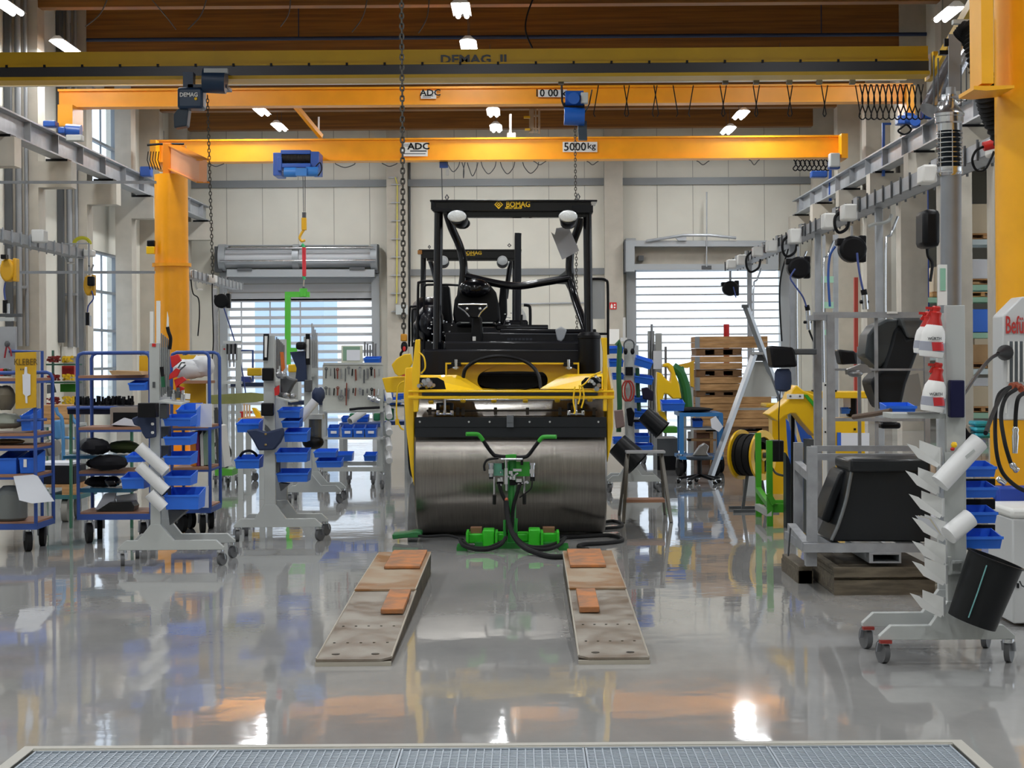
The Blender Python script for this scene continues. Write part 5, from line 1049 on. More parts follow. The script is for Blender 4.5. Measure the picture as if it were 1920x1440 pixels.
PB('red_box', red, 'red box on the green rack of caps', 'box', 116, 686, 139, 706, 22.37, .15); PB('green_box', mt('box_green', '2E8A12', .5), 'green box low on the green rack of caps', 'box', 113, 720, 141, 735, 22.42, .15); PB('white_box', white, 'white box on the wall above the rack of caps', 'box', 115, 650, 138, 668, 37.3, .24)
PP('grey_bag', darkgr, 'dark grey bag on the rack of caps', 'bag', [(88, 721), (98, 720.5), (102, 736), (88, 738)], 22.0, .1)
# ================================================================ trolley B
D2_ = 15.53
trolley('second light grey tool trolley, standing before the bright left door', 438, 603, D2_, .5, 505, .1, 1.82, rpost=527, cr=.055)
r = T('measuring_gauge', 'white gauge in a black holder at the top of the second trolley', 'gauge', W(498, 677, D2_)); M().pp([(494, 626), (504, 626), (502, 676), (493, 676)], D2_ - .04, .02).out('holder', black, r); M().pp([(496, 630), (501.5, 630), (500, 670), (496, 670)], D2_ - .045, .01).out('scale', white, r)
for i in range(6): A(M().tube([W(518.5 + i * 2.8, 632 + i * 3, D2_ + .02), W(518.5 + i * 2.8, 698 - (i % 3) * 6, D2_ + .02)], .006, 8), 'hanging_rod', steel, 'grey rod hung on the second trolley, %s from the left' % ORD[i], 'rod', 'grey rods on the second trolley')
PB('belt_pouch', black, 'black pouch on the front of the second trolley, upper one', 'pouch', 491, 690, 512, 714, D2_ - .085, .075, bev=.01); PB('belt_pouch', black, 'black pouch on the front of the second trolley, lower one', 'pouch', 489, 756, 512, 780, D2_ - .085, .075, bev=.01)
PP('clamp', mt('clamp_orange', 'C8641E', .4), 'orange clamp hanging at the right of the second trolley', 'clamp', [(525, 660), (531, 660), (534, 690), (528, 699)], D2_ - .04, .03)
PP('rag', darkgr, 'dark cloth bundle hanging at the right of the second trolley', 'cloth', [(525, 700), (545, 708), (558, 712), (550, 722), (540, 742), (525, 738)], D2_, .1, bev=.02)
PP('spring_clamp', red, 'red clamp beside the dark cloth on the second trolley', 'clamp', [(514, 728), (523, 722), (524, 740), (515, 742)], D2_ - .05, .03); A(M().sph(W(530, 703, D2_), .05, .04, .04, 10, .1), 'metal_tool_cluster', steel, 'metal pincers above the dark cloth of the second trolley', 'pincers')
A(M().add(P((518, 744, 15.4), (545, 752, 15.3), (560, 750, 15.6), (518, 741, 15.6)) + [v - Vector((0, 0, .012)) for v in P((518, 744, 15.4), (545, 752, 15.3), (560, 750, 15.6), (518, 741, 15.6))], [(0, 1, 2, 3), (7, 6, 5, 4), (0, 4, 5, 1), (1, 5, 6, 2), (2, 6, 7, 3), (3, 7, 4, 0)]), 'trolley_shelf', ltgrey, 'sloping grey shelf plate on the second trolley', 'shelf')
for i, (x, y) in enumerate(((528, 740), (538, 745), (548, 744))): A(M().sph(W(x, y, 15.5), .035, .03, .025, 10, .1), 'metal_part', steel if i else darkgr, 'metal part on the sloping shelf of the second trolley, ' + ORD[i] + ' from the left', 'part', 'parts on the sloping shelf')
r = T('holster', 'wide dark blue cloth holster on the front of the second trolley', 'holster', W(500, 845, D2_ - .1)); M().pp([(461, 807), (480, 804), (497, 810), (515, 806), (530, 802), (532, 815), (525, 830), (513, 844), (484, 845), (474, 826)], D2_ - .1, .08).out('cloth', navy, r, bev=.015)
m = M(); [m.sph(W(498, y, D2_ - .11), .012, .006, .012, 8) for y in (814, 834)]; m.out('rivet', mt('brass', 'A89060', .3, .8), r)
PP('scissors', darkgr, 'open dark pliers above the blue holster', 'pliers', [(497, 796), (502, 800), (508, 808), (504, 812), (496, 806)], D2_ - .05, .02)
ubin(443, 787, 485, 811, D2_ - .02, .28, 'blue bin left of the second trolley post, upper one'); ubin(440, 855, 486, 879, D2_ - .02, .28, 'blue bin left of the second trolley post, lower one with a cable ring')
A(M().tube(P((450, 856, 15.65), (456, 848, 15.65), (468, 845, 15.65), (478, 850, 15.65), (482, 856, 15.65)), .012, 8, sub=4), 'cable_ring', black, 'black cable ring in the lower left bin of the second trolley', 'cable')
for i, (a, b_, c, d) in enumerate(((521, 764, 562, 784), (528, 785, 561, 802), (532, 804, 576, 829), (517, 843, 577, 868), (517, 882, 576, 905))): ubin(a, b_, c, d, D2_ + .02, .28, 'blue bin right of the second trolley post, ' + ('topmost', 'second', 'third', 'fourth', 'lowest')[i] + ' of five')
ubin(588, 843, 630, 858, 19.3, .28, 'blue bin low between the second trolley and the tool board, upper one'); ubin(592, 860, 640, 877, 19.3, .28, 'blue bin low between the second trolley and the tool board, lower one')
pvc(562, 786, 590, 752, D2_ + .3, D2_ + .32, .04, 'white plastic tube slanting up right of the second trolley'); lump(597, 742, 16.2, .06, .06, .08, 'dark blue cloth stuffed in the slanting white tube', navy)
r = T('waste_cup', 'clear tube holder with a black bag hanging between second trolley and tool board', 'holder', W(590, 842, 16.2)); M().pb(577, 777, 605, 786, 16.1, .15).out('rim', ltgrey, r); M().pb(540, 780, 577, 783, 16.12, .02).out('arm', ltgrey, r); M().cyl(W(591, 786, 16.18), W(591, 820, 16.18), .06, n=20).out('clear_cup', mt('smoke_film', '4A4D50', .15, alpha=.8), r); M().sph(W(587, 829, 16.18), .1, .09, .07, 16).out('black_bag', black, r)
PP('bin_bracket', darkgr, 'dark bracket between post and lowest bins of the second trolley', 'bracket', [(507, 867), (523, 867), (523, 886), (507, 886)], D2_ + .05, .1); PP('waste_chute', darkgr, 'dark pointed sheet under the lowest bin of the second trolley', 'sheet', [(523, 906), (541, 908), (526, 921)], D2_ + .1, .15)
# ================================================================ trolley C with the tool board
D3_ = 21.75
r = T('tool_board_trolley', 'grey trolley with a large perforated tool board before the left door', 'tool trolley', (W(662, 915, D3_).x, D3_ + .3, 0), 'tool trolleys')
perf = mt('perforated_board', 'B9BBB4', .5)
n = perf.node_tree; b = n.nodes['Principled BSDF']; t = n.nodes.new('ShaderNodeTexCoord'); mp = n.nodes.new('ShaderNodeMapping'); mp.inputs['Scale'].default_value = (26, 26, 26)
vo = n.nodes.new('ShaderNodeTexVoronoi'); vo.inputs['Randomness'].default_value = 0; rr = n.nodes.new('ShaderNodeValToRGB'); rr.color_ramp.elements[0].position = .16; rr.color_ramp.elements[1].position = .2; rr.color_ramp.elements[0].color = rgb('6A6C68'); rr.color_ramp.elements[1].color = rgb('BDBFB8')
n.links.new(t.outputs['Object'], mp.inputs[0]); n.links.new(mp.outputs[0], vo.inputs[0]); n.links.new(vo.outputs[0], rr.inputs[0]); n.links.new(rr.outputs[0], b.inputs['Base Color'])
M().pb(605, 684, 718, 771, D3_, .03).out('board', perf, r)
m = M(); [m.pb(x0, 684, x0 + 5, 890, D3_ + .03, .04) for x0 in (606, 713)]; m.pb(606, 770, 718, 773, D3_ - .1, .3); m.pb(606, 820, 718, 824, D3_ - .1, .4); m.pb(606, 876, 718, 884, D3_, .06); m.pb(625, 866, 706, 873, D3_ + .9, .06); m.pb(606, 680, 716, 684, D3_ - .02, .06); m.out('frame', ltgrey, r)
for px, py in ((601, 908), (613, 915), (655, 905), (700, 906), (717, 915)): D = DF(py); p = fl(px, py, 0); caster(r, p.x, D, .2, .055)
cols = [darkgr, steel, black, mt('red_brown', '7A3A2A', .5), chrome]
for i in range(30):
    x = 612 + (i % 15) * 7 + random.uniform(-1.5, 1.5); y = 690 + (i // 15) * 38 + random.uniform(-2, 3); L = random.uniform(12, 30) * (1 if i < 15 else .6)
    m = M(); a, b_ = W(x, y, D3_ - .02), W(x + random.uniform(-1, 1), y + L, D3_ - .02); m.cyl(a, b_, random.uniform(.005, .011), n=6)
    if i % 3 == 0: m.ring(a, (0, 1, 0), .02, .01, .01, 12)
    A(m, 'hand_tool', cols[i % 5], 'small steel hand tool hanging on the perforated tool board, ' + ('upper' if i < 15 else 'lower') + ' row, ' + ORD[i % 15] + ' from the left', 'hand tool', 'tools on the perforated board')
A(M().ring(W(639, 745, D3_ - .02), (0, 1, 0), .035, .025, .01), 'tape_ring', steel, 'round metal ring on the perforated tool board', 'ring'); A(M().tube(P((650, 718, D3_ - .03), (649, 760, D3_ - .03)), .008), 'long_screwdriver', MATS['red_brown'], 'long brown rod in the middle of the perforated tool board', 'rod')
m = M(); m.cyl(W(690, 744, D3_ - .08), W(712, 752, D3_ - .08), .035); m.sph(W(700, 748, D3_ - .1), .05, .04, .04); A(m, 'drill', chrome, 'shiny air drill at the lower right of the perforated tool board', 'drill'); A(M().tube(P((655, 768, 21.6), (672, 766, 21.6), (712, 764, 21.6)), .016), 'torque_wrench', black, 'black torque wrench lying below the perforated tool board', 'wrench')
for i, x in enumerate((614, 640, 662, 684)): ubin(x, 797, x + 21, 820, D3_ - .12, .25, 'small blue bin on the shelf below the tool board, ' + ('leftmost', 'second from left', 'third from left', 'rightmost')[i] + ' of four', grp='bins below the tool board'); PB('bin_label', paper, 'pale label on the ' + ('leftmost', 'second', 'third', 'rightmost')[i] + ' small bin below the tool board', 'label', x + 6, 808, x + 17, 813, D3_ - .14, .003, 'labels of the bins below the tool board')
r = T('document_holder', 'cream and green document holder standing on the tool board', 'document', W(660, 684, D3_ + .1)); M().pb(640, 648, 680, 683, D3_ + .1, .03).out('frame', mt('cream_plastic', 'D6D8C8', .5), r); M().pb(643, 650, 675, 676, D3_ + .095, .005).out('green_sheet', mt('sheet_green', '7FA08A', .6), r); M().pb(650, 656, 675, 676, D3_ + .09, .005).out('paper', paper, r)
ubin(682, 668, 712, 681, D3_ + .1, .3, 'blue bin standing on top of the tool board'); [A(M().cyl(W(684 + i * 5, 668, D3_ + .3), W(684 + i * 5, 641 + (i % 3) * 3, D3_ + .3), .012, n=8), 'standing_rod', steel, 'grey rod standing behind the tool board, ' + ORD[i] + ' from the left', 'rod', 'rods behind the tool board') for i in range(5)]
for i, y in enumerate((735, 765, 795, 825, 848)): A(M().cyl(W(727, y, D3_ + .1), W(730, y + 16, D3_ - .1), .042), 'tube_holder', mt('pvc_grey', 'DCDDDD', .4), 'white tube right of the tool board, ' + ('topmost', 'second', 'third', 'fourth', 'lowest')[i] + ' of five', 'tube', 'white tubes right of the tool board')
pvc(656, 790, 682, 772, 22.4, 22.6, .045, 'white tube slanting below the tool board'); 
ubin(626, 848, 660, 865, 22.6, .3, 'blue bin low behind the tool board frame, left one'); ubin(682, 849, 705, 865, 22.6, .3, 'blue bin low behind the tool board frame, right one')
# ================================================================ trolleys further back
NT = trolley('narrow light grey trolley left of the second trolley, with grey rods', 400, 470, 22.8, .5, 421, .07, 1.8, rpost=447)
for i in range(8): A(M().tube([W(426 + i * 2.5, 645, 22.7), W(426 + i * 2.5, 664 + (i % 3) * 12, 22.7)], .01, 6), 'hanging_rod', steel if i % 3 else black, 'rod hung on the narrow trolley, %s from the left' % ORD[i], 'rod', 'rods on the narrow trolley')
M().pb(418, 639, 450, 644, 22.66, .12).out('rod_rail', ltgrey, NT)
PB('label_mark', red, 'tiny red mark at the top of the narrow trolley', 'label', 419, 653, 422, 656, 22.78, .004); PB('trolley_tray', ltgrey, 'light grey tray joining the posts of the narrow trolley', 'panel', 418, 715, 450, 720, 22.6, .2)
PB('green_platform', mt('tool_green2', '4C9A2A', .5), 'green low platform with casters left of the second trolley', 'platform', 403, 880, 435, 892, 22.0, .5)
for i, (x, y) in enumerate(((428, 908), (446, 905))): p = fl(x, y, 0); caster(bpy.data.objects['green_platform'], p.x, p.y, .14, .05)
PP('perforated_beam', mt('olive_metal', '84874F', .5, var=.15), 'olive grey perforated beam lying across the trolleys', 'beam', [(391, 741), (440, 738), (470, 736), (526, 742), (528, 748), (480, 754), (440, 757), (392, 758)], 18.3, .08)
m = M()
for a, b_ in (((405, 765), (418, 860)), ((412, 780), (425, 878)), ((404, 770), (410, 879))): m.tube(P((a[0], a[1], 22.15), (b_[0], b_[1], 22.15)), .022)
m.ring(W(414, 850, 22.2), (.4, 1, 0), .15, .12, .03)
A(m, 'metal_bars', mt('dark_metal', '4A4B4A', .4, .5), 'dark metal bars and wheel rim leaning left of the second trolley', 'frame')
trolley('light grey trolley behind the second one, with a navy cloth', 538, 640, 19.6, .5, 577, .08, 1.86, rpost=590)
PP('cloth', navy, 'navy cloth hanging left of the third trolley post', 'cloth', [(543, 660), (572, 658), (575, 715), (553, 716), (556, 690)], 19.48, .09, bev=.01); PB('grinder', black, 'black tool on top of the navy cloth', 'tool', 554, 641, 573, 656, 19.4, .12, bev=.03)
r = T('measuring_gauge', 'white and black gauge at the top of the third trolley', 'gauge', W(577, 684, 19.5)); M().pb(573, 626, 581, 684, 19.5, .02).out('holder', black, r); M().pb(574.5, 636, 579.5, 672, 19.49, .01).out('scale', white, r)
for i in range(4): A(M().tube([W(585 + i * 3, 606 + i * 6, 19.6), W(586 + i * 3, 690, 19.6)], .008, 6), 'hanging_rod', chrome, 'thin bright rod at the third trolley, %s from the left' % ORD[i], 'rod', 'bright rods on the third trolley')
PB('belt_pouch', darkgr, 'dark pouch on the third trolley post', 'pouch', 571, 712, 583, 735, 19.45, .14, bev=.01)
# work benches and odds and ends deep in the hall, left
bench(432, 530, 718, 30, 'long dark blue workbench in front of the left door, left one'); bench(540, 604, 752, 27, 'dark blue workbench behind the third trolley'); bench(720, 765, 790, 28.05, 'blue workbench left of the roller', cblue); bench(640, 716, 792, 26.5, 'blue workbench behind the tool board', cblue)
bench(74, 134, 796, 20.02, 'grey legged workbench behind the two left carts', ltgrey, 5)
bench(446, 492, 784, 20.2, 'small wooden bench behind the second trolley carrying red clamps', wood, 6)
PB('yellow_case', yellow, 'yellow case on the workbench before the left door, left one', 'case', 463, 690, 490, 705, 30.2, .3, bev=.02); PB('yellow_case', yellow, 'yellow case on the workbench before the left door, right one', 'case', 540, 683, 560, 698, 31, .4, bev=.02); PB('grey_stand', ltgrey, 'plain grey stand under the right yellow case before the left door', 'stand', 541, 698, 559, 842, 31.02, .36)
A(M().tube(P((430, 657, 31), (474, 657, 31), (474, 716, 31)), .02), 'tube_hoop', cblue, 'dark blue tube frame standing on the far workbench', 'frame')
PP('blue_cover', mt('cover_blue', '3C4FA0', .6), 'blue cover lying on the far workbench', 'cover', [(452, 706), (465, 707), (470, 717), (450, 717)], 30.1, .3)
for i, x in enumerate((454, 468)): r = T('clamp', 'red screw clamp in a yellow case, ' + ('left', 'right') [i] + ' one', 'clamp', W(x, 784, 20.4)); M().tube(P((x, 772, 20.4), (x, 784, 20.4)), .012).out('screw', red, r); M().tube(P((x - 4, 773, 20.4), (x + 4, 773, 20.4)), .01).out('handle', red, r)
for i, x in enumerate((456, 461, 466)): PB('wooden_batten', mt('pale_wood', 'D8B58A', .6), 'pale wooden slat standing by the second trolley, ' + ('left', 'middle', 'right')[i] + ' one', 'slat', x, 757 + i, x + 3, 784, 20.3, .03)
PP('yellow_curve', yellow, 'curved yellow strip beside the wooden slats', 'strip', [(472, 768), (478, 768), (488, 778), (489, 786), (480, 786)], 20.4, .1)
for i, (x0, y0, x1, y1, D) in enumerate(((720, 735, 735, 752, 27), (728, 745, 752, 760, 28), (742, 748, 757, 758, 27.5), (640, 780, 652, 791, 26.6), (668, 778, 690, 791, 26.6))): ubin(x0, y0, x1, y1, D, .3, 'small far blue bin deep in the hall, ' + ORD[i] + ' of five', grp='far blue bins')
r = T('bin_rack', 'light metal rack of blue bins between the tool board and the roller', 'rack', (W(740, 850, 27).x, 27.2, 0)); m = M()
for x in (718, 760): q_ = W(x, 730, 26.95); [m.box(q_.x - .02, y, 0, q_.x + .02, y + .04, q_.z) for y in (26.95, 27.95)]
for y in (753, 762): q_ = W(718, y, 26.95); m.box(q_.x, 26.95, q_.z - .02, W(760, y, 26.95).x, 27.99, q_.z)
m.out('rack_frame', ltgrey, r)
for i, (x0, y0, x1, y1) in enumerate(((722, 766, 738, 788), (655, 775, 664, 789.5), (700, 775, 712, 789.5))): PB('spray_can', mt('can_green', '2E8A5A', .4), 'green container standing deep in the hall, ' + ORD[i] + ' from the left', 'container', x0, y0, x1, y1, 27.35 if not i else 26.8, .2, bev=.02)
# cable tray left with sockets
def tray(X, D0, D1, z, lab, sgn):
    r = T('cable_tray', lab, 'cable tray', (X, (D0 + D1) / 2, z)); m = M()
    for dx_ in (-.1, .1): m.box(X + dx_ - .006, D0, z, X + dx_ + .006, D1, z + .13)
    m.box(X - .1, D0, z, X + .1, D1, z + .01); m.out('side_rail', greyst, r)
    m = M(); y = D0 + .1
    while y < D1: m.box(X - .125, y, z - .02, X - .108, y + .025, z + .15); m.box(X + .108, y, z - .02, X + .125, y + .025, z + .15); y += .42
    m.out('rung', darkgr if sgn > 0 else greyst, r); return r
def tpost(X, D, z, lab):
    r = T('tray_post', lab, 'post', (X, D, 0), 'cable tray posts'); M().box(X - .04, D - .03, 0, X + .04, D + .03, z - .006).out('profile', greyst, r, bev=.006)
    M().box(X - .12, D - .08, 0, X + .12, D + .08, .012).out('foot_plate', greyst, r); M().tube([(X + .06, D - .04, 1.0), (X + .06, D - .04, z - .5), (X + .12, D - .04, z - .3), (X + .2, D - .04, z - .1)], .015, 8, sub=3).out('conduit', chrome, r); return r
XT = -6.9
tray(XT, 19, 27.3, 3.2, 'grey cable tray high at the left edge', -1); tpost(XT + .02, 27.3, 3.2, 'post under the end of the left cable tray')
tray(W(380, 520, 33).x, 31.4, 37, W(380, 522, 33.5).z - .08, 'short pale cable tray right of the orange column', -1); tpost(W(395, 520, 36).x, 36.5, 3.1, 'post under the short cable tray right of the orange column')
def sockbox(x0, y0, x1, y1, D, lab): return PB('socket_box', white, lab, 'socket box', x0, y0, x1, y1, D, .25, 'white socket boxes on the cable trays', bev=.02)
sockbox(50, 430, 74, 454, 24.2, 'white socket box on the left cable tray'); sockbox(155, 468, 172, 480, 27.0, 'white socket box at the end of the left cable tray'); sockbox(356, 506, 366, 518, 32, 'white socket box just right of the orange column'); sockbox(390, 516, 404, 530, 33, 'white socket box at the end of the short right tray')
cable('coiled_cable', [W(154 + 15 * math.cos(q), 458 - 12 * math.sin(q), 27.0) for q in [math.pi * k / 8 for k in range(0, 9)]], .03, mt('cable_yellow', 'D6D23A', .5), 'yellow cable arched over the left cable tray')
m = M(); m.pb(-10, 508, 290, 513, 29, .05); A(m, 'support_rail', greyst, 'long grey rail running from the left edge to the orange column', 'rail')
m = M(); m.pb(-10, 339, 292, 344, 29.3, .06); A(m, 'support_rail', greyst, 'thin grey rail high at the left running to the top of the orange column', 'rail')
def reel(x0, y0, x1, y1, D, mat, lab, hose=None):
    r = T('hose_reel', lab, 'hose reel', W((x0 + x1) / 2, y1, D), 'hanging hose reels'); c = W((x0 + x1) / 2, (y0 + y1) / 2, D); w, h = (x1 - x0) / F * D, (y1 - y0) / F * D
    m = M(); m.lathe(c - Vector((0, .09, 0)), (0, 1, 0), [(h * .40, 0), (h * .47, .02), (h * .47, .16), (h * .40, .18)], 24); s_ = m.v; k = w / h
    m.v = [Vector((c.x + (v.x - c.x) * k, v.y, v.z)) for v in m.v]; m.pb(x0, y0 + (y1 - y0) * .1, x0 + (x1 - x0) * .35, y0 + (y1 - y0) * .35, D - .07, .14); m.pb(x1 - (x1 - x0) * .25, y0, x1, y1 - (y1 - y0) * .05, D - .06, .14)
    m.out('housing', mat, r, bev=.015); M().pb((x0 + x1) / 2 - 2, y0 - 18, (x0 + x1) / 2 + 2, y0 + 2, D, .03).out('hanger', greyst, r)
    if hose: M().tube([W(*q) for q in hose], .011, 6, sub=5).out('hose', mt('hose_blue', '3A4C8C', .5), r)
    return r
yr = mt('reel_yellow', 'D8A21A', .45)
reel(2, 484, 30, 530, 20.0, yr, 'yellow and black hose reel hanging at the left edge', [(10, 530, 20), (8, 545, 20), (10, 562.2, 20)]); PB('reel_cover', black, 'black top of the leftmost yellow reel', 'cover', 5, 480, 15, 488, 19.9, .1)
RL = reel(158, 515, 176, 556, 26.5, yr, 'yellow and black hose reel hanging on the post of the left cable tray', [(172, 545, 26.4), (175, 560, 26.4), (166, 573, 26.4), (164, 585.3, 26.4)]); q = W(167, 500, 26.515); M().box(-6.96, 26.5, 3.368, q.x + .012, 26.53, 3.384).box(q.x - .012, 26.5, q.z, q.x + .012, 26.53, 3.366).out('bracket', greyst, RL); PB('reel_cover', black, 'black side cover of the second yellow reel', 'cover', 163, 518, 176, 536, 26.3, .1, bev=.02)
reel(401, 550, 431, 579, 28.5, black, 'black hose reel hanging before the left door', [(420, 578, 28.4), (440, 640, 28.4), (455, 700, 28.4), (462, 750, 28.4)])
for i, (x, y) in enumerate(((10, 575), (164, 598))): r = T('hose_coupling', 'black coupling hanging below the ' + ('leftmost', 'second')[i] + ' yellow reel', 'coupling', W(x, y + 12, 24)); M().cyl(W(x, y - 12, 20 if not i else 26.4), W(x, y + 12, 20 if not i else 26.4), .03).out('grip', black, r); M().cyl(W(x + 5, y - 6, 20 if not i else 26.4), W(x + 5, y + 14, 20 if not i else 26.4), .02).out('nozzle', chrome, r)
cable('drop_cable', P((358, 524, 32), (362, 550, 32), (372, 560, 32), (374, 590, 32), (371, 630, 32)), .012, black, 'black cable looping down right of the orange column'); cable('drop_cable', P((398, 530, 34), (398, 560, 34), (400, 640, 34), (396, 690, 34)), .012, black, 'thin black cable hanging beside the chain at the left')
for i, (x, y, D) in enumerate(((132, 493, 27), (376, 543, 33))): r = T('bench_lamp', 'small white curved spout lamp hanging at the ' + ('left cable tray', 'short tray right of the orange column')[i], 'lamp', W(x, y, D)); M().tube(P((x - (14 if not i else 7), y - 22, D), (x - 8, y - 8, D), (x - 4, y, D)), .02, 8, sub=3).out('arm', ltgrey, r); M().sph(W(x + 1, y, D), .06, .05, .02).out('head', white, r)
# ================================================================ right: cable tray with sockets and reels
XR_ = 3.8
def DX(px): return XR_ * F / (px - VX)
def DB_(px): return 3.64 * F / (px - VX)
tray(XR_, 12.5, 32.4, 3.2, 'long grey cable tray rising along the right side of the hall', 1)
for i, px in enumerate((1404, 1484, 1532, 1646)): tpost(XR_ + .02, DX(px), 3.2, ('farthest', 'second farthest', 'middle', 'tall nearer')[i] + ' post under the right cable tray')
for i, (a, b_, c, d) in enumerate(((1370, 486, 1387, 503), (1389, 477, 1405, 496), (1419, 462, 1438, 480), (1445, 450, 1465, 472), (1488, 428, 1510, 456), (1551, 399, 1574, 428), (1589, 382, 1616, 412), (1736, 308, 1764, 342))):
    o = sockbox(a, b_, c, d, DB_((a + c) / 2) - .1, 'white socket box on the right cable tray, ' + ORD[i] + ' from its far end'); o.location.x += 3.668 - max(v.co.x for v in o.data.vertices) - o.location.x
    k = o.location; v_ = [v.co for v in o.data.vertices]; ya, yb = min(v.y for v in v_) + k.y, max(v.y for v in v_) + k.y; zt_ = max(v.z for v in v_) + k.z
    M().box(3.660, ya + .02, min(zt_, 3.35) - .01, 3.667, yb - .02, 3.357).box(3.660, ya + .02, 3.353, 3.715, yb - .02, 3.358).out('hook_plate', greyst, o)
for i, (x, y) in enumerate(((1418, 472), (1486, 443), (1584, 398))):
    D = DB_(x) - .35; r = T('power_plug', 'red plug with looped black cable at the right cable tray, ' + ('farthest', 'middle', 'nearest')[i] + ' of three', 'plug', W(x, y, D))
    M().cyl(W(x - 8, y + 1, D), W(x + 6, y - 2, D), .05, n=12).out('red_plug', red, r); M().tube(P((x - 8, y, D), (x - 18, y + 10, D), (x - 18, y + 28, D), (x - 10, y + 38, D), (x + 4, y + 30, D), (x + 8, y + 14, D)), .018, 8, sub=5).out('cable', black, r)
r = T('power_plug', 'red plug with wide black cable loop near the yellow column', 'plug', W(1856, 272, 13)); M().cyl(W(1844, 275, 13), W(1868, 269, 13), .035, n=12).out('red_plug', red, r)
M().tube(P((1844, 275, 13), (1830, 283, 13), (1823, 300, 13), (1830, 318, 13), (1846, 318, 13), (1858, 298, 13), (1864, 284, 13)), .01, 8, sub=5).out('cable', black, r)
sockbox(1862, 256, 1880, 290, 13.2, 'white socket box on the right cable tray beside the yellow column')
reel(1353, 528, 1386, 558, 32.0, black, 'black hose reel hanging before the right door, smallest and farthest', [(1375, 540, 31.8), (1380, 560, 31.8)])
reel(1474, 480, 1520, 524, 21.5, black, 'black hose reel with blue hose, second from the right door', [(1491, 504, 21.3), (1482, 520, 21.3), (1490, 535, 21.3), (1505, 556, 21.3), (1512, 575, 21.3)])
reel(1570, 441, 1625, 494, 17.0, black, 'black hose reel with blue hose hanging beside the rail post', [(1607, 474, 16.8), (1609, 495, 16.8), (1613, 520, 16.8), (1618, 544, 16.8)])
PB('hose_reel', black, 'tall narrow black hose reel partly behind the grey duct', 'hose reel', 1731, 392, 1764, 463, 14.0, .3, 'hanging hose reels', bev=.04)
for i, (x, y0, y1, D) in enumerate(((1514, 572, 618, 21.3), (1619, 543, 580, 16.8))):
    r = T('hose_coupling', 'hose coupling with quick connectors below the ' + ('second', 'third')[i] + ' black reel', 'coupling', W(x, y1, D)); M().cyl(W(x, y0, D), W(x + 2, y0 + 10, D), .03).out('grip', black, r); M().cyl(W(x + 2, y0 + 10, D), W(x + 4, y1, D), .03).out('body', chrome, r)
    m = M(); [m.sph(W(x + dx_, y1 - 14, D), .025, n=8) for dx_ in (-3, 6)]; m.out('knob', black, r)
for i, l in enumerate(([(1566, 462), (1556, 480), (1553, 520), (1556, 575)], [(1738, 462), (1740, 480), (1748, 495), (1744, 528)], [(1478, 467), (1464, 520), (1462, 570), (1466, 640)], [(1517, 619), (1522, 632), (1530, 650)])): cable('drop_cable', [W(x, y, (17, 14.3, 25.4, 21.3)[i]) for x, y in l], .013, hblue if i < 1 else black, 'thin hose hanging from the right cable tray, ' + ORD[i] + ' of four')
cable('white_cable_loop', P((1628, 425, 18.5), (1640, 420, 18.5), (1656, 418, 18.5), (1668, 412, 18.5), (1672, 402, 18.5)), .02, ltgrey, 'light grey conduit bending off the tall rail post')
# vertical exhaust duct with extractor hose
DD = 12.6; duct = mt('duct_grey', '85898E', .45, .3, var=.05)
r = T('exhaust_duct', 'thick grey vertical duct with ribbed hose cage right of the hall', 'duct', W(1782, 700, DD))
M().tube([W(1783, 312, DD), W(1783, 700, DD)], .074, 28).out('pipe', duct, r)
m = M(); a = W(1781, 330, DD); m.lathe(a, (0, 0, 1), [(.074, 0), (.09, .03), (.09, .06)], 28); m.lathe(W(1780, 246, DD), (0, 0, 1), [(.088, 0), (.09, .05), (.10, .06), (.10, .10), (.107, .105), (.107, .125), (.10, .13), (.085, .15), (.06, .19), (.055, .26)], 28); m.out('collar', chrome, r)
m = M(); h0 = W(1781, 328, DD).z; h1 = W(1781, 246, DD).z; m.lathe(W(1781, 328, DD), (0, 0, 1), [(.075 + (.008 if i % 2 else 0), (h1 - h0) * i / 26) for i in range(27)], 24); m.out('ribbed_hose', mt('dark_ribbed', '2C333B', .2, .3), r)
m = M(); [m.ring((W(1781, 300, DD).x, DD, h0 + (h1 - h0) * (i + .5) / 9), (0, 0, 1), .093, .087, .006) for i in range(9)]; [m.cyl((W(1781, 300, DD).x + .09 * math.cos(q), DD + .09 * math.sin(q), h0), (W(1781, 300, DD).x + .09 * math.cos(q), DD + .09 * math.sin(q), h1), .004) for q in (-.6, -1.6, -2.6)]; m.out('wire_cage', chrome, r)
m = M()
for x0, x1, y0, y1, d in ((1759, 1812, 127, 189, -.1), (1751, 1802, 122, 198, .1)): m.tube([W(x0, y0 - 18, DD + d), W(x0, y1, DD + d), W(x1, y1, DD + d), W(x1, y0, DD + d)], .006, 8)
m.out('wire_bracket', darkgr, r)
M().tube([W(1745, 208, DD + .3), W(1775, 150, DD + .4), W(1812, 80, DD + .5)], .085, 20).out('slanting_pipe', mt('foil_silver', 'A5A7AC', .18, .85, bump=.5, scale=14), r)
m = M(); m.pb(1779, 64, 1802, 170, DD + .2, .02); m.out('back_plate', duct, r)
m = M(); m.pb(1771, 72, 1779, 86, DD, .03); m.pb(1762, 94, 1778, 102, DD + .1, .05); m.out('switch', black, r)
M().lathe(W(1783, 190, DD), (0, 0, 1), [(.05, 0), (.06, .02), (.035, .06), (.035, .10)], 20).out('cone', greyst, r)
m = M(); hp = smooth([W(1806, 74, 12.3), W(1820, 60, 12.25), W(1832, 95, 12.2), W(1848, 170, 12.2), W(1866, 225, 12.3), W(1900, 290, 12.4)], 14); m.tube(hp, [.088 if i % 2 else .072 for i in range(len(hp))], 18)
A(m, 'flexible_hose', rubber, 'thick black ribbed flexible hose passing behind the yellow column', 'hose')
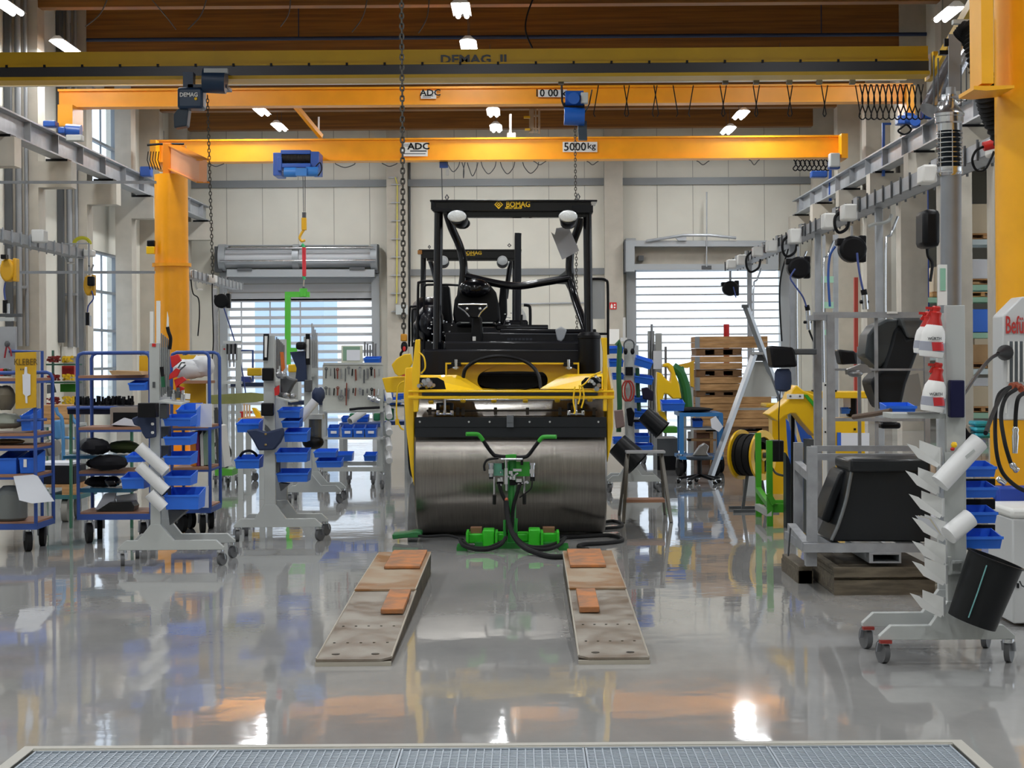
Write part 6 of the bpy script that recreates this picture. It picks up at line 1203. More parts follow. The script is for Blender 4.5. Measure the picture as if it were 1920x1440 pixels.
m = M(); m.pb(1788, 36, 1860, 44, 12.4, .06); A(m, 'bracket_bar', ltgrey, 'grey arm bracket at the top right beside the slanting yellow girder', 'bracket')
# yellow column near right with bracket plates
yc_ = mt('column_yellow', 'F4AE0C', .4, var=.03)
DY = 11.9; cxr = W(1954, 700, DY).x; r = T('jib_crane', 'thick yellow steel column at the right edge with bracket plates', 'crane', (cxr, DY, 0))
M().lathe((cxr, DY, 0), (0, 0, 1), [(.4, 0), (.4, .03), (.3, .03), (.3, 5.6)], 48).out('column', yc_, r)
m = M(); a, b_ = W(1828, -60, 11.6), W(1852, 163, 11.6); m.box(a.x, 11.45, b_.z, b_.x, 11.75, a.z + 1.2); m.out('bracket_upright', yc_, r)
m = M(); m.pp([(1826, 161), (1902, 160), (1902, 165), (1850, 170), (1826, 168)], 11.45, .4); m.out('bracket_plate', yc_, r)
m = M(); m.bar((cxr - .1, DY, 4.9), (6.2, 25, 6.9), .12, .2); m.out('jib_arm', yc_, r)
# filling station cabinet
DK = 11.3; cab = mt('cabinet_white', 'C9CBCB', .4)
K = T('filling_station', 'white and orange filling station cabinet with red lettering at the right edge', 'cabinet', (W(1940, 1000, DK).x, DK, 0))
m = M(); m.pp([(1880, 592), (1916, 556), (2010, 556), (2010, 788), (1880, 788)], DK, .25); m.out('upper_panel', cab, K, bev=.01)
m = M(); a = W(1876, 788, DK); m.box(a.x, DK + .01, .045, W(2010, 788, DK).x, DK + .26, a.z); m.out('lower_body', yc_, K)
text('Befüllstation', 'lettering', .16, mt('letter_red', 'B8322C', .5), K, W(1884, 611, DK - .012) + Vector((.170, 0, 0)), bold=.01, sx=.42, depth=.002)
m = M(); [m.pb(1894 + i * 9.5, 640, 1899 + i * 9.5, 716, DK - .012, .01) for i in range(5)]; m.out('gauge_tube', mt('gauge_dark', '5A6064', .3), K)
m = M(); [m.pb(1890 + i * 9.5, 640, 1893 + i * 9.5, 716, DK - .02, .02) for i in range(5)]; m.pb(1886, 730, 1888, 775, DK - .01, .01); m.out('gauge_frame', white, K)
m = M(); [m.cyl(W(x, y, DK - .1), W(x + 10, y - 2, DK - .06), .022) for x, y in ((1896, 724), (1903, 727), (1914, 730))]; m.out('brass_coupling', mt('copper', 'B0614A', .4, .6), K)
r = T('power_cable', 'black cable with conical plug entering the filling station', 'cable', W(1830, 800, 10.5))
M().lathe(W(1871, 663, DK - .25), W(1887, 661, DK - .02) - W(1871, 663, DK - .25), [(.012, 0), (.018, .06), (.05, .2), (.05, .24)], 16).out('plug', black, r)
M().tube([W(1872, 664, DK - .25), W(1858, 672, 10.9), W(1838, 694, 10.2), W(1818, 722, 9.6), W(1806, 740, 9.3)], .011, 10, sub=5).out('cable', black, r)
for i, l in enumerate(([(1894, 726, 11.1), (1878, 742, 10.8), (1862, 775, 10.2), (1848, 812, 9.5)], [(1898, 727, 11.1), (1880, 740, 11), (1873, 775, 10.9), (1874, 840, 10.8), (1885, 885, 10.8), (1910, 912, 10.8), (1935, 925, 10.8)],
                       [(1905, 730, 11.1), (1886, 745, 11), (1877, 780, 10.9), (1884, 830, 10.8), (1895, 868, 10.8)], [(1925, 735, 11.1), (1910, 745, 11), (1905, 770, 11), (1904, 800, 11)])):
    A(M().tube([W(x, y, d - i * .045) for x, y, d in l], .013, 10, sub=6), 'filling_hose', rubber, 'thick black hose hanging from the filling station, ' + ORD[i] + ' from the left', 'hose', 'filling hoses')
for i, (p0, p1) in enumerate((((1904, 800), (1903, 850)), ((1895, 868), (1908, 884)), ((1870, 896), (1885, 907)), ((1904, 915), (1925, 930)))):
    m = M(); a, b_ = W(*p0, 10.95), W(*p1, 10.95); m.lathe(a, b_ - a, [(.014, 0), (.022, .02), (.018, .04), (.022, .06), (.016, (b_ - a).length)], 12); A(m, 'hose_fitting', chrome, 'silver hose end at the filling station, ' + ORD[i] + ' of four', 'coupling')
r = T('white_cabinet', 'low white metal cabinet with rounded top edge under the filling hoses', 'cabinet', (W(1940, 1100, 10.6).x, 10.4, 0))
a = W(1885, 962, 10.5); M().box(a.x, 10.35, .02, a.x + .7, 10.9, a.z - .02).out('body', cab, r, bev=.01); M().box(a.x - .01, 10.34, a.z - .02, a.x + .7, 10.9, a.z + .04).out('lid', white, r, bev=.02); M().pb(1908, 1094, 1911, 1103, 10.33, .02).out('cable_hook', black, r)
for i, (a_, b2, c, d) in enumerate(((1870, 912, 1920, 948),)): PB('blue_tool', mt('pure_blue', '1C3FA0', .4), 'blue pump hanging below the filling station hoses', 'pump', a_, b2, c + 20, d, 10.9, .12, bev=.02)
# ================================================================ near right trolley
DR = 9.13
RT = trolley('largest light grey tool trolley at the right with spray bottles and paper trays', 1648, 1902, DR, .46, 1793, .10, 1.86, rpost=1776, cr=.06)
m = M(); [m.cb((W(1648, 1000, DR).x + .03, y, .118), .06, .045, .016) for y in (DR + .0, DR + .46)]; m.out('brake_pedal', mt('brake_red', '8E2A22', .5), RT)
PB('mounting_board', ltgrey, 'wide grey mounting panel low on the near right trolley post', 'panel', 1771, 848, 1808, 1000, DR - .02, .02, bev=.002)
PB('label_card', white, 'tall white and green gauge card standing on the near right trolley', 'card', 1760, 496, 1776, 572, DR + .05, .02)
PB('green_strip', mt('pale_green_strip', '8FBFA6', .5), 'pale green strip on the tall white card', 'strip', 1763, 503, 1773, 545, DR + .045, .003)
bw, brd, bgy = mt('bottle_white', 'E4E4E2', .4), mt('bottle_red', 'B81F18', .4), mt('bottle_band', '9A9DAA', .45)
def bottle(x0, y0, x1, y1, D, R_, lab):                       # pump head centre (x0, y0) -> base centre (x1, y1)
    a, b_ = W(x0, y0, D), W(x1, y1, D); L = (b_ - a).length; d = b_ - a; r = T('spray_bottle', lab, 'spray bottle', b_, 'spray bottles')
    M().lathe(a, d, [(R_ * .62, L * .36), (R_ * .9, L * .47), (R_, L * .60), (R_ * 1.03, L * .9), (R_ * .95, L * .99), (R_ * .6, L)], 28).out('body', bw, r)
    M().lathe(a, d, [(R_ * .30, 0), (R_ * .38, L * .03), (R_ * .34, L * .10), (R_ * .5, L * .13), (R_ * .45, L * .22), (R_ * .66, L * .36), (R_ * .64, L * .40)], 20).out('pump_head', brd, r)
    M().lathe(a, d, [(R_ * 1.0, L * .70), (R_ * 1.035, L * .71), (R_ * 1.045, L * .88), (R_ * 1.0, L * .89)], 28).out('band', bgy, r)
    c = a + d * .79; f = Vector((0, -R_ * 1.06, 0)); m = M(); u = Vector((1, 0, .12)) * R_; v = Vector((-.12, 0, 1)) * R_ * .38; p = c + f + Vector((R_ * .30, -.002, 0)); m.ext([p - u * .38 - v, p + u * .38 - v + Vector((0, .018, 0)), p + u * .38 + v + Vector((0, .018, 0)), p - u * .38 + v], Vector((0, .006, 0))); m = M(); ts = [math.radians(q) for q in range(-12, 49, 10)]; pp_ = [(c + Vector((math.sin(q), -math.cos(q), 0)) * R_ * 1.07) for q in ts]; o_p = [(c + Vector((math.sin(q), -math.cos(q), 0)) * R_ * 1.0) for q in ts]
    hz = Vector((-.1, 0, 1)) * R_ * .36; m.ext([q - hz for q in pp_] + [q - hz for q in reversed(o_p)], hz * 2); lb = m.out('red_label', mt('label_red', 'C02A30', .4), r)
    c2 = a + d * .64; text('WÜRTH', 'lettering', R_ * .34, darkgr, r, c2 + f + Vector((-R_ * .1, -.002, 0)), bold=.02, sx=.9, depth=.001)
    m = M(); m.bar(a + d * .05, a + d * .02 + Vector((-R_ * .9, 0, -.004)), .014, .014); m.bar(a + d * .08 + Vector((-R_ * .4, 0, 0)), a + d * .2 + Vector((-R_ * .65, 0, 0)), .008, .014); m.out('trigger', brd, r); return r
bottle(1742, 584, 1733, 664, DR + .12, .058, 'spray bottle half hidden behind the upper red and white spray bottle')
bottle(1756, 574, 1745, 670, DR - .04, .062, 'upper front red and white spray bottle on the near right trolley')
bottle(1760, 680, 1747, 772, DR - .04, .060, 'lower red and white spray bottle on the near right trolley')
PB('bottle_shelf', ltgrey, 'grey shelf plate under the lower spray bottle', 'shelf', 1673, 775, 1773, 785, DR + .02, .25, bev=.003)
ubin(1672, 757, 1728, 780, DR + .25, .2, 'small blue bin beside the lower spray bottle'); PB('steel_rule', steel, 'dark steel rule lying on the shelf under the lower spray bottle', 'rule', 1702, 773, 1762, 776, DR + .01, .02)
m = M(); m.tube(P((1600, 782, 9.7), (1640, 776, 9.55), (1670, 770, 9.45)), .014); A(m, 'hammer', mt('handle_brown', '5C4A3C', .6), 'long brown tool handle pointing left from the small blue bin', 'tool')
PB('navy_pouch', mt('navy_case', '14163A', .6), 'dark navy pouch hanging in front of the near right trolley post', 'pouch', 1782, 713, 1809, 783, DR - .06, .06, bev=.006)
m = M(); m.sph(W(1789, 834, DR - .03), .017, .01, .017, 12); A(m, 'yellow_button', yellow, 'yellow round knob on the near right trolley post', 'knob'); A(M().sph(W(1786, 842, DR - .03), .012, .01, .01), 'red_button', red, 'small red knob below the yellow knob', 'knob')
tw = mt('tray_white', 'D9DAD8', .45)
for i, (y, w) in enumerate(((832, 1.25), (884, 1.1), (926, 1), (970, .9), (1014, .95), (1052, .9), (1112, 1))):
    x = 1706 + (6 if i in (3, 4, 5) else 0) + (2 if i == 6 else 0); D = DR - .185
    r = T('paper_tray', 'white V shaped paper tray left of the near right trolley post, ' + ORD[i] + ' from the top', 'paper tray', W(x + 40, y + 40, D), 'V shaped paper trays')
    m = M(); m.ext([W(x + 22, y - 6, D + .16), W(x + 60, y + 8, D + .16), W(x + 60, y + 42, D + .16), W(x + 22, y + 26, D + .16)], Vector((0, .005, 0))); m.ext([W(x + 60, y + 8, D + .02), W(x + 64, y + 8, D + .16), W(x + 64, y + 42, D + .16), W(x + 60, y + 44, D + .02)], Vector((.003, 0, 0))); m.out('back_plate', tw, r)
    m = M(); m.ext([W(x - 2 * w, y, D - .05), W(x + 16, y + 6, D - .03), W(x + 60, y + 40, D + .02), W(x + 56, y + 46, D + .02), W(x + 20, y + 28, D - .03)], Vector((0, .005, 0))); m.out('front_flap', tw, r)
    if i == 3:
        for k in range(3): m = M(); m.ext([W(x + 4 + k * 5, y - 4, D + .02), W(x + 30 + k * 4, y + 3, D + .02), W(x + 52 + k * 2, y + 34, D + .06), W(x + 22, y + 20, D + .06)], Vector((0, .004, 0))); m.out('sheet', mt('cream_sheet', 'D8D2BC', .7) if k % 2 else paper, r)
pvc(1836, 827, 1762, 907, DR - .1, DR - .14, .052, 'large white plastic tube slanting across the near right trolley'); PP('tube_label', ltgrey, 'grey worn label on the large slanting tube', 'label', [(1810, 855), (1826, 842), (1829, 846), (1813, 860)], DR - .17, .004)
r = T('grease_gun', 'black handled tool stuck into the top of the large slanting tube', 'tool', W(1840, 830, DR - .1)); M().pp([(1820, 822), (1826, 806), (1830, 804), (1836, 814), (1850, 819), (1856, 830), (1846, 834), (1840, 832), (1834, 840)], DR - .13, .06).out('grip', black, r, bev=.008); M().tube(P((1838, 830, DR - .1), (1836, 845, DR - .1), (1836, 862, DR - .1)), .008).out('lever', black, r)
m = M(); m.sph(W(1780, 985, DR - .12), .001)
pvc(1804, 968, 1764, 1001, DR - .1, DR - .14, .05, 'short white plastic tube slanting on the near right trolley'); PP('black_fitting', black, 'small black fitting at the upper end of the short slanting tube', 'fitting', [(1805, 968), (1814, 959), (1824, 970), (1814, 978)], DR - .1, .04, bev=.004)
for i, (a_, b2, c, d) in enumerate(((1812, 868, 1868, 895), (1812, 907, 1870, 934), (1812, 953, 1870, 982), (1812, 998, 1880, 1030))): ubin(a_, b2, c, d, DR + .05, .22, 'blue bin right of the near right trolley post, ' + ('topmost', 'second', 'third', 'lowest')[i] + ' of four')
for i, (y0, y1) in enumerate(((898, 912), (936, 955), (984, 1000))): PB('bin_carrier', black, 'black carrier behind the blue bins of the near right trolley, ' + ('upper', 'middle', 'lower')[i] + ' one', 'bracket', 1810, y0, 1866, y1, DR + .3, .03)
m = M(); a = W(1785, 1048, DR - .05); [m.pb(*q, DR - .05, .04) for q in ((1783, 1052, 1806, 1056), (1783, 1072, 1806, 1076), (1783, 1052, 1786, 1076), (1803, 1052, 1807, 1076), (1776, 1045, 1786, 1078))]; A(m, 'square_bracket', ltgrey, 'short square tube bracket low on the near right trolley', 'bracket')
bk = mt('bucket_black', '17191B', .38)
r = T('waste_bucket', 'large black bucket hanging tilted at the right foot of the near right trolley', 'bucket', W(1822, 1168, DR - .05))
a, b_ = W(1822, 1166, DR - .17), W(1866, 1050, DR - .19); L = (b_ - a).length
M().lathe(a, b_ - a, [(.11, .004), (.125, 0), (.142, L), (.15, L), (.15, L + .008), (.138, L + .008), (.125, L * .3), (.12, .02)], 36).out('body', bk, r)
M().tube([W(1816, 1158, 8.833), W(1834, 1108, 8.812), W(1850, 1060, 8.795)], .0035).out('seam', mt('seam_teal', '6FA8A8', .4), r)
M().tube([W(1912, 1090, DR - .17), W(1916, 1098, DR - .19), W(1935, 1108, DR - .2)], .004).out('wire_handle', darkgr, r)
# ================================================================ steel stand with black fender on pallets
DS = 11.9
pal = T('wooden_pallet', 'dark weathered double pallet under the black fender, on the floor at the right', 'pallet', (W(1650, 1118, DS).x, DS + .4, 0))
m = M(); a, b_ = W(1558, 1118, DS), W(1745, 1118, DS); h = W(1600, 1061, DS).z
for z0, z1 in ((0, .025), (.10, .125), (.125, .14), (h - .02, h)): m.box(a.x + .004, DS + .032, z0 + .003, b_.x, DS + 1.0, z1)
for x in (a.x + .008, (a.x + b_.x) / 2 - .05, b_.x - .1): m.box(x, DS + .034, .006, x + .1, DS + .99, h - .01)
m.box(a.x, DS, .12, b_.x, DS + .03, h); m.box(a.x, DS, 0, b_.x, DS + .03, .10); m.out('boards', oldwood, pal)
pal = T('wooden_pallet', 'lower dark pallet corner sticking out left of the fender stand', 'pallet', (W(1530, 1090, DS + .7).x, DS + .6, 0)); m = M(); a, b_ = W(1498, 1090, DS + .5), W(1528, 1090, DS + .5)
m.box(a.x, DS + .5, .09, b_.x - .02, DS + 1.3, .12); m.box(a.x, DS + .5, .0, a.x + .1, DS + 1.3, .09); m.box(b_.x - .12, DS + .5, 0, b_.x - .02, DS + 1.3, .09); m.out('boards', oldwood, pal)
stm = mt('stand_grey', '9A9DA1', .45, .35, var=.15, scale=7)
r = T('steel_stand', 'grey steel transport stand holding the black fender', 'stand', (W(1600, 1035, DS).x, DS + .5, W(1600, 1058, DS).z))
m = M(); m.pb(1508, 1020, 1745, 1036, DS - .08, .07); m.pb(1508, 1020, 1520, 1036, DS - .012, .9); m.pb(1508, 1020, 1745, 1033, DS + .9, .06); m.bar(W(1484, 990, DS + .9), W(1513, 1026, DS), .06, .07); [m.box(W(x, 1000, DS).x, DS - .01, .27, W(x, 1000, DS).x + .06, DS + .9, .33) for x in (1562, 1715)]; m.out('base_beam', stm, r)
m = M(); m.pb(1515, 838, 1533, 1024, DS, .07); m.pb(1490, 830, 1506, 1010, DS + .9, .07); m.bar(W(1496, 872, DS + .9), W(1524, 897, DS + .1), .05, .06); m.pb(1512, 1036, 1532, 1062, DS, .08); m.out('post', stm, r)
m = M(); m.pb(1522, 836, 1712, 846, DS + .8, .05); m.pb(1530, 851, 1716, 863, DS + .68, .05); m.out('top_rail', stm, r)
m = M(); [m.pb(*q, DS - .09, .9) for q in ((1630, 1036, 1690, 1040), (1634, 1053, 1690, 1056), (1630, 1036, 1637, 1056), (1686, 1036, 1690, 1056))]; m.out('fork_pocket', stm, r)
M().tube([W(1482, 990, DS + .5), W(1478, 1042, DS + .6)], .006).out('rod', darkgr, r)
fd = mt('fender_black', '1E2124', .33, coat=.15)
r = T('machine_fender', 'large smooth black fender moulding lying on the grey steel stand', 'fender', W(1650, 1018, DS + .3))
m = M(); m.pp([(1592, 866), (1600, 862), (1745, 862), (1745, 1016), (1557, 1015), (1570, 985), (1582, 948), (1590, 905), (1596, 884), (1592, 880)], DS + .05, .55); m.out('main_shell', fd, r, bev=.03)
m = M(); m.pp([(1540, 975), (1552, 940), (1572, 890), (1580, 880), (1592, 884), (1590, 895), (1572, 935), (1560, 972), (1556, 982)], DS + .25, .4); m.out('side_flank', fd, r, bev=.015)
M().tube([W(1559, 1013, DS + .03), W(1572, 984, DS + .03), W(1586, 940, DS + .03), W(1593, 905, DS + .03), W(1597, 885, DS + .03)], .012, 8, sub=4).out('edge_bead', mt('bead_grey', '6D7274', .25), r)
m = M(); m.pb(1595, 861, 1745, 886, DS - .02, .1); m.out('upper_lip', fd, r, bev=.015)
# cage frame with dark cowl
DC = 13.4
r = T('frame_rack', 'tall grey steel frame rack holding a dark cowl at the right', 'rack', (W(1630, 900, DC).x, DC + .2, 0))
def vpost(px, D, y0, w=.04, m=None): a = W(px, y0, D); return m.box(a.x - w / 2, D, 0, a.x + w / 2, D + w, a.z)
m = M(); vpost(1533, DC + .0, 586, .055, m); vpost(1558, DC - .3, 590, .055, m); vpost(1738, DC, 590, .04, m); m.out('post', stm, r)
m = M(); vpost(1643, DC + .05, 596, .025, m); vpost(1611, DC + .7, 650, .025, m); m.pb(1526, 585, 1740, 596, DC, .05); m.pb(1552, 691, 1735, 695, DC + .02, .03); m.pb(1552, 784, 1735, 790, DC + .02, .04); m.pb(1526, 590, 1552, 600, DC - .28, .3); m.out('rail', stm, r)
PB('rack_label', white, 'small white label on the top rail of the tall frame rack', 'label', 1663, 584, 1683, 588, DC - .01, .005)
cw = mt('cowl_dark', '1D2024', .5)
r = T('engine_cowl', 'dark grey moulded cowl hanging in the tall frame rack', 'cowl', W(1668, 770, DC + .1))
m = M(); m.pp([(1688, 612), (1702, 634), (1725, 628), (1722, 660), (1700, 720), (1690, 765), (1672, 770), (1652, 766), (1640, 740), (1632, 715), (1655, 690), (1668, 650), (1676, 618)], DC + .10, .4); m.out('cowl_shell', cw, r, bev=.03)
m = M(); m.pp([(1627, 628), (1640, 610), (1664, 598), (1686, 597), (1680, 640), (1662, 680), (1648, 692), (1622, 668)], DC + .12, .35); m.out('cowl_side', mt('cowl_grey', '363C3F', .4), r, bev=.02)
m = M(); m.pp([(1686, 590), (1735, 586), (1733, 628), (1716, 634), (1702, 634), (1694, 612)], DC + .09, .3); m.out('cowl_collar', mt('collar_grey', '6A6E70', .5), r, bev=.02)
m = M(); m.pp([(1585, 693), (1612, 682), (1622, 684), (1632, 698), (1612, 700), (1586, 702)], DC, .1); m.sph(W(1600, 700, DC), .06, .04, .03); A(m, 'pressed_part', steel, 'grey pressed metal part lying on the middle rail of the tall rack', 'part')
PP('plastic_wrap', mt('wrap_film', 'B8BCC0', .25, alpha=.55), 'translucent plastic wrap behind the cowl', 'plastic wrap', [(1700, 705), (1722, 700), (1733, 760), (1690, 765)], DC + .5, .03)
PB('hanging_cylinder', black, 'black round part below the cowl', 'part', 1652, 792, 1690, 804, DC + .1, .2, bev=.02)
PB('perforated_strip', white, 'upright white strip with holes behind the tall frame rack', 'strip', 1543, 717, 1552, 1038, 14.4, .02); [M().cyl(W(1547.5, y, 14.402), W(1547.5, y, 14.395), .008, n=8).out('hole', black, bpy.data.objects['perforated_strip']) for y in (722, 766, 810, 856)]
for i, (x0, y0, x1, y1, D) in enumerate(((1443, 648, 1500, 690, 13.2), (1572, 655, 1612, 684, 16.0))):
    r = T('machine_vise', 'dark motor with boxy housing on the ' + ('cable tray post left of the tall rack', 'right of the tall rack post')[i], 'motor', W((x0 + x1) / 2, y1, D)); M().pp([(x0, y0), (x0 + (x1 - x0) * .8, y0 + 3), (x1 - 4, y1 - 2), (x0 + 6, y1)], D, .25).out('housing', black, r, bev=.02); M().pb(x1 - 12, y0 + 6, x1 + (14 if i else 32), y0 + (28 if i else 17), D + .03, .12).out('coupling', darkgr, r, bev=.01)
    if not i: M().pb(1526.5, 601.5, 1529.5, 656, D + .05, .02).out('hanger', darkgr, r)
r = T('air_motor', 'dark blue motor hanging below the dark housing', 'motor', W(1468, 735, 13.3)); M().lathe(W(1468, 691.5, 13.3), (0, 0, -1), [(.045, 0), (.062, .026), (.066, .10), (.057, .155), (.026, .172)], 20).out('motor', navy, r); M().tube(P((1463, 733, 13.3), (1460, 780, 13.3), (1461, 862, 13.3)), .004).out('cable', black, r)
# yellow blue machine covers and cabinet
my = mt('cover_yellow', 'E8B80C', .35)
r = T('machine_cover', 'yellow curved machine cover with white bracket standing left of the tall rack', 'cover', W(1490, 860, 15.8))
m = M(); m.pp([(1440, 778), (1478, 750), (1486, 730), (1494, 722), (1506, 732), (1530, 742), (1530, 820), (1508, 795), (1492, 775), (1483, 775), (1472, 780), (1459, 791)], 15.6, .4); m.out('shell', my, r, bev=.01)
M().pb(1476, 739, 1507, 748, 15.56, .03).out('white_bracket', white, r); m = M(); [m.sph(W(x, 743, 15.55), .01) for x in (1482, 1500)]; m.out('bolt', darkgr, r); M().pp([(1507, 740), (1514, 740), (1530, 758), (1530, 768)], 15.57, .03).out('green_stripe', green, r)
r = T('slanting_sheet', 'bright blue slanting panel behind the yellow machine cover', 'panel', W(1500, 885, 16.2)); M().pp([(1490, 780), (1500, 785), (1524, 822), (1524, 842), (1506, 838)], 16.15, .03).out('panel', mt('panel_blue', '2F62C8', .4), r); M().pp([(1474, 785), (1486, 800), (1512, 880), (1530, 992), (1516, 994), (1478, 850)], 16.3, .03).out('panel', MATS['panel_blue'], r)
PP('glass_sheet', mt('pale_sheet', 'A9B8CC', .3, alpha=.9), 'pale blue sheet leaning beside the blue panel', 'sheet', [(1476, 772), (1486, 776), (1492, 800), (1484, 812)], 16.07, .02); PB('dark_post', black, 'black post between the blue panels', 'post', 1484, 778, 1490, 1001, 16.0, .04); PB('grey_pedestal', darkgr, 'dark pedestal carrying the yellow curved machine cover', 'pedestal', 1512, 815, 1529, 1006, 15.75, .2)
r = T('yellow_cabinet', 'big yellow cabinet with inset grey notice behind the tall frame rack', 'cabinet', (W(1600, 880, 19).x, 19.2, 0)); z1 = W(1600, 785, 19).z; a, b_ = W(1520, 800, 19).x, W(1622, 800, 19).x
M().box(a, 19, .12, b_, 19.5, z1).out('body', my, r, bev=.01); m = M(); m.pb(1505, 734, 1632, 747, 19.0, .4); m.pb(1505, 734, 1520, 900, 19.0, .4); m.out('upper_frame', my, r, bev=.01); m = M(); m.pb(1571, 812, 1630, 842, 18.97, .03); m.out('notice', paper, r); M().pb(1570, 811, 1577, 842, 18.965, .03).out('blue_edge', MATS['panel_blue'], r); M().box(a, 18.98, .0, b_, 19.5, .12).out('plinth', mt('tool_green2', '4C9A2A', .5), r)
M().pb(1601, 803, 1605, 807, 18.97, .02).out('handle', black, r); m = M(); [m.pb(x, 731, x + 5, 735, 19.0, .1) for x in (1524, 1564)]; m.out('corner_cap', black, r)
PB('black_drum', black, 'black upright cylinder on the yellow cabinet', 'cylinder', 1597, 747, 1614, 784, 19.2, .15, bev=.02); PB('white_paper', paper, 'white paper on the yellow cabinet', 'paper', 1582, 747, 1595, 764, 19.3, .02); ubin(1578, 764, 1594, 776, 19.2, .1, 'tiny blue bin on the yellow cabinet')
r = T('yellow_box_stand', 'narrow yellow cabinet right of the aluminium ladder', 'cabinet', (W(1462, 890, 20.5).x, 20.6, 0)); a, b_ = W(1448, 800, 20.5).x, W(1477, 800, 20.5).x; M().box(a, 20.5, 0, b_, 20.8, W(1460, 768, 20.5).z).out('body', my, r); M().pb(1437, 757, 1474, 764, 20.3, .5).out('lid', my, r, bev=.01)
r = T('control_desk', 'dark grey sloping panel standing on the floor left of the steel stand', 'panel', (W(1478, 912, 16.5).x, 16.5, 0)); M().prism([(W(1470, 912, 16.5).x, 0), (W(1488, 912, 16.5).x, 0), (W(1488, 880, 16.5).x, W(1480, 880, 16.5).z), (W(1470, 850, 16.5).x, W(1470, 848, 16.5).z)], 'xz', 16.38, 16.55).out('body', scr, r)
# green stand
r = T('green_stand', 'bright green square tube stand beside the yellow hose reel', 'stand', (W(1450, 985, 16.6).x, 16.8, 0)); gs = mt('stand_green', '3F9A1E', .4); m = M()
for px, D, yt in ((1443, 16.6, 826), (1422, 17.6, 812)): a = W(px, yt, D); m.box(a.x - .028, D, 0, a.x + .028, D + .055, a.z)
m.pb(1440, 945, 1505, 961, 16.62, .05); m.pb(1422, 938, 1505, 946, 17.6, .05); m.bar(W(1422, 918, 17.6), W(1445, 950, 16.64), .05, .05); m.bar(W(1440, 925, 16.6), W(1452, 945, 16.6), .04, .05); m.out('frame', gs, r); M().bar(W(1420, 950, 17.55), W(1442, 962, 16.6), .05, .06).out('white_foot', ltgrey, r)
# yellow floor reel
r = T('floor_hose_reel', 'large yellow floor hose reel with black hose behind the green stand', 'hose reel', (W(1415, 905, 18.3).x, 18.3, 0)); ax = Vector((.78, -.62, 0)).normalized(); c = W(1410, 853, 18.3)
m = M()
for q in (-.13, .13): m.ring(c + ax * q, ax, .26, .19, .025, 36); m.ring(c + ax * q, ax, .06, .02, .03, 20); [m.bar(c + ax * q + Vector((ax.y, -ax.x, 0)) * .05 * math.cos(t) + Z3 * .05 * math.sin(t), c + ax * q + Vector((ax.y, -ax.x, 0)) * .2 * math.cos(t) + Z3 * .2 * math.sin(t), .03, .012) for t in (.5, 2.6, 4.7)]
m.out('side_disc', my, r)
m = M(); [m.ring(c + ax * (-.1 + i * .04), ax, .22 - .01 * (i % 2), .14, .034, 28) for i in range(6)]; m.out('wound_hose', rubber, r)
m = M(); m.cyl(c - ax * .16, c + ax * .2, .03); m.pb(1386, 815, 1412, 822, 18.5, .05); m.bar((c.x - .1, 18.3, .02), (c.x - .02, 18.3, c.z), .04, .03); m.bar((c.x + .14, 18.25, .02), (c.x + .05, 18.25, c.z), .04, .03); m.box(c.x - .22, 18.1, 0, c.x + .25, 18.14, .03); m.box(c.x - .22, 18.5, 0, c.x + .25, 18.54, .03); m.out('bracket', darkgr, r)
PB('motor_box', black, 'black control box right of the yellow floor hose reel', 'box', 1446, 826, 1470, 866, 17.9, .2, bev=.01)
cable('floor_hose', P((1448, 878, 17.6), (1456, 888, 17.3), (1472, 892, 17), (1490, 891, 16.8)), .012, black, 'black hose running from the yellow floor reel to the steel stand', 'hose')
# ================================================================ step stool, stepladder
al = mt('ladder_alu', 'B9BDC1', .35, .6)
r = T('step_stool', 'worn metal step stool with two brown steps beside the drum', 'step stool', (W(1210, 978, 17.2).x, 17.3, 0)); sg = mt('stool_frame', '66645E', .4, .5)
m = M()
for xt, xb, D, yb in ((1177, 1168, 17.1, 0), (1240, 1257, 17.1, 0)):
    a = W(xt, 850, 17.35); q = fl(xb, 980, 0); m.bar((a.x, 17.35, a.z), (q.x, 17.05, 0), .03, .03)
    m.bar((a.x, 17.45, a.z), (q.x, 17.85, 0), .025, .025)
m.out('leg', sg, r); m = M(); a, b_ = W(1174, 848, 17.3), W(1247, 846, 17.3); m.box(a.x, 17.25, a.z - .01, b_.x, 17.5, a.z + .01); m.out('top_step', al, r); a, b_ = W(1174, 938, 17.15), W(1246, 937, 17.15); m = M(); m.box(a.x, 17.1, a.z - .02, b_.x, 17.35, a.z + .01); m.out('lower_step', brownb, r)
r = T('stepladder', 'tall aluminium stepladder leaning with a white panel before the wooden crates', 'ladder', (W(1395, 897, 23.4).x, 23.4, 0))
m = M(); m.bar(W(1333, 893, 23.3), W(1414, 665, 23.6), .09, .05); m.bar(W(1398, 573, 23.4), W(1462, 745, 23.8), .08, .05); m.bar(W(1462, 745, 23.8), (W(1490, 800, 23.8).x, 24.2, .0), .07, .05); m.out('rail', al, r)
m = M(); m.pb(1376, 765, 1470, 769, 23.5, .12); m.pb(1410, 660, 1432, 665, 23.5, .2); m.out('step', al, r); M().pp([(1413, 678), (1434, 678), (1458, 744), (1386, 744)], 23.7, .02).out('side_panel', mt('panel_offwhite', 'C8C9C4', .5), r); m = M(); m.pb(1392, 571, 1404, 577, 23.35, .1); m.pp([(1414, 665), (1432, 665), (1434, 677), (1411, 677)], 23.6, .1); m.out('end_cap', darkgr, r)
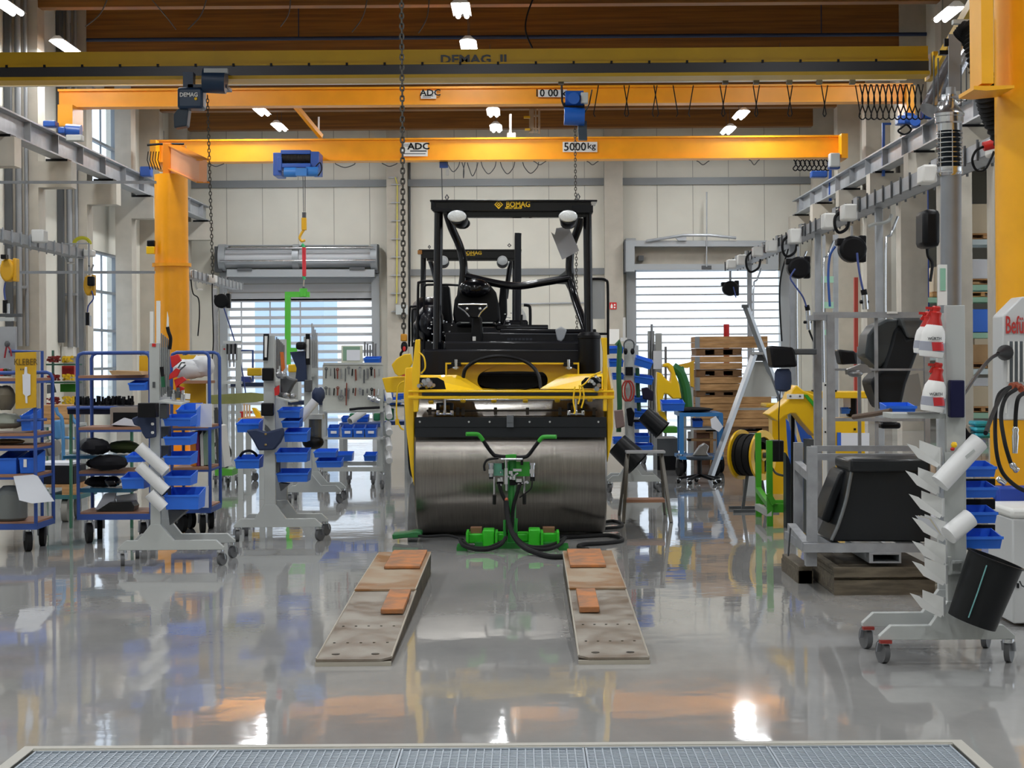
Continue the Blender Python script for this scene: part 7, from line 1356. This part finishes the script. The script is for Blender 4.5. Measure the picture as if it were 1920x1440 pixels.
# ================================================================ crates
DG = 26.0; gm = mt('corner_grey', '8E9296', .5, .2)
lay = [(631, 653, 'collar'), (653, 668, 'pallet'), (668, 693, 'collar'), (693, 707, 'pallet'), (707, 733, 'collar'), (733, 744, 'pallet'), (744, 771, 'collar'), (771, 801, 'collar'), (801, 812, 'pallet')]
for i, (y0, y1, k) in enumerate(lay):
    wdt = 1440 if i == 0 else (1392 if i < 6 else 1446)
    r = T('pallet_collar' if k == 'collar' else 'wooden_pallet', 'wooden ' + ('pallet collar' if k == 'collar' else 'pallet') + ' in the tall crate stack, ' + ORD[i] + ' layer from the top', 'pallet collar' if k == 'collar' else 'pallet', W(1360, y1, DG), 'layers of the crate stack')
    m = M()
    xa, xb, zb, zt = W(1306, 740, DG).x, W(wdt, 740, DG).x, W(1350, y1, DG).z + .006, W(1350, y0, DG).z; zm = (zb + zt) / 2
    if k == 'collar':
        for u, v in ((zb, zm - .004), (zm + .004, zt)): m.box(xa, DG, u, xb, DG + .03, v); m.box(xa, DG + .8, u, xb, DG + .83, v); m.box(xa, DG + .031, u, xa + .025, DG + .799, v); m.box(xb - .025, DG + .031, u, xb, DG + .799, v)
    else:
        m.box(xa, DG + .02, zt - .02, xb, DG + .8, zt); m.box(xa, DG + .02, zb, xb, DG + .8, zb + .016); [m.box(x, DG + .021, zb + .017, x + .13, DG + .78, zt - .021) for x in (xa + .004, (xa + xb) / 2 - .065, xb - .134)]; m.box(xa + .01, DG + .785, zb + .017, xb - .01, DG + .79, zt - .021)  # back board added behind the blocks to keep the pallet openings dark
    m.out('boards', wood if k == 'collar' else mt('pallet_dark', '8F6A44', .75, hx2='6A4A2C', scale=3, stretch=(1.2, 8, 8)), r)
    if k == 'collar': m = M(); m.box(xa - .02, DG - .012, zb, xa + .05, DG - .001, zt - .002); m.out('corner_hinge', gm, r)
PB('base_box', ltgrey, 'grey box at the foot of the tall crate stack', 'box', 1396, 812, 1430, 870, 26.0, .5); PB('base_box', mt('brown_box', '6A4630', .7), 'brown box at the foot of the tall crate stack', 'box', 1306, 812, 1330, 872, 26.1, .5); A(M().cyl((W(1362, 700, 27.6).x, 27.6, 0), W(1362, 608, 27.6), .045), 'red_pole', red, 'red pole showing above the tall crate stack', 'pole')
r = T('wooden_crate', 'narrow wooden crate under the tall crate stack', 'crate', (W(1360, 870, DG).x, DG + .4, 0)); a, b_ = W(1332, 812, DG), W(1394, 812, DG); M().box(a.x, DG + .1, 0, b_.x, DG + .8, a.z).out('boards', wood, r)
# ================================================================ blue cart, swivel stool
r = T('blue_cart', 'light blue steel cart with large black wheels before the crate stack', 'cart', (W(1312, 895, 23.6).x, 23.9, 0)); sb_ = mt('steel_blue', '2F74B0', .4); m = M()
for px, D in ((1278, 23.6), (1352, 23.6), (1274, 24.5), (1348, 24.5)): a = W(px, 776, D); m.box(a.x - .028, D, .3, a.x + .028, D + .055, a.z)
m.pb(1275, 774, 1355, 781, 23.6, .95); m.pb(1275, 856, 1355, 862, 23.6, .9); m.out('frame', sb_, r); M().pb(1284, 803, 1349, 806, 23.7, .8).out('shelf', ltgrey, r)
for px in (1276, 1344): q = W(px, 878, 23.6); c = caster(r, q.x, 23.7, .30, .115, .05, .2, rubber)
for px in (1280, 1350): q = W(px, 878, 24.5); c = caster(r, q.x, 24.4, .30, .115, .05, .2, rubber)
lump(1300, 768, 23.9, .28, .25, .035, 'dark cloth spread over the top of the blue cart'); ubin(1299, 785, 1318, 801, 23.75, .2, 'dark blue bin on the shelf of the blue cart'); PP('paper_tag', paper, 'tilted white paper tag hanging on the blue cart', 'tag', [(1332, 786), (1342, 780), (1356, 800), (1348, 810), (1334, 802)], 23.5, .01)
r = T('work_stool', 'white and wood step frame inside the blue cart', 'stool', W(1320, 850, 24)); m = M(); m.pb(1290, 809, 1296, 850, 24, .04); m.pb(1338, 809, 1343, 850, 24, .04); m.out('leg', al, r); m = M(); m.pb(1290, 823, 1343, 827, 24, .2); m.out('step', wood, r)
r = T('swivel_stool', 'round swivel stool with black star base on the floor before the blue cart', 'stool', (W(1312, 905, 22.3).x, 22.3, 0)); q = W(1312, 905, 22.3)
M().lathe((q.x, 22.3, W(1312, 862, 22.3).z), (0, 0, 1), [(.14, 0), (.17, .02), (.17, .04), (.15, .05)], 28).out('seat', mt('seat_slate', '39424C', .6), r)
M().cyl((q.x, 22.3, .08), (q.x, 22.3, W(1312, 862, 22.3).z), .03).out('gas_lift', black, r); m = M()
for k in range(5): t_ = .3 + k * 2 * math.pi / 5; e = Vector((q.x + .27 * math.cos(t_), 22.3 + .27 * math.sin(t_), .06)); m.bar((q.x, 22.3, .11), e, .04, .03)
m.out('star_base', black, r)
for k in range(5): t_ = .3 + k * 2 * math.pi / 5; caster(r, q.x + .27 * math.cos(t_), 22.3 + .27 * math.sin(t_), .06, .026, .03, t_, rubber)
PP('folded_cloth', steel, 'crumpled grey cloth lying on the swivel stool', 'cloth', [(1300, 860), (1312, 842), (1322, 836), (1330, 842), (1326, 854), (1330, 860)], 22.2, .15, bev=.01)
# ================================================================ trolley right of the roller
DM = 20.9
trolley('light grey tool trolley right of the roller with blue bins and black buckets', 1140, 1240, DM, .5, 1181, .11, 1.78, rpost=1190)
for i, (a_, b2, c, d, tl) in enumerate(((1142, 648, 1169, 663, 0), (1143, 672, 1169, 688, 0), (1149, 699, 1170, 712, 0), (1150, 820, 1168, 833, 0))): ubin(a_, b2, c, d, DM - .02, .25, 'blue bin left of the trolley post right of the roller, ' + ORD[i] + ' from top')
for i, (a_, b2, c, d, tl) in enumerate(((1190, 669, 1223, 689, .3), (1190, 702, 1225, 720, .15), (1190, 742, 1214, 755, 0), (1189, 762, 1216, 778, .1), (1189, 790, 1216, 805, 0), (1191, 813, 1218, 830, 0), (1192, 832, 1225, 844, 0))): ubin(a_, b2, c, d, DM - .02, .25, 'blue bin right of the trolley post right of the roller, ' + ORD[i] + ' from top', tilt=tl)
r = T('headphones', 'black ear defenders hung on the trolley right of the roller', 'ear defenders', W(1180, 664, DM - .1)); M().tube(P((1171, 656, DM - .08), (1170, 645, DM - .08), (1175, 638, DM - .08), (1184, 638, DM - .08), (1189, 645, DM - .08), (1188, 656, DM - .08)), .008, 8, sub=4).out('band', darkgr, r); m = M(); m.sph(W(1173, 659, DM - .08), .025, .03, .04); m.sph(W(1186, 659, DM - .08), .025, .03, .04); m.out('ear_cup', black, r)
PB('black_box', black, 'small black box on the post of the trolley right of the roller', 'box', 1173, 688, 1187, 704, DM - .07, .055, bev=.006)
m = M(); [m.tube([W(1177 + dx_ + 9 * math.cos(t_) , 733 + 19 * math.sin(t_), DM - .08) for t_ in [2 * math.pi * k / 14 for k in range(14)]], .01, 6, closed=True) for dx_ in (-2, 3)]; A(m, 'red_hose_ring', mt('hose_red', 'B03A30', .5), 'coiled red hose hanging on the trolley right of the roller', 'hose')
PP('black_glove', blk, 'black glove hanging below the coiled red hose', 'glove', [(1174, 766), (1184, 764), (1190, 775), (1186, 800), (1178, 798)], DM - .08, .05, bev=.01); PP('dark_pouch', mt('pouch_plum', '1E1A2E', .6), 'dark plum pouch right of the coiled red hose', 'pouch', [(1203, 728), (1214, 726), (1226, 735), (1224, 752), (1206, 748)], DM - .1, .08, bev=.01)
m = M(); m.pb(1168, 595, 1173, 634, DM + .05, .02); m.pb(1164, 633, 1176, 640, DM + .05, .05); A(m, 'white_rod', white, 'white upright rod on top of the trolley right of the roller', 'rod')
A(M().tube(P((1156, 648, 20.7), (1160, 640, 20.7), (1162, 650, 20.7), (1160, 700, 20.7), (1162, 760, 20.7), (1160, 810, 20.7)), .03, 8), 'green_column', mt('dkgreen', '1E5A34', .5), 'dark green bin carrier at the left of the trolley right of the roller', 'carrier')
A(M().tube(P((1195, 690, 21), (1196, 730, 21), (1199, 780, 21)), .025, 8), 'green_column', MATS['dkgreen'], 'dark green bin carrier at the right of the trolley right of the roller', 'carrier')
def bucket(x0, y0, x1, y1, D, R_, lab): a, b_ = W(x0, y0, D), W(x1, y1, D - .05); L = (b_ - a).length; c = (a + b_) / 2; return A(M().bar(c + Vector((0, R_ * .8, 0)), (c.x, DM - .02, c.z), .03, .03).bar((c.x, DM - .03, c.z), (W(1181, 800, DM).x, DM - .03, c.z), .03, .03).lathe(a, b_ - a, [(R_ * .8, .004), (R_ * .88, 0), (R_, L), (R_ * 1.06, L), (R_ * 1.06, L + .01), (R_ * .95, L + .01), (R_ * .85, L * .2), (R_ * .8, .02)], 28), 'waste_bucket', bk, lab, 'bucket')
bucket(1208, 776, 1241, 806, 20.5, .115, 'black bucket tipped sideways, upper one right of the roller'); bucket(1157, 832, 1196, 868, 20.4, .153, 'black bucket tipped sideways, lower one beside the step stool')
trolley('far light grey trolley right of the blue bins, before the right door', 1206, 1250, 26.5, .4, 1222, .10, 2.0, rpost=1236)
for i, (x, y0) in enumerate(((1217, 638), (1222, 608), (1227, 645), (1248, 650))): A(M().cyl(W(x, 845, 26.47), W(x, y0, 26.47), .018, n=8), 'standing_rod', steel, 'grey rod on the far trolley before the right door, ' + ORD[i] + ' from the left', 'rod')
PB('paper_board', paper, 'white board hanging on the far trolley before the right door', 'board', 1225, 658, 1240, 692, 26.4, .04)
# yellow and green castings
r = T('machine_part', 'yellow casting with large openings beyond the blue bins', 'machine part', W(1252, 775, 24.5)); m = M()
m.pp([(1232, 697), (1240, 700), (1250, 712), (1257, 716), (1259, 700), (1252, 688), (1243, 688), (1244, 682), (1254, 680), (1262, 686), (1268, 706), (1274, 722), (1278, 747), (1262, 748), (1254, 740), (1246, 738), (1242, 750), (1241, 770), (1233, 775), (1231, 735)], 24.5, .25); m.out('casting', yellow, r, bev=.015)
r = T('machine_part', 'dark green casting behind the yellow casting', 'machine part', W(1285, 780, 25)); M().tube(P((1262, 688, 25.0), (1276, 700, 25.0), (1286, 730, 25.0), (1290, 770, 25.0)), .07, 10, sub=3).out('casting', mt('cast_green', '1F6B34', .45), r); m = M(); m.pp([(1272, 690), (1282, 686), (1294, 740), (1292, 768), (1276, 752)], 25.1, .2); m.out('casting_web', MATS['cast_green'], r, bev=.02); q = W(1284, 766, 25.2); M().box(q.x - .02, 25.18, 0, q.x + .02, 25.22, q.z).out('stand', ltgrey, r)
r = T('machine_part', 'yellow arm part just left of the crate stack', 'machine part', W(1290, 700, 26)); m = M(); m.pp([(1272, 684), (1292, 680), (1302, 676), (1300, 684), (1290, 690), (1280, 690)], 25.9, .15); m.pp([(1294, 682), (1301, 680), (1301, 726), (1295, 724)], 25.9, .15); m.out('arm', mt('arm_yellow', 'D8A82A', .4), r); q = W(1297, 724, 25.97); M().box(q.x - .02, 25.95, 0, q.x + .02, 25.99, q.z).out('stand', ltgrey, r)
ubin(1241, 750, 1284, 771, 21.2, .3, 'wide blue bin in front of the yellow casting'); PP('yellow_piece', yellow, 'small yellow part under the wide blue bin', 'part', [(1234, 772), (1246, 772), (1252, 790), (1240, 786)], 21.3, .1)
r = T('green_base_machine', 'green and black machine base low beyond the tipped buckets', 'machine', (W(1255, 850, 25).x, 25.2, 0)); a, b_ = W(1232, 820, 25), W(1272, 820, 25); M().box(a.x, 25, .2, b_.x, 25.8, a.z - .02).out('body', darkgr, r); M().pb(1244, 800, 1270, 812, 24.9, .4).out('green_top', MATS['tool_green2'], r, bev=.01); M().box(a.x, 25, 0, b_.x, 25.8, .2).out('plinth', black, r)
PP('brown_part', mt('rusty_pink', '8A7470', .6), 'mottled grey part left of the black glove', 'part', [(1152, 770), (1168, 768), (1172, 800), (1156, 804)], 20.6, .15, bev=.01)
# ================================================================ storage racks in the side aisle
rg, rbw = mt('rack_beam_green', '9CC7AE', .45), mt('rack_beam_white', 'C9D6DA', .4)
def prack(x0, x1, D, dep, zs, lab, upr, fill):
    r = T('pallet_rack', lab, 'pallet rack', ((x0 + x1) / 2, D + dep / 2, 0), 'pallet racks'); n_ = max(1, round((x1 - x0) / 2.2))
    for i in range(n_ + 1):
        x = x0 + (x1 - x0) * i / n_; m = M(); m.box(x - .05, D, 0, x + .05, D + .08, 6.2); m.box(x - .05, D + dep - .08, 0, x + .05, D + dep, 6.2); [m.bar((x, D + .05, z), (x, D + dep - .05, z + .7), .03) for z in (.4, 1.3, 2.2, 3.1, 4.0)]; m.out('upright', upr, r)
    for j, z in enumerate(zs): m = M(); m.box(x0, D - .02, z - .11, x1, D + .04, z); m.box(x0, D + dep - .04, z - .11, x1, D + dep, z); m.box(x0, D, z - .02, x1, D + dep, z); m.out('shelf_beam', rg if j % 3 != 1 else rbw, r)
    for j, z in enumerate(zs):
        room = (zs[j + 1] - z - .18) if j + 1 < len(zs) else .9; x = x0 + .15; k = 0
        while x < x1 - .9:
            w = random.uniform(.55, .95); c = fill[(j + k) % len(fill)]; h = min(random.uniform(.35, .62), room - .13)
            if c is not blue:
                pr = T('wooden_pallet', 'pallet on the %s, shelf %s from below, %s from left' % (lab.split(',')[0], ORD[j], ORD[k]), 'pallet', (x + w / 2, D + dep / 2, z), 'pallets in the racks'); m = M(); m.box(x, D + .1, z + .012, x + w, D + dep - .15, z + .03); m.box(x, D + .1, z + .1, x + w, D + dep - .15, z + .13); [m.box(q, D + .06, z + .02, q + .08, D + dep - .1, z + .1) for q in (x, x + w / 2 - .04, x + w - .08)]; m.out('boards', wood, pr); zb_ = z + .13
            else: zb_ = z + .012
            A(M().box(x + .03, D + .1, zb_, x + w - .03, D + dep - .15, zb_ + h), 'stored_box' if c is not blue else 'storage_bin', c, '%s box on the %s, shelf %s from below, %s from left' % ('blue plastic' if c is blue else 'pale' if c is paper else 'brown cardboard', lab.split(',')[0], ORD[j], ORD[k]), 'box', 'boxes in the racks', bev=.01)
            x += w + .08; k += 1
pc = mt('pale_card', 'CDBEA4', .8)
prack(8.95, 11.2, 36.0, 1.0, (.42, 1.32, 2.06, 3.04, 3.97), 'near side rack, seen between the right columns', greyst, [pc, card, blue, paper, pc])
prack(9.0, 11.2, 39.4, 1.0, (.5, 1.6, 2.9, 4.2), 'far side rack, with dark blue uprights', mt('upright_blue', '1F3F8A', .4), [card, paper, pc])
#prack(9.0, 13.4, 32.6, 1.0, (.9, 2.0, 3.4), 'rack behind the yellow column', greyst, [pc, blue, card])
PB('red_pipe', mt('pipe_red', 'A83A2A', .5), 'red vertical pipe between columns above the tall rack', 'pipe', 1602, 520, 1609, 811, 38, .1)
for i, (x0, y0, x1, y1) in enumerate(((1536, 518, 1563, 530), (1538, 566, 1563, 578), (1545, 618, 1555, 628))): PB('green_shelf_beam', rg, 'pale green shelf beam seen between the tray posts, ' + ORD[i] + ' from the top', 'beam', x0, y0, x1, y1, 34, .1)
m = M(); m.pb(1563, 440, 1572, 825, 34.2, .1); m.pb(1543, 440, 1548, 825, 34.2, .1); m.pb(1543, 600, 1572, 604, 34.2, .05); A(m, 'grey_upright', greyst, 'grey rack uprights seen between the tray posts', 'upright')
# items right of near trolley
r = T('side_bench', 'grey bench with turquoise packets behind the near right trolley', 'bench', (W(1845, 1000, 11.6).x, 12.2, 0)); a, b_ = W(1795, 826, 12), W(1848, 826, 12); M().box(a.x, 12, a.z - .06, b_.x, 12.6, a.z).out('bench_top', mt('bench_top', '6E7FA8', .5), r); m = M(); [m.box(x, 12.05, 0, x + .04, 12.1, a.z - .06) for x in (a.x + .02, b_.x - .06)]; m.box(a.x, 12.05, .55, b_.x, 12.5, .57); m.out('leg', ltgrey, r)
tq = mt('turquoise_pack', '2FA3B8', .3, bump=.4, scale=20)
for i, y in enumerate((790, 801, 812)): PB('wipe_packet', tq, 'turquoise packet in the stack beside the yellow column, ' + ('top', 'middle', 'bottom')[i] + ' one', 'packet', 1828, y, 1861, y + 10, 12.1, .2, bev=.02)
PB('yellow_sheet', yellow, 'yellow sheet under the turquoise packets', 'sheet', 1800, 823, 1847, 825.5, 12.02, .3); lump(1812, 812, 12.2, .05, .08, .05, 'crumpled grey film beside the turquoise packets', mt('film_grey2', '9A9690', .4))
# ================================================================ final seating: small shifts (metres, scale) that set things down beside, not inside, their neighbours
SEAT = {'cloth_bundle.003': (0, 0, 0.02, 1), 'gas_cylinder': (0, 0, 0.006, 1), 'filling_hose.001': (0, 0.08, 0, 1), 'equipment_case': (0, 0, 0.02, 1), 'cloth_bundle.004': (0, -0.3, 0.035, 1), 'storage_bin.044': (0.006, 0, 0, 1), 'storage_bin.017': (0, -0.025, 0.006, 1), 'cloth_bundle.008': (0, 0, -0.035, 1), 'standing_board': (0, 0, 0.012, 0.93), 'storage_bin.018': (0, 0.05, 0, 1), 'storage_bin.010': (0, 0, 0.006, 1), 'workbench.004': (0, -0.3, 0, 1), 'leaning_board': (0, 0.3, 0, 1), 'standing_board.003': (0, 0, 0.02, 0.93), 'document_case': (0, 0, 0.012, 1), 'standing_board.001': (0, 0, 0.012, 0.93), 'standing_board.002': (0, 0, 0.012, 0.93), 'storage_bin.047': (0.006, 0, -0.035, 1), 'cloth_bundle.001': (0, -0.2, 0.012, 1), 'storage_bin.048': (0.006, 0, 0, 1), 'cardboard_sheet': (0, -0.2, 0.012, 1), 'pendant_control': (0, 0, -0.006, 1), 'storage_bin.030': (0, 0, 0.08, 1), 'cable_plugs': (0, 0, 0.012, 1), 'black_drum': (0, 0.2, 0.006, 1), 'brown_shelf_board': (-0.006, 0, -0.055, 1), 'cloth_bundle.009': (0, 0, 0.02, 1), 'pressed_part': (0, -0.08, 0, 1), 'junction_box': (0, -0.18, 0, 1), 'socket_box': (0.055, 0, 0, 1), 'tube_holder.011': (0.02, -0.08, 0, 1), 'paper_stack': (0, 0, 0.012, 1), 'paper_tray': (0, 0.05, 0, 1), 'wooden_pallet.001': (0, -0.13, 0, 1), 'cloth_bundle.002': (0, 0, 0.02, 1), 'ribbed_pad': (0, 0, -0.02, 1), 'storage_bin.008': (-0.006, 0, -0.006, 1), 'paper_tray.001': (0, 0.08, 0, 1), 'bench_lamp.001': (-0.02, 0, 0, 1), 'steel_shelf': (0, 0, -0.012, 1), 'document_folder': (0, 0, 0.012, 1), 'socket_box.003': (0.012, -0.08, 0, 1), 'folded_cloth': (0, 0, 0.035, 1), 'grease_gun': (0, 0.2, 0, 1), 'grey_castor': (0, -0.2, 0, 1), 'grey_castor.001': (0, 0, 0.035, 1), 'grey_castor.002': (0, -0.2, 0, 1), 'black_glove': (0, -0.025, 0, 1), 'cloth_bundle.006': (0, -0.05, 0, 1), 'steel_shelf.001': (0, 0, -0.012, 1), 'ladder_bracket': (0, -0.06, 0, 1), 'storage_bin.009': (0.012, 0, 0, 1), 'case_opening': (0, 0, 0.012, 1), 'white_lid': (0, 0, 0.006, 1), 'reel_cover': (0, -0.08, 0.012, 1), 'tube_holder.003': (0, 0.05, 0, 1), 'yellow_sheet': (-0.006, 0, -0.02, 1), 'equipment_rack': (0, 0.08, 0, 1), 'grey_pedestal': (0, 0, 0.02, 0.93), 'tool_pouch': (0, -0.13, 0, 1), 'yellow_curve': (0, 0, 0.02, 1), 'socket_box.001': (0.006, 0, 0, 1), 'cloth_bundle.013': (-0.02, 0, 0.012, 1), 'leaning_board.001': (0, 0, 0.012, 1), 'metal_bars': (0, 0, 0.006, 1), 'storage_bin.033': (0, 0.13, 0, 1), 'hose_coupling.002': (0, 0.05, 0, 1), 'metal_part.001': (0, -0.05, 0.02, 1), 'metal_part.002': (0, 0, 0.006, 1), 'metal_tool_cluster': (0, -0.08, 0, 1), 'wooden_pallet_block': (0.006, 0, 0, 1), 'travel_drive.002': (0.082, 0.49, 0.051, 1), 'hose_reel.003': (-0.012, -0.099, 0.017, 1), 'green_box': (0.025, -0.097, 0.002, 1), 'cloth_bundle.010': (0.243, -0.866, 0.056, 1), 'tube_rail': (0, 0.08, 0, 1), 'storage_bin.020': (0, 0.01, 0, 1), 'waste_bucket.002': (0, 0.01, 0, 1), 'torque_wrench': (0, 0.01, 0, 1), 'cloth_bundle.011': (0.023, -0.199, 0.005, 1), 'blue_canister': (0.026, -0.097, 0.004, 1), 'black_fitting.001': (0, 0.02, 0, 1), 'pliers.001': (0, 0.025, 0, 1)}
for k_, (sx_, sy_, sz_, s_) in SEAT.items():
    o = bpy.data.objects[k_]; o.location += Vector((sx_, sy_, sz_)); o.scale = o.scale * s_
